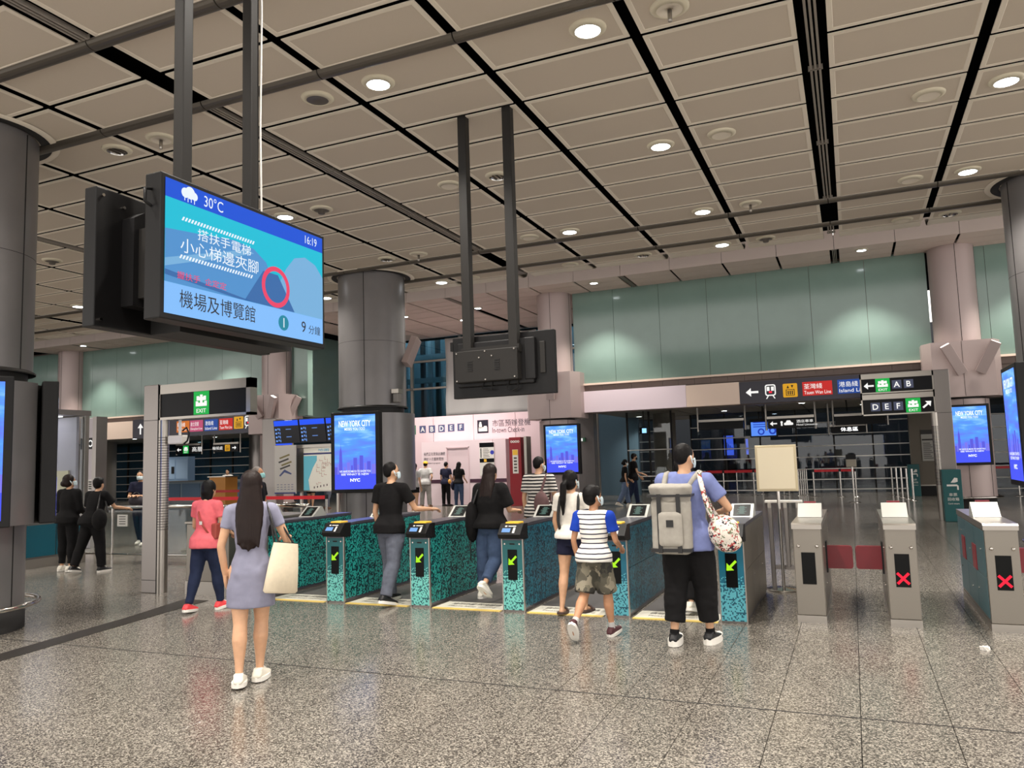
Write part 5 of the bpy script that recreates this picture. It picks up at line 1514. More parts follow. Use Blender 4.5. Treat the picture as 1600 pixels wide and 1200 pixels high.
# pedestal sign
e = empty('pedestal_sign', (-.03, 27.2, 0), 0, 'small sign on a slim chrome pole in the right concourse', 'sign')
MB().cyl((-.03, 27.2, 0), (-.03, 27.2, 1.15), .03, n=10).build('pole', M_chrome, e)
MB().lathe([(0, .03), (.2, .015), (.2, 0)], (-.03, 27.2, 0), 16).build('foot', M_chrome, e)
MB().bbox(-.2, .1, 27.16, 27.22, 1.12, 1.52, .01).build('plate', mat('plate_grey', srgb(170, 162, 146), .5), e)
MB().box(-.2, .1, 27.15, 27.16, 1.36, 1.52).build('header', M_signblk, e)
# wall panel with notice, hand sanitiser bins
e = empty('wall_board', (2.4, 31.0, 0), 0, 'bronze wall board with a long printed notice left of the gantry post', 'notice board')
r = rect_y(1435, 665, 1470, 758, 31.0)
MB().box(1.9, 3.35, 31.0, 31.4, .35, 3.4).build('board', mat('bronze', srgb(106, 98, 86), .45, metal=.3), e)
MB().box(1.95, 3.3, 31.0, 31.3, .0, .35).build('plinth', M_black, e)
MB().box(1.88, 3.36, 30.97, 31.05, .33, .37).build('kick_rail', M_steel2, e)
r = rect_y(1438, 672, 1461, 720, 30.95); sh_ = bxz('notice', (r[0], r[1], r[2], r[3]), 30.95, .04, mat('notice_grey', srgb(176, 172, 164), .5), e)
f = Fr((r[0], 30.95, r[2]), (1, 0, 0), (0, 0, 1)); w = r[1] - r[0]; h = r[3] - r[2]; q = MB()
f.rect(q, 0, w, h * .86, h, .003); f.rect(q, w * .05, w, h * .66, h * .71, .003)
for i in range(9): f.rect(q, w * .12, w * (.9 - .1 * (i % 3)), h * (.08 + .06 * i), h * (.1 + .06 * i), .003)
q.build('print', mat('print_dark', srgb(50, 48, 46)), sh_)
def bin_(x, y, s, label):
    e = empty('sanitiser_bin', (x, y, 0), 0, label, 'bin', 'teal card return bins')
    MB().bbox(x - .19 * s, x + .19 * s, y, y + .3 * s, 0, 1.15 * s, .01).build('body', M_tealbin, e)
    f = Fr((x - .19 * s, y, 0), (1, 0, 0), (0, 0, 1)); q = MB()
    f.poly(q, [(.08 * s, .82 * s), (.28 * s, .82 * s), (.31 * s, .79 * s), (.31 * s, .70 * s), (.28 * s, .70 * s), (.28 * s, .78 * s), (.08 * s, .78 * s)], .003)
    f.poly(q, [(.16 * s, .86 * s), (.24 * s, .97 * s), (.3 * s, .96 * s), (.3 * s, .88 * s), (.24 * s, .86 * s)], .003)
    q.build('hand_icon', M_white, e)
    text(f, '車票', .11 * s, .56 * s, .07 * s, M_white, e, w=.16 * s); text(f, '回收箱', .08 * s, .46 * s, .07 * s, M_white, e, w=.22 * s); text(f, 'Card return', .08 * s, .38 * s, .035 * s, M_white, e, w=.22 * s)
bin_(2.0, 20.0, 1.0, 'teal bin with white hand icon at the foot of the gantry post')
p = aty(1427, 742, 31); bin_(p.x, 30.6, .95, 'smaller looking teal bin farther back beside the queue posts')

# ---------------- service booth at left
e = empty('service_booth', (-14.8, 9.95, 0), 0, 'glass service booth with teal base panels behind the two black-clad women', 'booth')
MB().box(-16.4, -13.5, 9.32, 10.6, .16, .80).build('base', mat('booth_base', srgb(118, 114, 110), .4, metal=.5), e)
MB().box(-16.4, -13.48, 9.31, 10.6, 0, .16).build('plinth', M_steel2, e)
for a, b in ((9.42, 9.98), (10.0, 10.56)): MB().box(-13.51, -13.485, a, b, .2, .76).build('base_panel', M_teal, e)
for a, b in ((-14.9, -14.22), (-14.2, -13.54)): MB().box(a, b, 9.30, 9.33, .2, .76).build('base_panel', M_teal, e)
MB().bbox(-16.4, -13.4, 9.25, 10.62, .98, 1.03, .008).build('counter', M_steel2, e)
for x, y in ((-13.52, 9.36), (-13.52, 10.58)): MB().box(x - .04, x + .04, y - .04, y + .04, .8, 2.84).build('corner_post', M_steel2, e)
MB().box(-16.4, -13.46, 9.3, 10.64, 2.76, 2.86).build('roof_frame', M_steel, e)
for a, b in ((9.42, 10.54),): MB().box(-13.53, -13.51, a, b, 1.04, 2.75).build('pane', M_glass, e)
MB().box(-16.3, -13.58, 9.34, 9.36, 1.04, 2.75).build('pane', M_glass, e)
MB().box(-16.3, -13.58, 10.56, 10.58, 1.04, 2.75).build('pane', M_glass, e)
MB().box(-16.3, -13.6, 10.44, 10.5, 1.04, 2.74).build('added_back_wall', mat('added_booth_wall', srgb(196, 190, 206), .3), e)  # pale wall added to make the booth brighter inside
MB().box(-16.0, -13.8, 9.5, 10.3, 2.74, 2.76).build('added_light_panel', emis('added_booth_glow', (1, .97, 1), 2.0), e)  # glowing panel added to light up the booth
MB().box(-14.2, -13.75, 10.40, 10.43, 1.1, 1.72).build('notice_sheet', mat('board_cream', srgb(226, 214, 186)), e)
NX = rect_y(126, 655, 150, 770, 12.4)[:2]; ND = NX[0] + 15.05
e = empty('number_board', (sum(NX) / 2, 12.4, 0), 0, 'tall steel board with window number and small notices behind the booth', 'notice board')
MB().bbox(NX[0], NX[1], 12.4, 12.6, 0, 2.9, .01).build('board', mat('board_grey', srgb(176, 168, 172), .4, metal=.3), e)
MB().box(NX[1] - .1, NX[1] + .02, 12.36, 12.64, 0, 2.92).build('post', M_steel, e)
f = Fr((NX[0] - .33, 12.4, 0), (1, 0, 0), (0, 0, 1))
q = MB(); f.rect(q, .35, .8, 2.2, 2.45, .004); q.build('number_plate', M_signblk, e); text(f, '1', .45, 2.24, .17, E_white, e, d=.007)
q = MB(); f.ring(q, .67, 2.325, .05, .08, .007, n=16); q.build('symbol', E_white, e)
for i in range(2):
    q = MB(); f.rect(q, .62, .85, .95 + .32 * i, 1.2 + .32 * i, .004); s_ = q.build('notice', M_white, e)
    q = MB()
    for k in range(4): f.rect(q, .64, .83, .98 + .32 * i + .05 * k, 1.01 + .32 * i + .05 * k, .006)
    q.build('print', mat('print_dark', srgb(50, 48, 46)), s_)
# counters and service wall in the left concourse
e = empty('service_counter', (-31.5, 32.4, 0), 0, 'long pale counter with steel rails in the left concourse', 'counter')
MB().box(-35.2, -28.1, 32.4, 33.2, 0, 1.05).build('body', mat('counter_pale', srgb(150, 166, 178), .5), e)
MB().box(-35.2, -28.0, 32.2, 33.3, 1.05, 1.1).build('top', M_steel2, e)
for i in range(5): MB().box(-35.2 + 1.42 * i, -33.9 + 1.42 * i, 32.36, 32.4, .15, .95).build('front_panel', mat('counter_blue', srgb(96, 120, 146), .5), e)
e = empty('kiosk_cabinet', (-36.0, 33.4, 0), 0, 'pale blue cabinet wall with a small dark slot at left concourse', 'cabinet')
MB().box(-37.3, -34.4, 33.4, 33.9, 0, 2.45).build('body', mat('cabinet_blue_glow', srgb(132, 158, 184), .5, emit=.06, ecol=(.5, .7, 1)), e)  # faint blue emission stands in for light falling on the cabinet
for i in range(3): MB().box(-37.2 + .95 * i, -36.3 + .95 * i, 33.36, 33.4, 1.2, 2.3).build('door', mat('cabinet_blue2_glow', srgb(150, 174, 198), .45, emit=.06, ecol=(.5, .7, 1)), e)  # doors carry the same painted-in blue glow
MB().box(-35.6, -35.4, 33.33, 33.36, 1.5, 1.9).build('slot', M_black, e)
e = empty('reception_desk', (-20.6, 25.6, 0), 0, 'small orange wooden desk panel behind the pink-shirt woman', 'desk')
r = rect_y(327, 746, 352, 757, 24.9)
MB().bbox(r[0], r[1], 24.9, 25.6, .02, r[3], .01).build('body', mat('desk_orange', srgb(206, 140, 62), .5), e)
MB().box(r[0] - .05, r[1] + .05, 24.85, 25.65, r[3], r[3] + .04).build('top', M_steel2, e)
# little green exit box and blue clock on the concourse
r = rect_y(906, 684, 914, 690, 26)
e = empty('exit_box', ((r[0] + r[1]) / 2, 26, r[2]), 0, 'tiny green exit box beside the wall column', 'sign')
MB().box(r[0], r[1], 26, 26.1, r[2], r[3]).build('box', mat('exit_green_dull', srgb(58, 112, 84)), e)
MB().box(r[0] + .05, r[0] + .1, 25.99, 26, r[2] + .02, r[3] - .02).build('mark', E_white, e)
MB().box(r[0] - .3, r[1] + .3, 26.1, 26.5, 0, 3.3).build('fixing_board', M_column, e)
r = rect_y(999, 668, 1012, 678, 29)
e = empty('lit_box_sign', ((r[0] + r[1]) / 2, 29, r[2]), 0, 'small glowing blue-white sign above the couple', 'sign')
MB().box(r[0], r[1], 29, 29.12, r[2], r[3]).build('box', M_signblk, e)
MB().box(r[0] + .1, r[1] - .04, 28.99, 29, r[2] + .04, r[3] - .04).build('face', emis('cool_sign', srgb(150, 210, 255), 1.5), e)
MB().cyl(((r[0] + r[1]) / 2, 29.06, r[3]), ((r[0] + r[1]) / 2, 29.06, 3.4), .02).build('hanger', M_charcoal, e)
# camera dome on the column behind the gates
e = empty('security_camera', (-8.25, 13.35, 2.9), 0, 'small security camera on the right side of the column behind the gates', 'camera')
MB().box(-8.28, -8.12, 13.2, 13.36, 3.05, 3.13).build('bracket', M_steel2, e)
MB().bbox(-8.24, -8.12, 13.18, 13.32, 2.86, 3.05, .02).build('housing', mat('cam_grey', srgb(120, 116, 112), .4), e)
print('back done')
# ================================================================== PEOPLE
M_skin = mat('skin', srgb(206, 160, 126), 0.5, noise_s=25, noise_amt=0.05)
M_skin2 = mat('skin_tan', srgb(188, 138, 104), 0.5, noise_s=25, noise_amt=0.05)
M_hair = mat('hair_black', srgb(14, 11, 11), 0.5, spec=.18, bump=0.6, bump_s=60, stretch=(1, 1, .12))
M_hairbr = mat('hair_brown', srgb(30, 19, 16), 0.45, spec=.22, bump=0.6, bump_s=60, stretch=(1, 1, .12))
M_hairgr = mat('hair_grey', srgb(120, 112, 106), 0.5, bump=0.5, bump_s=60)
M_mask = mat('face_mask', srgb(206, 224, 230), 0.7)
M_maskbl = mat('face_mask_teal', srgb(150, 206, 206), 0.7)
M_eye = mat('eye_dark', srgb(24, 18, 16), 0.2)
M_lip = mat('lip', srgb(168, 96, 86), 0.5)
JOBS = []          # (object, voxel, smooth iterations, fold amplitude)


def cloth(name, r, g, b, rough=0.85, na=0.10):
    return mat('cloth_' + name, srgb(r, g, b), rough, noise_s=14, noise_amt=na, bump=0.25, bump_s=420, spec=0.2)


def stripes(name, c0, c1, period, duty, axis='Z', off=0.0):
    if name in MATS: return MATS[name]
    m = bpy.data.materials.new(name); m.use_nodes = True; MATS[name] = m
    nt = m.node_tree; N = nt.nodes; L = nt.links; b = N['Principled BSDF']; b.inputs['Roughness'].default_value = .85
    tc = N.new('ShaderNodeTexCoord'); sp = N.new('ShaderNodeSeparateXYZ'); L.new(tc.outputs['Object'], sp.inputs[0])
    nz = N.new('ShaderNodeTexNoise'); nz.inputs['Scale'].default_value = 5; L.new(tc.outputs['Object'], nz.inputs['Vector'])
    w = N.new('ShaderNodeMath'); w.operation = 'MULTIPLY_ADD'; w.inputs[1].default_value = .02; L.new(nz.outputs['Fac'], w.inputs[0]); L.new(sp.outputs[axis], w.inputs[2])
    dv = N.new('ShaderNodeMath'); dv.operation = 'DIVIDE'; dv.inputs[1].default_value = period; L.new(w.outputs[0], dv.inputs[0])
    fr = N.new('ShaderNodeMath'); fr.operation = 'FRACT'; L.new(dv.outputs[0], fr.inputs[0])
    gt = N.new('ShaderNodeMath'); gt.operation = 'GREATER_THAN'; gt.inputs[1].default_value = 1 - duty; L.new(fr.outputs[0], gt.inputs[0])
    mx = N.new('ShaderNodeMix'); mx.data_type = 'RGBA'; mx.inputs['A'].default_value = (*c0, 1); mx.inputs['B'].default_value = (*c1, 1)
    L.new(gt.outputs[0], mx.inputs['Factor']); L.new(mx.outputs['Result'], b.inputs['Base Color'])
    return m


def blotch(name, cols, scale=12, rough=.85):
    """camouflage / floral print: voronoi patches in several colours"""
    m = bpy.data.materials.new(name); m.use_nodes = True; MATS[name] = m
    nt = m.node_tree; N = nt.nodes; L = nt.links; b = N['Principled BSDF']; b.inputs['Roughness'].default_value = rough
    tc = N.new('ShaderNodeTexCoord'); nz = N.new('ShaderNodeTexNoise'); nz.inputs['Scale'].default_value = scale * .8
    L.new(tc.outputs['Object'], nz.inputs['Vector'])
    ad = N.new('ShaderNodeMix'); ad.data_type = 'RGBA'; ad.inputs['Factor'].default_value = .12
    L.new(tc.outputs['Object'], ad.inputs['A']); L.new(nz.outputs['Color'], ad.inputs['B'])
    vo = N.new('ShaderNodeTexVoronoi'); vo.inputs['Scale'].default_value = scale; L.new(ad.outputs['Result'], vo.inputs['Vector'])
    sp = N.new('ShaderNodeSeparateColor'); L.new(vo.outputs['Color'], sp.inputs[0])
    rp = N.new('ShaderNodeValToRGB'); rp.color_ramp.interpolation = 'CONSTANT'; L.new(sp.outputs[0], rp.inputs['Fac'])
    e = rp.color_ramp.elements; e[0].color = (*cols[0], 1); e[1].position = 1 / len(cols); e[1].color = (*cols[1], 1)
    for i in range(2, len(cols)):
        k = e.new(i / len(cols)); k.color = (*cols[i], 1)
    L.new(rp.outputs['Color'], b.inputs['Base Color'])
    return m


def job(mb, name, mt, parent, vox, it=4, fold=0.0):
    me = mb.mesh(name, mt)
    o = link_mesh(name, me, parent)
    JOBS.append((o, vox, it, fold))
    return o


def limb(mb, pts, rad, n=12):
    """tapered limb with rounded ends"""
    pts = [Vector(p) for p in pts]
    mb.tube(pts, rad, n)
    mb.ell(pts[0], (rad[0],) * 3, 12, 8); mb.ell(pts[-1], (rad[-1],) * 3, 12, 8)
    for p, r in list(zip(pts, rad))[1:-1]: mb.ell(p, (r,) * 3, 12, 8)


def seg(a, b, t): return a + (b - a) * t


class Person:
    def __init__(s, label, loc, heading, H, female=False, build=1.0, legs=((0, 0, 3, 0), (0, 0, 3, 0)), arms=((0, 8, 12, 0), (0, 8, 12, 0)), lean=2, hyaw=0, hpitch=0,
                 skin=None, vox=.013, headscale=1.0, hands=True, curl=35):
        s.H = H; s.skin = skin or M_skin; s.vox = vox; s.f = female; s.b = build
        s.e = empty('person', (loc[0], loc[1], 0), R(heading), label, 'person')
        k = H; S = Vector
        hw = .052 if female else .05
        s.shw = (.098 if female else .112) * (.97 + .03 * build)
        hz = .525 * k; ul, ll = .245 * k, .235 * k
        foot_h = .045 * k
        legs_pts = []; low = 1e9
        for side, (fl, kn, ab, fp) in zip((-1, 1), legs):
            hip = S((side * hw * k, 0, 0))
            d1 = S((side * math.sin(R(ab)), math.sin(R(fl)), -math.cos(R(fl)))).normalized()
            knee = hip + ul * d1
            d2 = S((side * math.sin(R(ab)) * .6, math.sin(R(fl - kn)), -math.cos(R(fl - kn)))).normalized()
            ank = knee + ll * d2
            fd = S((side * .12, math.cos(R(fp)), -math.sin(R(fp)))).normalized(); fu = S((0, math.sin(R(fp)), math.cos(R(fp))))
            heel = ank - fu * foot_h - fd * .045 * k; toe = ank - fu * foot_h + fd * .105 * k
            low = min(low, heel.z, toe.z)
            legs_pts.append([hip, knee, ank, heel, toe, fd, fu])
        dz = S((0, 0, -low))
        s.legs = [[p + dz for p in L[:5]] + L[5:] for L in legs_pts]
        s.pel = dz.copy()
        LM = Matrix.Rotation(R(-lean), 4, 'X')
        def T(x, y, z): return s.pel + LM @ S((x, y, z))
        s.T = T; s.LM = LM
        s.sh = [T(-s.shw * k, -.005 * k, .285 * k), T(s.shw * k, -.005 * k, .285 * k)]
        s.arms = []
        for i, (side, a) in enumerate(zip((-1, 1), arms)):
            fl, ab, el, inw = a[:4]
            d1 = S((side * math.sin(R(ab)), math.sin(R(fl)) * math.cos(R(ab)), -math.cos(R(fl)) * math.cos(R(ab))))
            elb = s.sh[i] + .172 * k * d1
            f2 = fl + el
            d2 = S((-side * math.sin(R(inw)), math.sin(R(f2)) * math.cos(R(inw)), -math.cos(R(f2)) * math.cos(R(inw)))).normalized()
            wri = elb + .148 * k * d2
            s.arms.append([s.sh[i], elb, wri, d2])
        s.neck = T(0, -.008 * k, .325 * k); hs = headscale; s.hs = hs
        HM = LM @ Matrix.Rotation(R(hyaw), 4, 'Z') @ Matrix.Rotation(R(-hpitch), 4, 'X')
        s.HM = HM.to_3x3().to_4x4()
        nt = T(0, .004 * k, .345 * k)
        s.nt = nt
        s.hr = (.046 * k * hs, .058 * k * hs, .067 * k * hs)
        s.hc = nt + s.HM @ S((0, .008 * k, (1.0 - .525 - .345) * k * hs - s.hr[2]))
        s.body(hands, curl)

    def body(s, hands, curl):
        k = s.H; b = s.b; mb = MB(); T = s.T
        tx = s.LM @ Vector((1, 0, 0)); ty = s.LM @ Vector((0, 1, 0))
        f = s.f
        prof = [(-.055, .055, .055), (-.01, .096 if f else .080, .064), (.03, .091 if f else .078, .060), (.10, .066 if f else .074, .050), (.18, .076 if f else .086, .058), (.24, .085 if f else .098, .058), (.285, .085 if f else .10, .046), (.315, .045, .036), (.335, .032, .034)]
        s.prof = prof
        mb.loft([(T(0, -.004 * k if z < .05 else 0, z * k), tx, ty, rx * k * (.5 + .5 * b) * .94, ry * k * b * .92) for z, rx, ry in prof], 20)
        s.lr = [(.053 if f else .056) * (.6 + .4 * b) * k, .047 * (.6 + .4 * b) * k, .034 * k * (.7 + .3 * b), .032 * k, .019 * k]
        for hip, knee, ank, heel, toe, fd, fu in s.legs:
            up = s.lr
            limb(mb, [hip, seg(hip, knee, .45), seg(hip, knee, .8), knee], [up[0], up[1] * (1.1 if f else 1.04), up[2] * 1.13, up[2]])
            calf = seg(knee, ank, .32) - Vector((0, .006 * k, 0))
            limb(mb, [knee, calf, seg(knee, ank, .7), ank], [up[2] * .97, up[3] * 1.12, .0235 * k, up[4] * .92])
            limb(mb, [ank - fu * .01 * k, seg(heel, toe, .25) + fu * .018 * k, seg(heel, toe, .62) + fu * .016 * k, toe + fu * .014 * k - fd * .015 * k], [.018 * k, .02 * k, .019 * k, .013 * k], 10)
        s.ar = [.028 * (.5 + .5 * b) * k, .024 * (.5 + .5 * b) * k, .0195 * k, .0145 * k]
        for sh, el, wr, d in s.arms:
            limb(mb, [sh, seg(sh, el, .55), el], [s.ar[0], s.ar[1], s.ar[2]])
            limb(mb, [el, seg(el, wr, .3), wr], [s.ar[2], s.ar[2] * 1.02, s.ar[3]])
        # neck and head
        limb(mb, [s.neck - Vector((0, 0, .02 * k)), s.nt, s.hc - s.HM @ Vector((0, .01 * k, .03 * k))], [.036 * k, .030 * k, .031 * k])
        HMr = s.HM; hr = s.hr
        def Hp(x, y, z): return s.hc + HMr @ Vector((x * hr[0], y * hr[1], z * hr[2]))
        s.Hp = Hp
        mb.ell(s.hc + HMr @ Vector((0, -.06 * hr[1], .12 * hr[2])), (hr[0], hr[1] * .94, hr[2] * .88), 20, 14, M=HMr)
        mb.ell(Hp(0, .24, -.38), (hr[0] * .80, hr[1] * .66, hr[2] * .60), 16, 12, M=HMr)
        mb.ell(Hp(0, .52, -.78), (hr[0] * .42, hr[1] * .30, hr[2] * .2), 12, 8, M=HMr)
        mb.ell(Hp(0, .93, -.22), (hr[0] * .15, hr[1] * .20, hr[2] * .14), 10, 8, M=HMr)
        mb.ell(Hp(0, .84, .0), (hr[0] * .11, hr[1] * .12, hr[2] * .26), 10, 8, M=HMr)
        mb.ell(Hp(0, .80, .16), (hr[0] * .55, hr[1] * .12, hr[2] * .08), 12, 8, M=HMr)
        for sx in (-1, 1):
            mb.ell(Hp(sx * .98, -.08, -.10), (hr[0] * .13, hr[1] * .2, hr[2] * .24), 10, 8, M=HMr)
        s.bo = job(mb, 'body', s.skin, s.e, s.vox, 3)
        if hands:
            s.hands_mb = MB()
            for i, (sh, el, wr, d) in enumerate(s.arms): s.hand(i, wr, d, curl)
            s.bo['_hands'] = 1
            HANDS[s.bo.name] = s.hands_mb
        for sx in (-1, 1): MB().ell(Hp(sx * .36, .80, -.0), (hr[0] * .13, hr[1] * .07, hr[2] * .06), 8, 6, M=HMr).build('eye', M_eye, s.e, world=False)
        MB().ell(Hp(0, .82, -.56), (hr[0] * .26, hr[1] * .08, hr[2] * .045), 10, 6, M=HMr).build('mouth', M_lip, s.e, world=False)

    def hand(s, i, wr, d, curl):
        k = s.H; side = -1 if i == 0 else 1
        mb = s.hands_mb
        d = d.normalized()
        # palm faces inwards (towards the body) when the arm hangs, downwards when it is raised
        inn = Vector((-side, 0, 0)) * max(0, -d.z) + Vector((0, 0, -1)) * (1 - max(0, -d.z)) + Vector((0, .0, 0))
        inn = (inn - d * inn.dot(d)).normalized()
        acr = d.cross(inn).normalized()          # across the knuckles
        fwd = acr if acr.y * 1 + acr.x * -side * .3 > 0 else -acr      # thumb side
        p0 = wr - d * .008 * k; p1 = wr + d * .052 * k
        mb.loft([(p0, acr, inn, .015 * k, .012 * k), (seg(p0, p1, .4), acr, inn, .021 * k, .012 * k), (seg(p0, p1, .85), acr, inn, .024 * k, .011 * k), (p1, acr, inn, .022 * k, .009 * k)], 12)
        for j, (o, L) in enumerate(((.016, .043), (.0055, .047), (-.005, .044), (-.0155, .034))):
            q = p1 + fwd * o * k - d * .004 * k; r = .0062 * k; pts = [q]; ang = R(curl * .4); dd = d
            for m in range(3):
                a = R(curl * (.5 + .5 * m)); dd = d * math.cos(a) + inn * math.sin(a)
                q = q + dd * L * k * (.42, .32, .26)[m]; pts.append(q)
            mb.tube(pts, [r, r * .95, r * .88, r * .7], 7); mb.ell(pts[-1], (r * .7,) * 3, 7, 5)
        q = seg(p0, p1, .30) + fwd * .016 * k
        t1 = (d * .7 + fwd * .65 + inn * .25).normalized(); t2 = (d * .9 + fwd * .2 + inn * .45).normalized()
        pts = [q, q + t1 * .024 * k, q + t1 * .024 * k + t2 * .022 * k]
        mb.tube(pts, [.0085 * k, .0075 * k, .0055 * k], 7); mb.ell(pts[-1], (.0055 * k,) * 3, 7, 5)

    # ---------------- clothing
    def top(s, mt, sleeve=.6, hem=-.02, loose=.012, name='shirt', sleeve_mat=None, neckz=.322, flare=0.0, fold=.005):
        k = s.H; mb = MB(); T = s.T; tx = s.LM @ Vector((1, 0, 0)); ty = s.LM @ Vector((0, 1, 0)); b = s.b
        rings = []
        zz = [hem] + [z for z, _, _ in s.prof if hem + .02 < z < neckz - .015] + [neckz]
        def R_(z):
            P = s.prof
            for (z0, a0, b0), (z1, a1, b1) in zip(P[:-1], P[1:]):
                if z0 <= z <= z1:
                    t = (z - z0) / (z1 - z0); return a0 + (a1 - a0) * t, b0 + (b1 - b0) * t
            return P[0][1:] if z < P[0][0] else P[-1][1:]
        for z in zz:
            rx, ry = R_(max(z, -.02)); lz = loose * (1.0 if z < .2 else .55) * (1.6 if z < .06 else 1) + (flare * max(0, .1 - z))
            if z < .15 and loose > .008: rx = max(rx, .076)
            bk = .012 if z < .05 else 0.0
            if z < .035 and loose > .008: rx = max(rx, .106 if s.f else .104)
            rings.append((T(0, (-.003 - bk) * k, z * k), tx, ty, rx * k * (.5 + .5 * b) + lz * k, ry * k * b + lz * k + bk * k * 1.2))
        mb.loft(rings, 24)
        sls = []
        for sh, el, wr, d in s.arms:
            sb = MB() if sleeve_mat else mb
            sls.append(sb)
            a = s.ar
            g = loose * k * .7 + .004 * k
            if sleeve > 0:
                if sleeve <= 1:
                    e1 = seg(sh, el, sleeve); sb.ell(sh, (a[0] + g,) * 3, 12, 8)
                    sb.tube([sh, seg(sh, e1, .5), e1], [a[0] + g, a[1] + g * 1.1, a[1] + g * 1.25], 14)
                else:
                    e1 = seg(el, wr, sleeve - 1); sb.ell(sh, (a[0] + g,) * 3, 12, 8); sb.ell(el, (a[2] + g,) * 3, 12, 8)
                    sb.tube([sh, seg(sh, el, .5), el], [a[0] + g, a[1] + g, a[2] + g], 14); sb.tube([el, e1], [a[2] + g, a[3] + g * 1.2], 14)
            mb.tube([seg(sh, s.neck, .75) - Vector((0, 0, .012 * k)), sh], [.034 * k, a[0] + g * .8], 12)
            mb.ell(sh, (a[0] + g * .8,) * 3, 12, 8)
        o = job(mb, name, mt, s.e, s.vox * 1.0, 3, fold)
        if sleeve_mat:
            for sb in sls: job(sb, 'sleeve', sleeve_mat, o, s.vox, 3, fold)
        return o

    def dress(s, mt, hem=-.17, loose=.004):
        k = s.H; mb = MB(); T = s.T; tx = s.LM @ Vector((1, 0, 0)); ty = s.LM @ Vector((0, 1, 0)); b = s.b
        rings = [(s.pel + Vector((0, .0, hem * k)), Vector((1, 0, 0)), Vector((0, 1, 0)), .114 * k * b, .086 * k * b), (s.pel + Vector((0, 0, -.08 * k)), Vector((1, 0, 0)), Vector((0, 1, 0)), .114 * k * b, .084 * k * b)]
        for z, rx, ry in s.prof[1:-1]:
            rings.append((T(0, -.004 * k, z * k), tx, ty, (rx * (.5 + .5 * b) + loose) * k, (ry * b + loose + (.006 if z < .02 else 0)) * k))
        mb.loft(rings, 24)
        for sx in (-1, 1): mb.ell(s.pel + Vector((sx * .036 * k, -.034 * k, -.015 * k)), (.045 * k, .042 * k, .055 * k), 14, 10)
        for sh, el, wr, d in s.arms:
            g = .006 * k; e1 = seg(sh, el, .5); mb.ell(sh, (s.ar[0] + g,) * 3, 12, 8)
            mb.tube([sh, e1], [s.ar[0] + g, s.ar[1] + g * 1.1], 14)
            mb.tube([seg(sh, s.neck, .75) - Vector((0, 0, .012 * k)), sh], [.032 * k, s.ar[0] + g], 12)
        return job(mb, 'dress', mt, s.e, s.vox, 3, .004)

    def bottoms(s, mt, length=1.0, loose=.010, name='trousers', waist=.09, cuff=None, fold=.005):
        """length along the leg: .5 knee, 1 ankle"""
        k = s.H; b = s.b; mb = MB(); T = s.T; tx = s.LM @ Vector((1, 0, 0)); ty = s.LM @ Vector((0, 1, 0))
        g = loose * k
        mb.loft([(s.pel + Vector((0, 0, -.05 * k)), (1, 0, 0), (0, 1, 0), .078 * k * (.5 + .5 * b) + g, .058 * k * b + g), (T(0, -.003 * k, -.01 * k), tx, ty, (.089 if s.f else .082) * k * (.5 + .5 * b) + g, .064 * k * b + g),
                 (T(0, 0, .04 * k), tx, ty, .082 * k * (.5 + .5 * b) + g * .7, .058 * k * b + g * .7), (T(0, 0, waist * k), tx, ty, .070 * k * (.5 + .5 * b) + g * .5, .052 * k * b + g * .5)], 22)
        for sx in (-1, 1): mb.ell(s.pel + Vector((sx * .036 * k, -.030 * k, -.02 * k)), (.046 * k * b, .042 * k * b, .055 * k), 14, 10)
        for hip, knee, ank, heel, toe, fd, fu in s.legs:
            lr = s.lr
            if length <= .5:
                e1 = seg(hip, knee, length / .5)
                mb.tube([hip, seg(hip, e1, .5), e1], [lr[0] + g, lr[1] + g * 1.3, lr[1] * .93 + g * 1.7], 16)
            else:
                t = (length - .5) / .5; e1 = seg(knee, ank, t)
                c = cuff * k if cuff else lr[4] + g * 1.6
                mb.tube([hip, seg(hip, knee, .5), knee, seg(knee, ank, min(.34, t * .6)) - Vector((0, .005 * k, 0)), seg(knee, e1, .75), e1], [lr[0] + g, lr[1] * 1.06 + g, lr[2] * 1.1 + g, max(lr[3] * 1.14 + g, c), max(.026 * k + g * .8, c), c], 16)
                mb.ell(knee, (lr[2] + g * 1.05,) * 3, 12, 8)
            mb.ell(hip - Vector((0, 0, .012 * k)), ((lr[0] + g) * .95, (lr[0] + g) * .95, (lr[0] + g) * .8), 12, 8)
        return job(mb, name, mt, s.e, s.vox, 3, fold)

    def shoes(s, mt, sole=None, chunky=1.0, sandal=False):
        k = s.H
        for hip, knee, ank, heel, toe, fd, fu in s.legs:
            rt = fd.cross(fu).normalized(); L = (toe - heel).length
            a = heel - fd * .012 * k; bb = toe + fd * .016 * k
            so = MB(); n = 14
            def outline(t):   # half width along the foot
                return (.021 + .010 * math.sin(math.pi * min(1, max(0, t)) ** .8) + .004 * math.sin(math.pi * t)) * k
            pts = [a + (bb - a) * (i / n) for i in range(n + 1)]
            lo = []; hi = []
            hs = (.020 if sole else .014) * k * chunky
            for i, p in enumerate(pts):
                t = i / n; w = outline(t) * (math.sqrt(max(0, 1 - ((t - .5) / .5) ** 8)) * .97 + .03)
                lift = fu * (.008 * k * max(0, (t - .75) / .25) ** 2)
                lo.append((p - rt * w + lift, p + rt * w + lift)); hi.append((p - rt * w + fu * hs + lift, p + rt * w + fu * hs + lift))
            v = []; fs = []
            for l, h in zip(lo, hi): v += [l[0], l[1], h[1], h[0]]
            for i in range(n):
                q = 4 * i; fs += [(q, q + 1, q + 5, q + 4), (q + 1, q + 2, q + 6, q + 5), (q + 2, q + 3, q + 7, q + 6), (q + 3, q, q + 4, q + 7)]
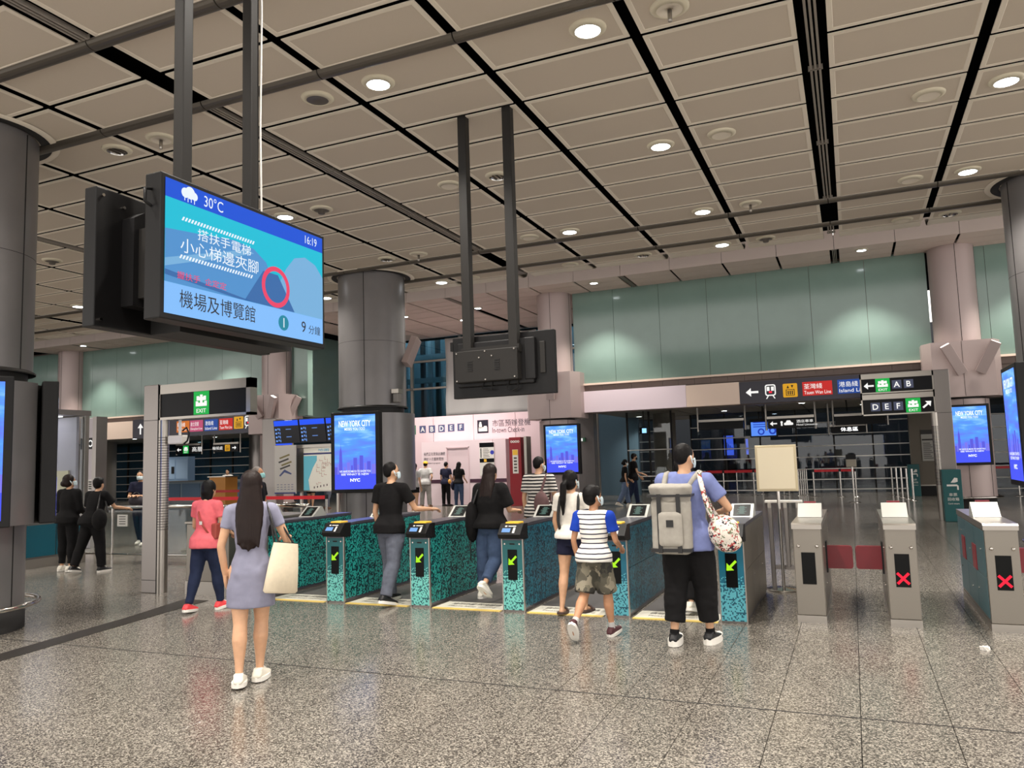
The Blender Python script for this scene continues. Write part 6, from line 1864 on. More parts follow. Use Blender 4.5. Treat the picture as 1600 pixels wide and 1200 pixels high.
            fs += [(3, 2, 1, 0), (4 * n, 4 * n + 1, 4 * n + 2, 4 * n + 3)]
            so.add(v, fs)
            if sandal:
                o = so.build('shoe', mt, s.e, world=False)
                st = MB(); m = seg(heel, toe, .62)
                st.tube([m - rt * .03 * k + fu * .012 * k, m - rt * .02 * k + fu * .034 * k, m + fu * .04 * k, m + rt * .02 * k + fu * .034 * k, m + rt * .03 * k + fu * .012 * k], .008 * k, 6)
                st.build('strap', mt, o, world=False); continue
            up = MB()
            c0 = seg(heel, toe, .10) + fu * .030 * k
            up.loft([(a + fu * (hs + .004 * k) + fd * .002 * k, rt, fu, .018 * k, .006 * k), (seg(a, bb, .10) + fu * .032 * k, rt, fu, .024 * k, .026 * k), (seg(a, bb, .35) + fu * .034 * k, rt, fu, .026 * k, .030 * k), (seg(a, bb, .55) + fu * .027 * k, rt, fu, .030 * k, .022 * k),
                     (seg(a, bb, .80) + fu * .022 * k, rt, fu, .031 * k, .016 * k), (seg(a, bb, .95) + fu * .019 * k, rt, fu, .020 * k, .011 * k), (bb + fu * .018 * k, rt, fu, .006 * k, .006 * k)], 14)
            up.tube([seg(a, bb, .22) + fu * .04 * k, seg(a, bb, .20) + fu * .058 * k], [.024 * k, .023 * k], 12)
            o = job(up, 'shoe', mt, s.e, .007 if s.vox < .016 else .011, 2)
            so.build('sole', sole or mt, o, world=False)
            if not sandal and sole is not None:
                lc = MB(); m = seg(a, bb, .45) + fu * .056 * k
                for j in range(3):
                    m = seg(a, bb, .42 + .07 * j) + fu * (.060 - .006 * j) * k
                    lc.tube([m - rt * .016 * k, m + fu * .002 * k, m + rt * .016 * k], .003 * k, 5)
                lc.build('laces', sole, o, world=False)

    def socks(s, mt, h=.03):
        for hip, knee, ank, heel, toe, fd, fu in s.legs:
            d = (knee - ank).normalized(); k = s.H
            MB().tube([ank - d * .01 * k, ank + d * h * k], [.0225 * k, .0235 * k], 14).build('sock', mt, s.e, world=False)

    def hair(s, mt, style='short', length=.3, width=1.0):
        mb = MB(); hr = s.hr; Hp = s.Hp; HM = s.HM; k = s.H
        up = 1.0
        if style == 'crop':
            mb.ell(Hp(0, -.16, .24), (hr[0] * 1.06, hr[1] * .95, hr[2] * .84), 18, 12, M=HM)
            mb.ell(Hp(0, -.42, -.02), (hr[0] * .93, hr[1] * .66, hr[2] * .62), 16, 10, M=HM)
        elif style == 'short':
            mb.ell(Hp(0, -.14, .26), (hr[0] * 1.12, hr[1] * 1.0, hr[2] * .86), 18, 12, M=HM)
            mb.ell(Hp(0, -.40, -.06), (hr[0] * 1.0, hr[1] * .72, hr[2] * .70), 16, 10, M=HM)
            mb.ell(Hp(0, .55, .62), (hr[0] * .8, hr[1] * .35, hr[2] * .3), 14, 8, M=HM)
        else:
            mb.ell(Hp(0, -.16, .22), (hr[0] * 1.16, hr[1] * 1.02, hr[2] * .92), 18, 12, M=HM)
            mb.ell(Hp(0, -.34, -.2), (hr[0] * 1.10, hr[1] * .84, hr[2] * .8), 16, 10, M=HM)
            if style in ('long', 'bob'):
                base = Hp(0, -.32, .0); tx = s.LM @ Vector((1, 0, 0)); ty = s.LM @ Vector((0, 1, 0))
                L = length * k; back = Vector((0, -.052 * k * s.b, 0)) if style == 'long' else Vector((0, -.01 * k, 0))
                rings = []
                for t, w, d in ((0, 1.12, .80), (.15, 1.16, .78), (.35, 1.18 * width, .62), (.6, 1.15 * width, .48), (.85, .95 * width, .36), (1, .55 * width, .22)):
                    c = base + Vector((0, 0, -1)) * L * t + back * min(1, t * 1.3)
                    rings.append((c, tx, ty, hr[0] * w, hr[1] * d))
                mb.loft(rings, 18)
                if style == 'long':
                    for i, sx in enumerate((-.8, -.4, .05, .45, .85)):
                        a = base + Vector((sx * hr[0] * .8, -.012 * k, -.02 * L)); c = base + Vector((sx * hr[0] * 1.0 * width, -.012 * k, -L * (.93 + .12 * ((i * 7) % 3) / 2))) + back
                        mb.tube([a, seg(a, c, .35) + Vector((0, -.008, 0)), seg(a, c, .65) + Vector((0.006 * math.sin(i * 2), -.008, 0)), c], [.016 * k, .018 * k, .016 * k, .006 * k], 8)
            if style == 'pony':
                a = Hp(0, -.95, .0); c = a + Vector((-.012 * k, -.045 * k, -length * k))
                m1 = a + Vector((0, -.05 * k, -.02 * k))
                mb.ell(a, (.026 * k,) * 3, 10, 8)
                mb.tube([a, m1, seg(m1, c, .5) + Vector((0, -.004 * k, 0)), c], [.018 * k, .024 * k, .023 * k, .007 * k], 10)
            if style == 'bun':
                mb.ell(Hp(0, -1.02, -.2), (.034 * k,) * 3, 12, 8)
        return job(mb, 'hair', mt, s.e, .010 if s.vox < .016 else .016, 3, .003)

    def mask(s, mt):
        hr = s.hr; mb = MB(); HM = s.HM
        n, m = 9, 6; v = []
        for j in range(m + 1):
            for i in range(n + 1):
                u = -1 + 2 * i / n; t = -.86 + .72 * j / m
                a = u * 1.15
                y = math.cos(a) * (.98 + .10 * (1 - u * u)) * (1 - .12 * abs((t + .45) / .4) ** 2) * .98
                x = math.sin(a) * 1.02 * (1 - .16 * max(0, -.45 - t))
                v.append(s.Hp(x * .92, y * 1.04, t))
        fs = [(j * (n + 1) + i, j * (n + 1) + i + 1, (j + 1) * (n + 1) + i + 1, (j + 1) * (n + 1) + i) for j in range(m) for i in range(n)]
        mb.add(v, fs, 0, True)
        for sx in (-1, 1):
            for z in (-.3, -.7):
                mb.tube([s.Hp(sx * .86, .42, z), s.Hp(sx * 1.0, .1, z * .6), s.Hp(sx * 1.1, -.1, .08)], .0018, 5)
        o = mb.build('face_mask', mt, s.e, world=False)
        md = o.modifiers.new('t', 'SOLIDIFY'); md.thickness = .003
        return o


HANDS = {}
def W_(p, v):
    """local point of a person in world space"""
    return wm(p.e) @ v

def finish_people():
    for o, vox, it, fold in JOBS:
        r = o.modifiers.new('r', 'REMESH'); r.mode = 'VOXEL'; r.voxel_size = vox; r.use_smooth_shade = True
        sm = o.modifiers.new('s', 'SMOOTH'); sm.factor = .5; sm.iterations = it
    dg = bpy.context.evaluated_depsgraph_get()
    res = []
    for o, vox, it, fold in JOBS:
        me = bpy.data.meshes.new_from_object(o.evaluated_get(dg)); res.append(me)
    for (o, vox, it, fold), me in zip(JOBS, res):
        old = o.data; mats = list(old.materials)
        o.modifiers.clear()
        if fold:
            nrm = [v.normal.copy() for v in me.vertices]
            for v, n in zip(me.vertices, nrm):
                c = v.co
                d = noise.noise((c.x * 9, c.y * 9, c.z * 5 + len(me.vertices) % 13)) + .55 * noise.noise((c.x * 16, c.y * 16, c.z * 26))
                v.co = c + n * (d * fold)
        if o.name in HANDS:
            hb = HANDS[o.name]
            bm = bmesh.new(); bm.from_mesh(me)
            vs_ = [bm.verts.new(p) for p in hb.v]; bm.verts.ensure_lookup_table()
            for f in hb.f:
                try: bm.faces.new([vs_[i] for i in f])
                except ValueError: pass
            bm.to_mesh(me); bm.free()
        if '_hands' in o: del o['_hands']
        me.materials.clear()
        for m in mats: me.materials.append(m)
        me.polygons.foreach_set('use_smooth', [True] * len(me.polygons)); me.polygons.foreach_set('material_index', [0] * len(me.polygons))
        nm = old.name; o.data = me; bpy.data.meshes.remove(old); me.name = nm


# ------------------------------------------------------------------ bags
def strap(mb, pts, w=.018, t=.004):
    """flat strap along a smooth path"""
    P = [Vector(p) for p in pts]
    out = []
    for i in range(len(P) - 1):
        p0 = P[max(i - 1, 0)]; p1 = P[i]; p2 = P[i + 1]; p3 = P[min(i + 2, len(P) - 1)]
        for j in range(6):
            u = j / 6
            out.append(.5 * ((2 * p1) + (-p0 + p2) * u + (2 * p0 - 5 * p1 + 4 * p2 - p3) * u * u + (-p0 + 3 * p1 - 3 * p2 + p3) * u ** 3))
    out.append(P[-1])
    mb.tube(out, w * .5, 8)
    return mb


def bag_thing(name, label, cat, p):
    o = empty(name, wm(p.e).translation, p.e.rotation_euler.z, label, cat)
    return o
C_black = cloth('black', 20, 19, 20); C_navy = cloth('navy', 30, 32, 52); C_white = cloth('white', 232, 226, 216); C_dress = cloth('dress_grey', 138, 138, 158, na=.06)
C_pink = cloth('coral', 226, 108, 116); C_jeans = cloth('jeans_grey', 96, 100, 112, na=.16); C_blue = cloth('jeans_blue', 66, 82, 110, na=.16); C_dkjean = cloth('jeans_dark', 34, 42, 66)
C_periw = cloth('periwinkle', 118, 128, 176); C_grey = cloth('pale_grey', 190, 188, 186); C_purple = cloth('lilac', 120, 112, 150)
M_shoew = mat('shoe_white', srgb(228, 222, 208), .6); M_shoeb = mat('shoe_black', srgb(22, 22, 24), .5); M_sole = mat('sole_white', srgb(232, 228, 220), .6)
M_shoer = mat('shoe_coral', srgb(232, 70, 76), .6); M_shoem = mat('shoe_maroon', srgb(74, 34, 40), .6); M_leather = mat('leather_black', srgb(20, 18, 18), .4)
B_str1 = stripes('stripe_shirt', srgb(28, 27, 30), srgb(214, 208, 200), .048, .5)
B_str2 = stripes('stripe_tee_boy', srgb(236, 232, 224), srgb(58, 58, 72), .044, .28)
M_camo = blotch('camo', [srgb(66, 64, 54), srgb(112, 106, 90), srgb(140, 132, 114), srgb(84, 80, 68), srgb(48, 46, 42)], 16)
M_floral = blotch('floral', [srgb(232, 224, 212), srgb(236, 230, 220), srgb(40, 40, 50), srgb(226, 218, 206), srgb(176, 60, 60), srgb(230, 222, 210), srgb(110, 120, 90)], 38)
M_canvas = cloth('canvas_grey', 164, 159, 150); M_tote = mat('tote_cream', srgb(226, 212, 186), .6, noise_s=30, noise_amt=.04)

# 1 woman in the grey dress
p = Person('woman in a tight grey dress with long dark hair and a cream tote', (-4.40, 4.92), 30, 1.63, True, 1.0, legs=((-9, 3, -2.5, 3), (9, 12, -2.5, 2)), arms=((-4, 14, 16, 6), (8, 24, 84, 10)), lean=2, hyaw=-6, hpitch=-6, vox=.011)
p.dress(C_dress); p.hair(M_hairbr, 'long', .30, 1.25); p.shoes(M_shoew, M_sole)
b = bag_thing('tote_bag', 'cream open tote bag on the shoulder of the woman in grey', 'bag', p)
k = p.H; sh = p.sh[1]
c = sh + Vector((.10, -.08, -.44))
q = MB(); T0 = Matrix.Translation(c) @ Matrix.Rotation(R(52), 4, 'Z') @ Matrix.Rotation(R(9), 4, 'Y')
n = 10
def bagring(z, w, d): return (T0 @ Vector((0, 0, z)), T0.to_3x3() @ Vector((1, 0, 0)), T0.to_3x3() @ Vector((0, 1, 0)), w, d)
q.loft([bagring(-.20, .15, .05), bagring(-.185, .165, .07), bagring(0, .145, .065), bagring(.12, .13, .055), bagring(.18, .12, .045)], 24)
q.build('bag_body', M_tote, b, world=False)
q = MB(); q.loft([bagring(.176, .116, .041), bagring(.186, .114, .039)], 24); q.build('bag_opening', M_black, b, world=False)
for sx in (-.028, .028):
    q = MB(); strap(q, [T0 @ Vector((-.085, sx, .15)), seg(T0 @ Vector((-.085, sx, .15)), sh + Vector((-.03, -.03 + sx, .05)), .6), sh + Vector((-.035, sx * .5, .058)), seg(T0 @ Vector((.085, sx, .15)), sh + Vector((-.03, .04 + sx, .05)), .6), T0 @ Vector((.085, sx, .15))], .016)
    q.build('handle', M_leather, b, world=False)

# 2 woman in coral
p = Person('woman in a coral pink polo with dark trousers and coral trainers', (-7.12, 7.2), 6, 1.53, True, 1.02, legs=((-9, 10, 2, 6), (14, 6, 2, -6)), arms=((10, 14, 40, 10), (8, 10, 60, 12)), lean=3, hyaw=-10, vox=.012)
p.top(C_pink, .55, -.045, .012, 'polo_shirt'); p.bottoms(C_dkjean, .97, .008, 'jeans', cuff=.031); p.hair(M_hair, 'bob', .10); p.shoes(M_shoer, M_sole)
b = bag_thing('crossbody_bag', 'small brown crossbody bag worn by the woman in coral', 'bag', p)
k = p.H; q = MB(); strap(q, [p.sh[0] + Vector((.05, .05, .03)), p.T(-.03, -.075 * k, .22 * k), p.T(.06, -.085 * k, .12 * k), p.T(.14, -.03, .02 * k)], .022); q.build('strap', mat('strap_brown', srgb(150, 62, 52), .6), b, world=False)
MB().bbox(.13, .20, -.08, .14, .84, 1.02, .015).build('pouch', mat('strap_brown', srgb(150, 62, 52), .6), b, world=False)
q = MB(); c = p.T(.03, -.092 * k, .15 * k); q.box(c.x - .02, c.x + .02, c.y - .008, c.y + .004, c.z - .02, c.z + .02); q.build('buckle', M_chrome, b, world=False)

# 3 man in the black T-shirt, reaching over the reader
p = Person('man in a black T-shirt and grey jeans tapping his card at the gate', (-5.16, 8.16), -8, 1.68, False, .94, legs=((14, 10, 3, 0), (-12, 12, 3, 14)), arms=((-4, 10, 20, 4), (24, 20, 62, -12)), lean=3, hyaw=-26, hpitch=-10, vox=.012)
p.top(C_black, .62, -.03, .016, 'tshirt'); p.bottoms(C_jeans, .99, .013, 'jeans', cuff=.045, fold=.007); p.hair(M_hair, 'crop'); p.shoes(M_shoeb, M_sole); p.mask(M_mask)

# 4 long-haired woman with black backpack
p = Person('long-haired woman in a black top and cropped jeans passing a gate', (-4.12, 8.78), -6, 1.62, True, 1.16, legs=((-3, 2, 2, 0), (-12, 38, 3, 40)), arms=((-2, 10, 16, 4), (14, 14, 72, 8)), lean=3, hyaw=-8, hpitch=-8, vox=.012)
p.top(C_black, .8, -.01, .024, 'top'); p.bottoms(C_blue, .90, .014, 'jeans', cuff=.040, fold=.007); p.hair(M_hairbr, 'long', .20, 1.15); p.shoes(M_shoew, M_sole)
b = bag_thing('backpack', 'black backpack slung on the left shoulder of the long-haired woman', 'bag', p)
q = MB(); q.ell(p.T(-.19, -.12, .04 * p.H), (.085, .10, .25), 14, 12); job(q, 'pack_body', C_black, b, .013, 3, .006)
q = MB(); strap(q, [p.T(-.17, -.14, .27), p.sh[0] + Vector((.03, -.01, .055)), p.T(-.15, .09, .28), p.T(-.19, .03, .05)], .035); q.build('shoulder_strap', M_leather, b, world=False)
q = MB(); strap(q, [p.T(-.19, -.16, -.16), p.T(-.18, -.17, -.28), p.T(-.18, -.16, -.40)], .018); q.build('loose_strap', M_leather, b, world=False)

# 5 girl in white T-shirt
p = Person('girl in a white T-shirt and navy shorts with a long ponytail', (-2.84, 8.12), -4, 1.51, True, 1.0, legs=((-6, 6, 2, 4), (14, 18, 2, 4)), arms=((0, 12, 18, 6), (10, 14, 40, 12)), lean=2, hyaw=-18, hpitch=-6, vox=.012, headscale=1.04)
p.top(C_white, .55, .0, .012, 'tshirt'); p.bottoms(C_navy, .24, .012, 'shorts'); p.hair(M_hair, 'pony', .24); p.shoes(mat('sandal_brown', srgb(70, 52, 46), .6), sandal=True); p.mask(M_mask)
b = bag_thing('crossbody_bag', 'black strapped bag worn by the girl in white', 'bag', p)
q = MB()
for sx in (-1, 1): strap(q, [p.T(sx * .10, -.095, .10), p.T(sx * .115, -.105, .24), p.sh[0 if sx < 0 else 1] + Vector((-sx * .045, -.015, .05)), p.T(sx * .09, .09, .26), p.T(sx * .1, .095, .1)], .034)
q.build('strap', M_leather, b, world=False)
MB().bbox(-.11, .11, .10, .2, p.T(0, 0, .03).z, p.T(0, 0, .22).z, .03).build('pouch', M_leather, b, world=False)

# 6 boy in stripes
p = Person('boy in a striped T-shirt with blue sleeves and camouflage shorts', (-2.27, 7.10), -4, 1.37, False, 1.0, legs=((-13, 34, 3, 52), (11, 4, 4, -8)), arms=((-6, 12, 24, 4), (6, 12, 62, 6)), lean=3, hyaw=-32, hpitch=-10, vox=.011, headscale=1.15, skin=M_skin2)
p.top(B_str2, .62, -.02, .016, 'tshirt', sleeve_mat=cloth('royal_blue', 26, 62, 168)); p.bottoms(M_camo, .47, .016, 'shorts'); p.hair(M_hair, 'short'); p.socks(C_grey, .045); p.shoes(M_shoem, M_sole); p.mask(M_mask)

# 7 big man with backpack
p = Person('big man in a periwinkle T-shirt and wide black cropped trousers', (-1.40, 7.10), -5, 1.76, False, 1.18, legs=((-6, 4, 3, 0), (7, 5, 5, 0)), arms=((6, 14, 34, 8), (14, 34, 66, 26)), lean=2, hyaw=-30, hpitch=-4, vox=.012)
p.top(C_periw, .62, -.06, .014, 'tshirt'); p.bottoms(C_black, .86, .020, 'trousers', cuff=.052, fold=.009); p.hair(M_hair, 'crop'); p.socks(C_black, .03); p.shoes(M_shoeb, M_sole, 1.5); p.mask(M_mask)
b = bag_thing('backpack', 'grey roll-top backpack with black bands on the big man', 'bag', p)
M = Matrix.Translation(p.T(-.06, -.235, .145)) @ Matrix.Rotation(R(8), 4, 'Z')
q = MB(); q.bbox(-.17, .17, -.10, .10, -.27, .22, .05, M=M); job(q, 'pack_body', M_canvas, b, .011, 4, .004)
q = MB(); q.loft([(M @ Vector((0, .0, .18)), (1, 0, 0), (0, 1, 0), .17, .10), (M @ Vector((0, -.01, .26)), (1, 0, 0), (0, 1, 0), .19, .11), (M @ Vector((0, -.03, .31)), (1, 0, 0), (0, 1, 0), .20, .10), (M @ Vector((0, -.02, .335)), (1, 0, 0), (0, 1, 0), .17, .06)], 20); job(q, 'pack_lid', M_canvas, b, .011, 3, .006)
q = MB(); q.bbox(-.105, .105, -.13, -.09, -.20, .10, .03, M=M); job(q, 'front_pocket', M_canvas, b, .010, 3, .002)
q = MB()
for x in (-.09, .075): q.box(x - .018, x + .018, -.118, -.095, -.25, .25, M=M)
q.build('webbing', M_leather, b, world=False)
q = MB(); q.box(-.19, .19, -.125, .10, .225, .245, M=M); q.build('lid_band', M_leather, b, world=False)
q = MB(); q.box(-.03, .03, -.136, -.128, -.03, .03, M=M); q.build('badge', M_leather, b, world=False)
q = MB(); q.box(-.175, .175, -.105, .105, -.245, -.215, M=M); q.build('base_band', M_leather, b, world=False)
for sx in (-1, 1):
    q = MB(); strap(q, [M @ Vector((sx * .09, .09, .22)), p.sh[0 if sx < 0 else 1] + Vector((-sx * .05, -.01, .07)), p.T(sx * .12, .14, .25), p.T(sx * .14, .08, .02)], .05); q.build('shoulder_strap', M_canvas, b, world=False)
b = bag_thing('shoulder_bag', 'floral print bag hanging at the big man\'s right side', 'bag', p)
q = MB(); q.ell(p.T(.335, -.04, .06), (.14, .11, .15), 16, 12); q.ell(p.T(.36, -.02, -.02), (.13, .10, .10), 14, 10); job(q, 'bag_body', M_floral, b, .012, 3, .007)
q = MB(); strap(q, [p.T(.28, -.10, .14), p.T(.22, -.12, .30), p.sh[1] + Vector((-.06, -.02, .075)), p.T(.17, .14, .30), p.T(.30, .06, .12)], .045); q.build('strap', M_floral, b, world=False)

# 8 person mostly hidden in front of the big man
p = Person('person in white top and black trousers mostly hidden in front of the big man', (-1.72, 8.55), -4, 1.60, True, 1.0, legs=((10, 6, 2, 0), (-10, 16, 2, 16)), arms=((6, 10, 50, 6), (6, 10, 40, 6)), vox=.015)
p.top(C_white, .55, -.02, .012, 'tshirt'); p.bottoms(C_black, .95, .012, 'trousers', cuff=.04); p.hair(M_hair, 'bob', .1); p.shoes(M_shoew, M_sole)
b = bag_thing('hand_bag', 'red bag glimpsed beside the hidden person at the gate', 'bag', p)
MB().bbox(-.30, -.17, -.1, .16, .78, .98, .02).build('bag_body', mat('bag_red', srgb(120, 30, 34), .5), b, world=False)
q = MB(); strap(q, [(-.235, -.08, .97), (-.22, 0, 1.15), (-.235, .13, .97)], .015); q.build('handle', M_leather, b, world=False)

# 9 man in the striped shirt past the gates
p = Person('man in a black and white striped shirt with a brown backpack past the gates', (-4.33, 10.95), -4, 1.70, False, 1.05, legs=((8, 6, 3, 0), (-10, 12, 3, 10)), arms=((-4, 10, 10, 2), (6, 12, 30, 6)), hyaw=-25, vox=.013)
p.top(B_str1, .7, -.05, .016, 'shirt'); p.bottoms(C_dkjean, 1.0, .012, 'trousers', cuff=.045); p.hair(M_hair, 'crop'); p.shoes(M_shoeb, M_sole); p.mask(M_mask)
b = bag_thing('backpack', 'dusky brown backpack on the striped-shirt man', 'bag', p)
q = MB(); q.ell(p.T(.12, -.17, .10), (.12, .09, .20), 14, 12); job(q, 'pack_body', cloth('dusky_brown', 104, 80, 80), b, .013, 3, .005)
q = MB(); strap(q, [p.T(.10, -.15, .27), p.sh[1] + Vector((-.04, -.01, .06)), p.T(.12, .13, .26), p.T(.16, .02, .02)], .04); q.build('shoulder_strap', cloth('dusky_brown', 104, 80, 80), b, world=False)

# 10 grey-haired man with mask, facing right
p = Person('grey-haired man with teal face mask beyond the woman in the grey dress', (aty(402, 740, 10.4).x, 10.4), -70, 1.68, False, 1.0, legs=((6, 4, 3, 0), (-4, 4, 3, 2)), arms=((6, 10, 30, 4), (6, 10, 30, 4)), hyaw=0, hpitch=-16, vox=.014, skin=M_skin2)
p.top(C_black, .6, -.05, .014, 'tshirt'); p.bottoms(C_navy, 1.0, .012, 'trousers', cuff=.042); p.hair(M_hairgr, 'crop'); p.shoes(M_shoeb, M_sole); p.mask(M_maskbl)

# 11, 12 two black-clad women at the booth
p = Person('black-clad woman with tied brown hair nearest the service booth', (-12.46, 9.45), 12, 1.64, True, 1.0, legs=((2, 4, 2, 0), (-2, 4, 2, 2)), arms=((4, 8, 30, 8), (6, 8, 60, 10)), hyaw=-40, hpitch=-14, vox=.014)
p.top(C_black, 1.7, -.03, .016, 'jacket'); p.bottoms(C_black, .93, .010, 'trousers', cuff=.033); p.hair(M_hairbr, 'bun'); p.shoes(M_shoew, M_sole); p.mask(M_mask)
p = Person('black-clad woman leaning on the rail with a black shoulder bag', (-11.86, 9.45), 8, 1.60, True, 1.08, legs=((-16, 6, 5, 10), (6, 3, 6, 0)), arms=((8, 12, 40, 6), (36, 14, 46, -6)), lean=12, hyaw=0, hpitch=-22, vox=.014)
p.top(C_black, .7, -.04, .022, 'top'); p.bottoms(C_black, .97, .014, 'trousers', cuff=.045); p.hair(M_hair, 'short'); p.shoes(M_shoeb, M_sole)
b = bag_thing('shoulder_bag', 'large black shoulder bag on the woman leaning on the rail', 'bag', p)
q = MB(); q.ell(p.T(.26, -.14, .02), (.12, .12, .18), 14, 12); job(q, 'bag_body', C_black, b, .014, 3, .006)
q = MB(); strap(q, [p.T(.22, -.18, .16), p.sh[1] + Vector((-.05, -.01, .06)), p.T(.26, .02, .16)], .03); q.build('strap', M_leather, b, world=False)

# 13 masked man in navy T-shirt facing us behind the glass barrier
p = Person('masked man in a navy T-shirt facing the camera behind the glass barrier', (-14.9, 13.1), 205, 1.70, False, 1.02, legs=((12, 8, 3, 0), (-12, 14, 3, 14)), arms=((14, 10, 86, 40), (14, 10, 86, 40)), vox=.015)
p.top(C_navy, .62, -.04, .014, 'tshirt'); p.bottoms(C_dkjean, 1.0, .012, 'trousers', cuff=.042); p.hair(M_hair, 'crop'); p.shoes(M_shoew, M_sole); p.mask(M_mask)
b = bag_thing('duffel_bag', 'dark bag held in the arms of the masked man in navy', 'bag', p)
q = MB(); q.ell((0, .27, 1.02), (.17, .09, .12), 14, 10); job(q, 'bag_body', cloth('bag_slate', 70, 66, 72), b, .015, 3, .006)
q = MB(); strap(q, [(-.12, .27, 1.1), (0, .24, 1.2), (.12, .27, 1.1)], .02); q.build('handle', M_leather, b, world=False)
# 14 lilac-shirted person half hidden behind the pillar
p = Person('person in a lilac shirt half hidden behind the steel gantry pillar', (-13.55, 12.3), 190, 1.52, True, 1.0, legs=((12, 20, 3, 0), (-14, 26, 3, 24)), arms=((8, 10, 40, 4), (-8, 10, 30, 4)), lean=8, vox=.016)
p.top(C_purple, .6, -.04, .014, 'shirt'); p.bottoms(C_black, .97, .012, 'trousers', cuff=.042); p.hair(M_hair, 'bob', .08); p.shoes(M_shoeb, M_sole)

# 15-18 group at the hoarding
p = Person('worker in a pale T-shirt and yellow cap standing before the hoarding', (-14.98, 26.2), 10, 1.72, False, 1.05, legs=((0, 0, 6, 0), (0, 0, 6, 0)), arms=((-24, 22, 70, 26), (-24, 22, 70, 26)), vox=.018)
p.top(C_grey, .6, -.04, .016, 'tshirt'); p.bottoms(cloth('trouser_grey', 150, 146, 142), 1.0, .016, 'trousers', cuff=.05); p.hair(M_hair, 'crop'); p.shoes(mat('shoe_tan', srgb(150, 120, 96), .6))
b = bag_thing('cap', 'yellow cap on the worker before the hoarding', 'hat', p)
M = Matrix.Translation(p.Hp(0, -.05, .42)) @ p.HM
q = MB(); q.lathe([(.001, .09), (.06, .075), (.095, .03), (.10, -.01)], (0, 0, 0), 20); q.v = [tuple(M @ Vector(v)) for v in q.v]; q.build('crown', mat('cap_yellow', srgb(244, 186, 40), .6), b, world=False)
q = MB(); q.bbox(-.06, .06, .07, .17, -.012, .0, .004, M=M); q.build('visor', mat('cap_yellow', srgb(244, 186, 40), .6), b, world=False)
p = Person('man in a navy shirt and black trousers standing before the hoarding door', (-14.32, 26.6), -10, 1.68, False, 1.0, legs=((0, 0, 3, 0), (2, 2, 3, 0)), arms=((0, 10, 20, 4), (6, 10, 60, 10)), vox=.018)
p.top(C_navy, .6, -.03, .012, 'shirt'); p.bottoms(C_black, 1.0, .010, 'trousers', cuff=.038); p.hair(M_hair, 'crop'); p.shoes(M_shoeb)
b = bag_thing('sling_bag', 'small yellow sling bag at the waist of the man in navy', 'bag', p)
q = MB(); q.ell((.20, -.02, .93), (.06, .08, .09), 10, 8); q.build('pouch', mat('pouch_yellow', srgb(222, 160, 70), .6), b, world=False)
q = MB(); strap(q, [p.sh[0] + Vector((.05, -.02, .05)), p.T(.04, -.11, .2), (.19, -.06, 1.0)], .02); q.build('strap', M_leather, b, world=False)
p = Person('woman in black top and blue jeans standing before the pale hoarding', (-13.3, 25.7), -6, 1.66, True, 1.05, legs=((0, 0, 4, 0), (0, 0, 4, 0)), arms=((4, 12, 70, 12), (4, 12, 60, 12)), vox=.018)
p.top(C_black, .6, -.0, .014, 'tshirt'); p.bottoms(C_blue, 1.0, .009, 'jeans', cuff=.034); p.hair(M_hair, 'long', .18, 1.1); p.shoes(M_shoeb)
b = bag_thing('shoulder_bag', 'navy bag at the left hip of the woman in jeans', 'bag', p)
q = MB(); q.ell((-.22, -.02, .80), (.08, .15, .17), 12, 10); q.build('bag_body', C_navy, b, world=False)
q = MB(); strap(q, [(-.22, -.1, .95), p.sh[0] + Vector((0, 0, .06)), (-.22, .1, .95)], .02); q.build('strap', M_leather, b, world=False)
p = Person('long-haired woman in black shorts half hidden by the column', (-13.35, 22.6), -4, 1.66, True, 1.0, legs=((4, 4, 2, 0), (-4, 4, 2, 2)), arms=((2, 10, 20, 4), (2, 10, 20, 4)), vox=.018)
p.top(C_grey, .55, .0, .012, 'tshirt'); p.bottoms(C_black, .22, .012, 'shorts'); p.hair(M_hairbr, 'long', .24, 1.1); p.shoes(M_shoew)
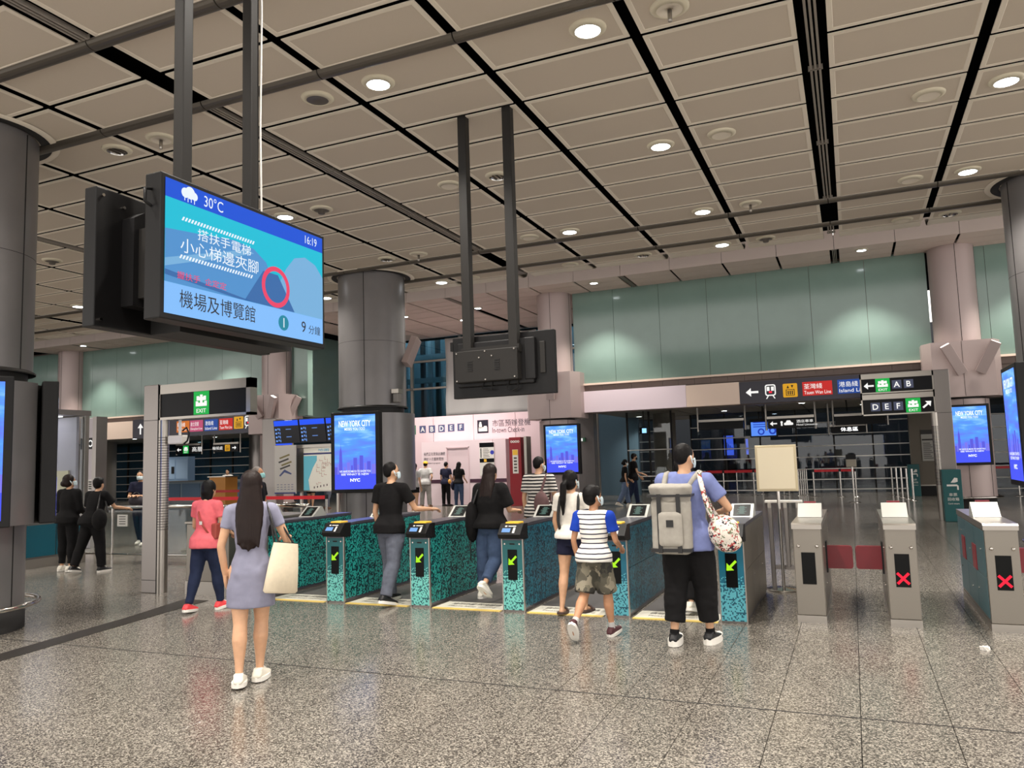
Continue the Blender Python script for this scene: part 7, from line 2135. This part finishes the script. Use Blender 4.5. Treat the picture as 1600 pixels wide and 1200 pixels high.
# 19, 20 couple walking right
p = Person('masked woman in a black top and jeans walking beside a taller man', (-7.1, 25.9), -62, 1.58, True, 1.0, legs=((12, 6, 2, 0), (-14, 16, 2, 16)), arms=((6, 10, 50, 8), (-8, 10, 20, 4)), vox=.018)
p.top(C_black, .6, .0, .012, 'tshirt'); p.bottoms(cloth('jeans_pale', 96, 112, 138), .95, .016, 'jeans', cuff=.05); p.hair(M_hair, 'bun'); p.shoes(M_shoew); p.mask(M_mask)
p = Person('tall man all in black with a dark mask walking beside the masked woman', (-6.95, 26.5), -62, 1.78, False, 1.05, legs=((12, 6, 2, 0), (-14, 16, 2, 16)), arms=((16, 10, 30, 4), (10, 14, 60, 6)), vox=.018)
p.top(C_black, .6, -.04, .016, 'tshirt'); p.bottoms(C_dkjean, 1.0, .010, 'trousers', cuff=.042); p.hair(M_hair, 'short'); p.shoes(M_shoeb); p.mask(C_black)
# 21, 22 legs seen under the map
p = Person('person with bare legs whose feet show under the map boards', (-19.55, 25.2), 20, 1.62, True, 1.0, legs=((8, 6, 2, 0), (-8, 8, 2, 8)), vox=.02)
p.top(C_white, .55, -.02, .012, 'tshirt'); p.bottoms(C_black, .3, .012, 'shorts'); p.hair(M_hair, 'bob', .1); p.shoes(mat('shoe_tan', srgb(150, 120, 96), .6))
p = Person('person in wide grey jeans whose legs show under the map boards', (-18.75, 25.2), -20, 1.70, False, 1.05, legs=((6, 6, 3, 0), (-8, 8, 3, 8)), vox=.02)
p.top(C_navy, .6, -.03, .014, 'tshirt'); p.bottoms(C_jeans, 1.0, .016, 'jeans', cuff=.05); p.hair(M_hair, 'crop'); p.shoes(mat('shoe_brown', srgb(92, 66, 54), .6))
# 23 clerk at the far desk
p = Person('dark-haired clerk in white at the orange desk in the distance', (aty(356, 740, 27.3).x, 27.3), 200, 1.66, False, 1.0, vox=.02)
p.top(C_white, .6, -.04, .014, 'shirt'); p.bottoms(C_black, 1.0, .012, 'trousers', cuff=.042); p.hair(M_hair, 'crop'); p.shoes(M_shoeb)
finish_people()
print('people done')
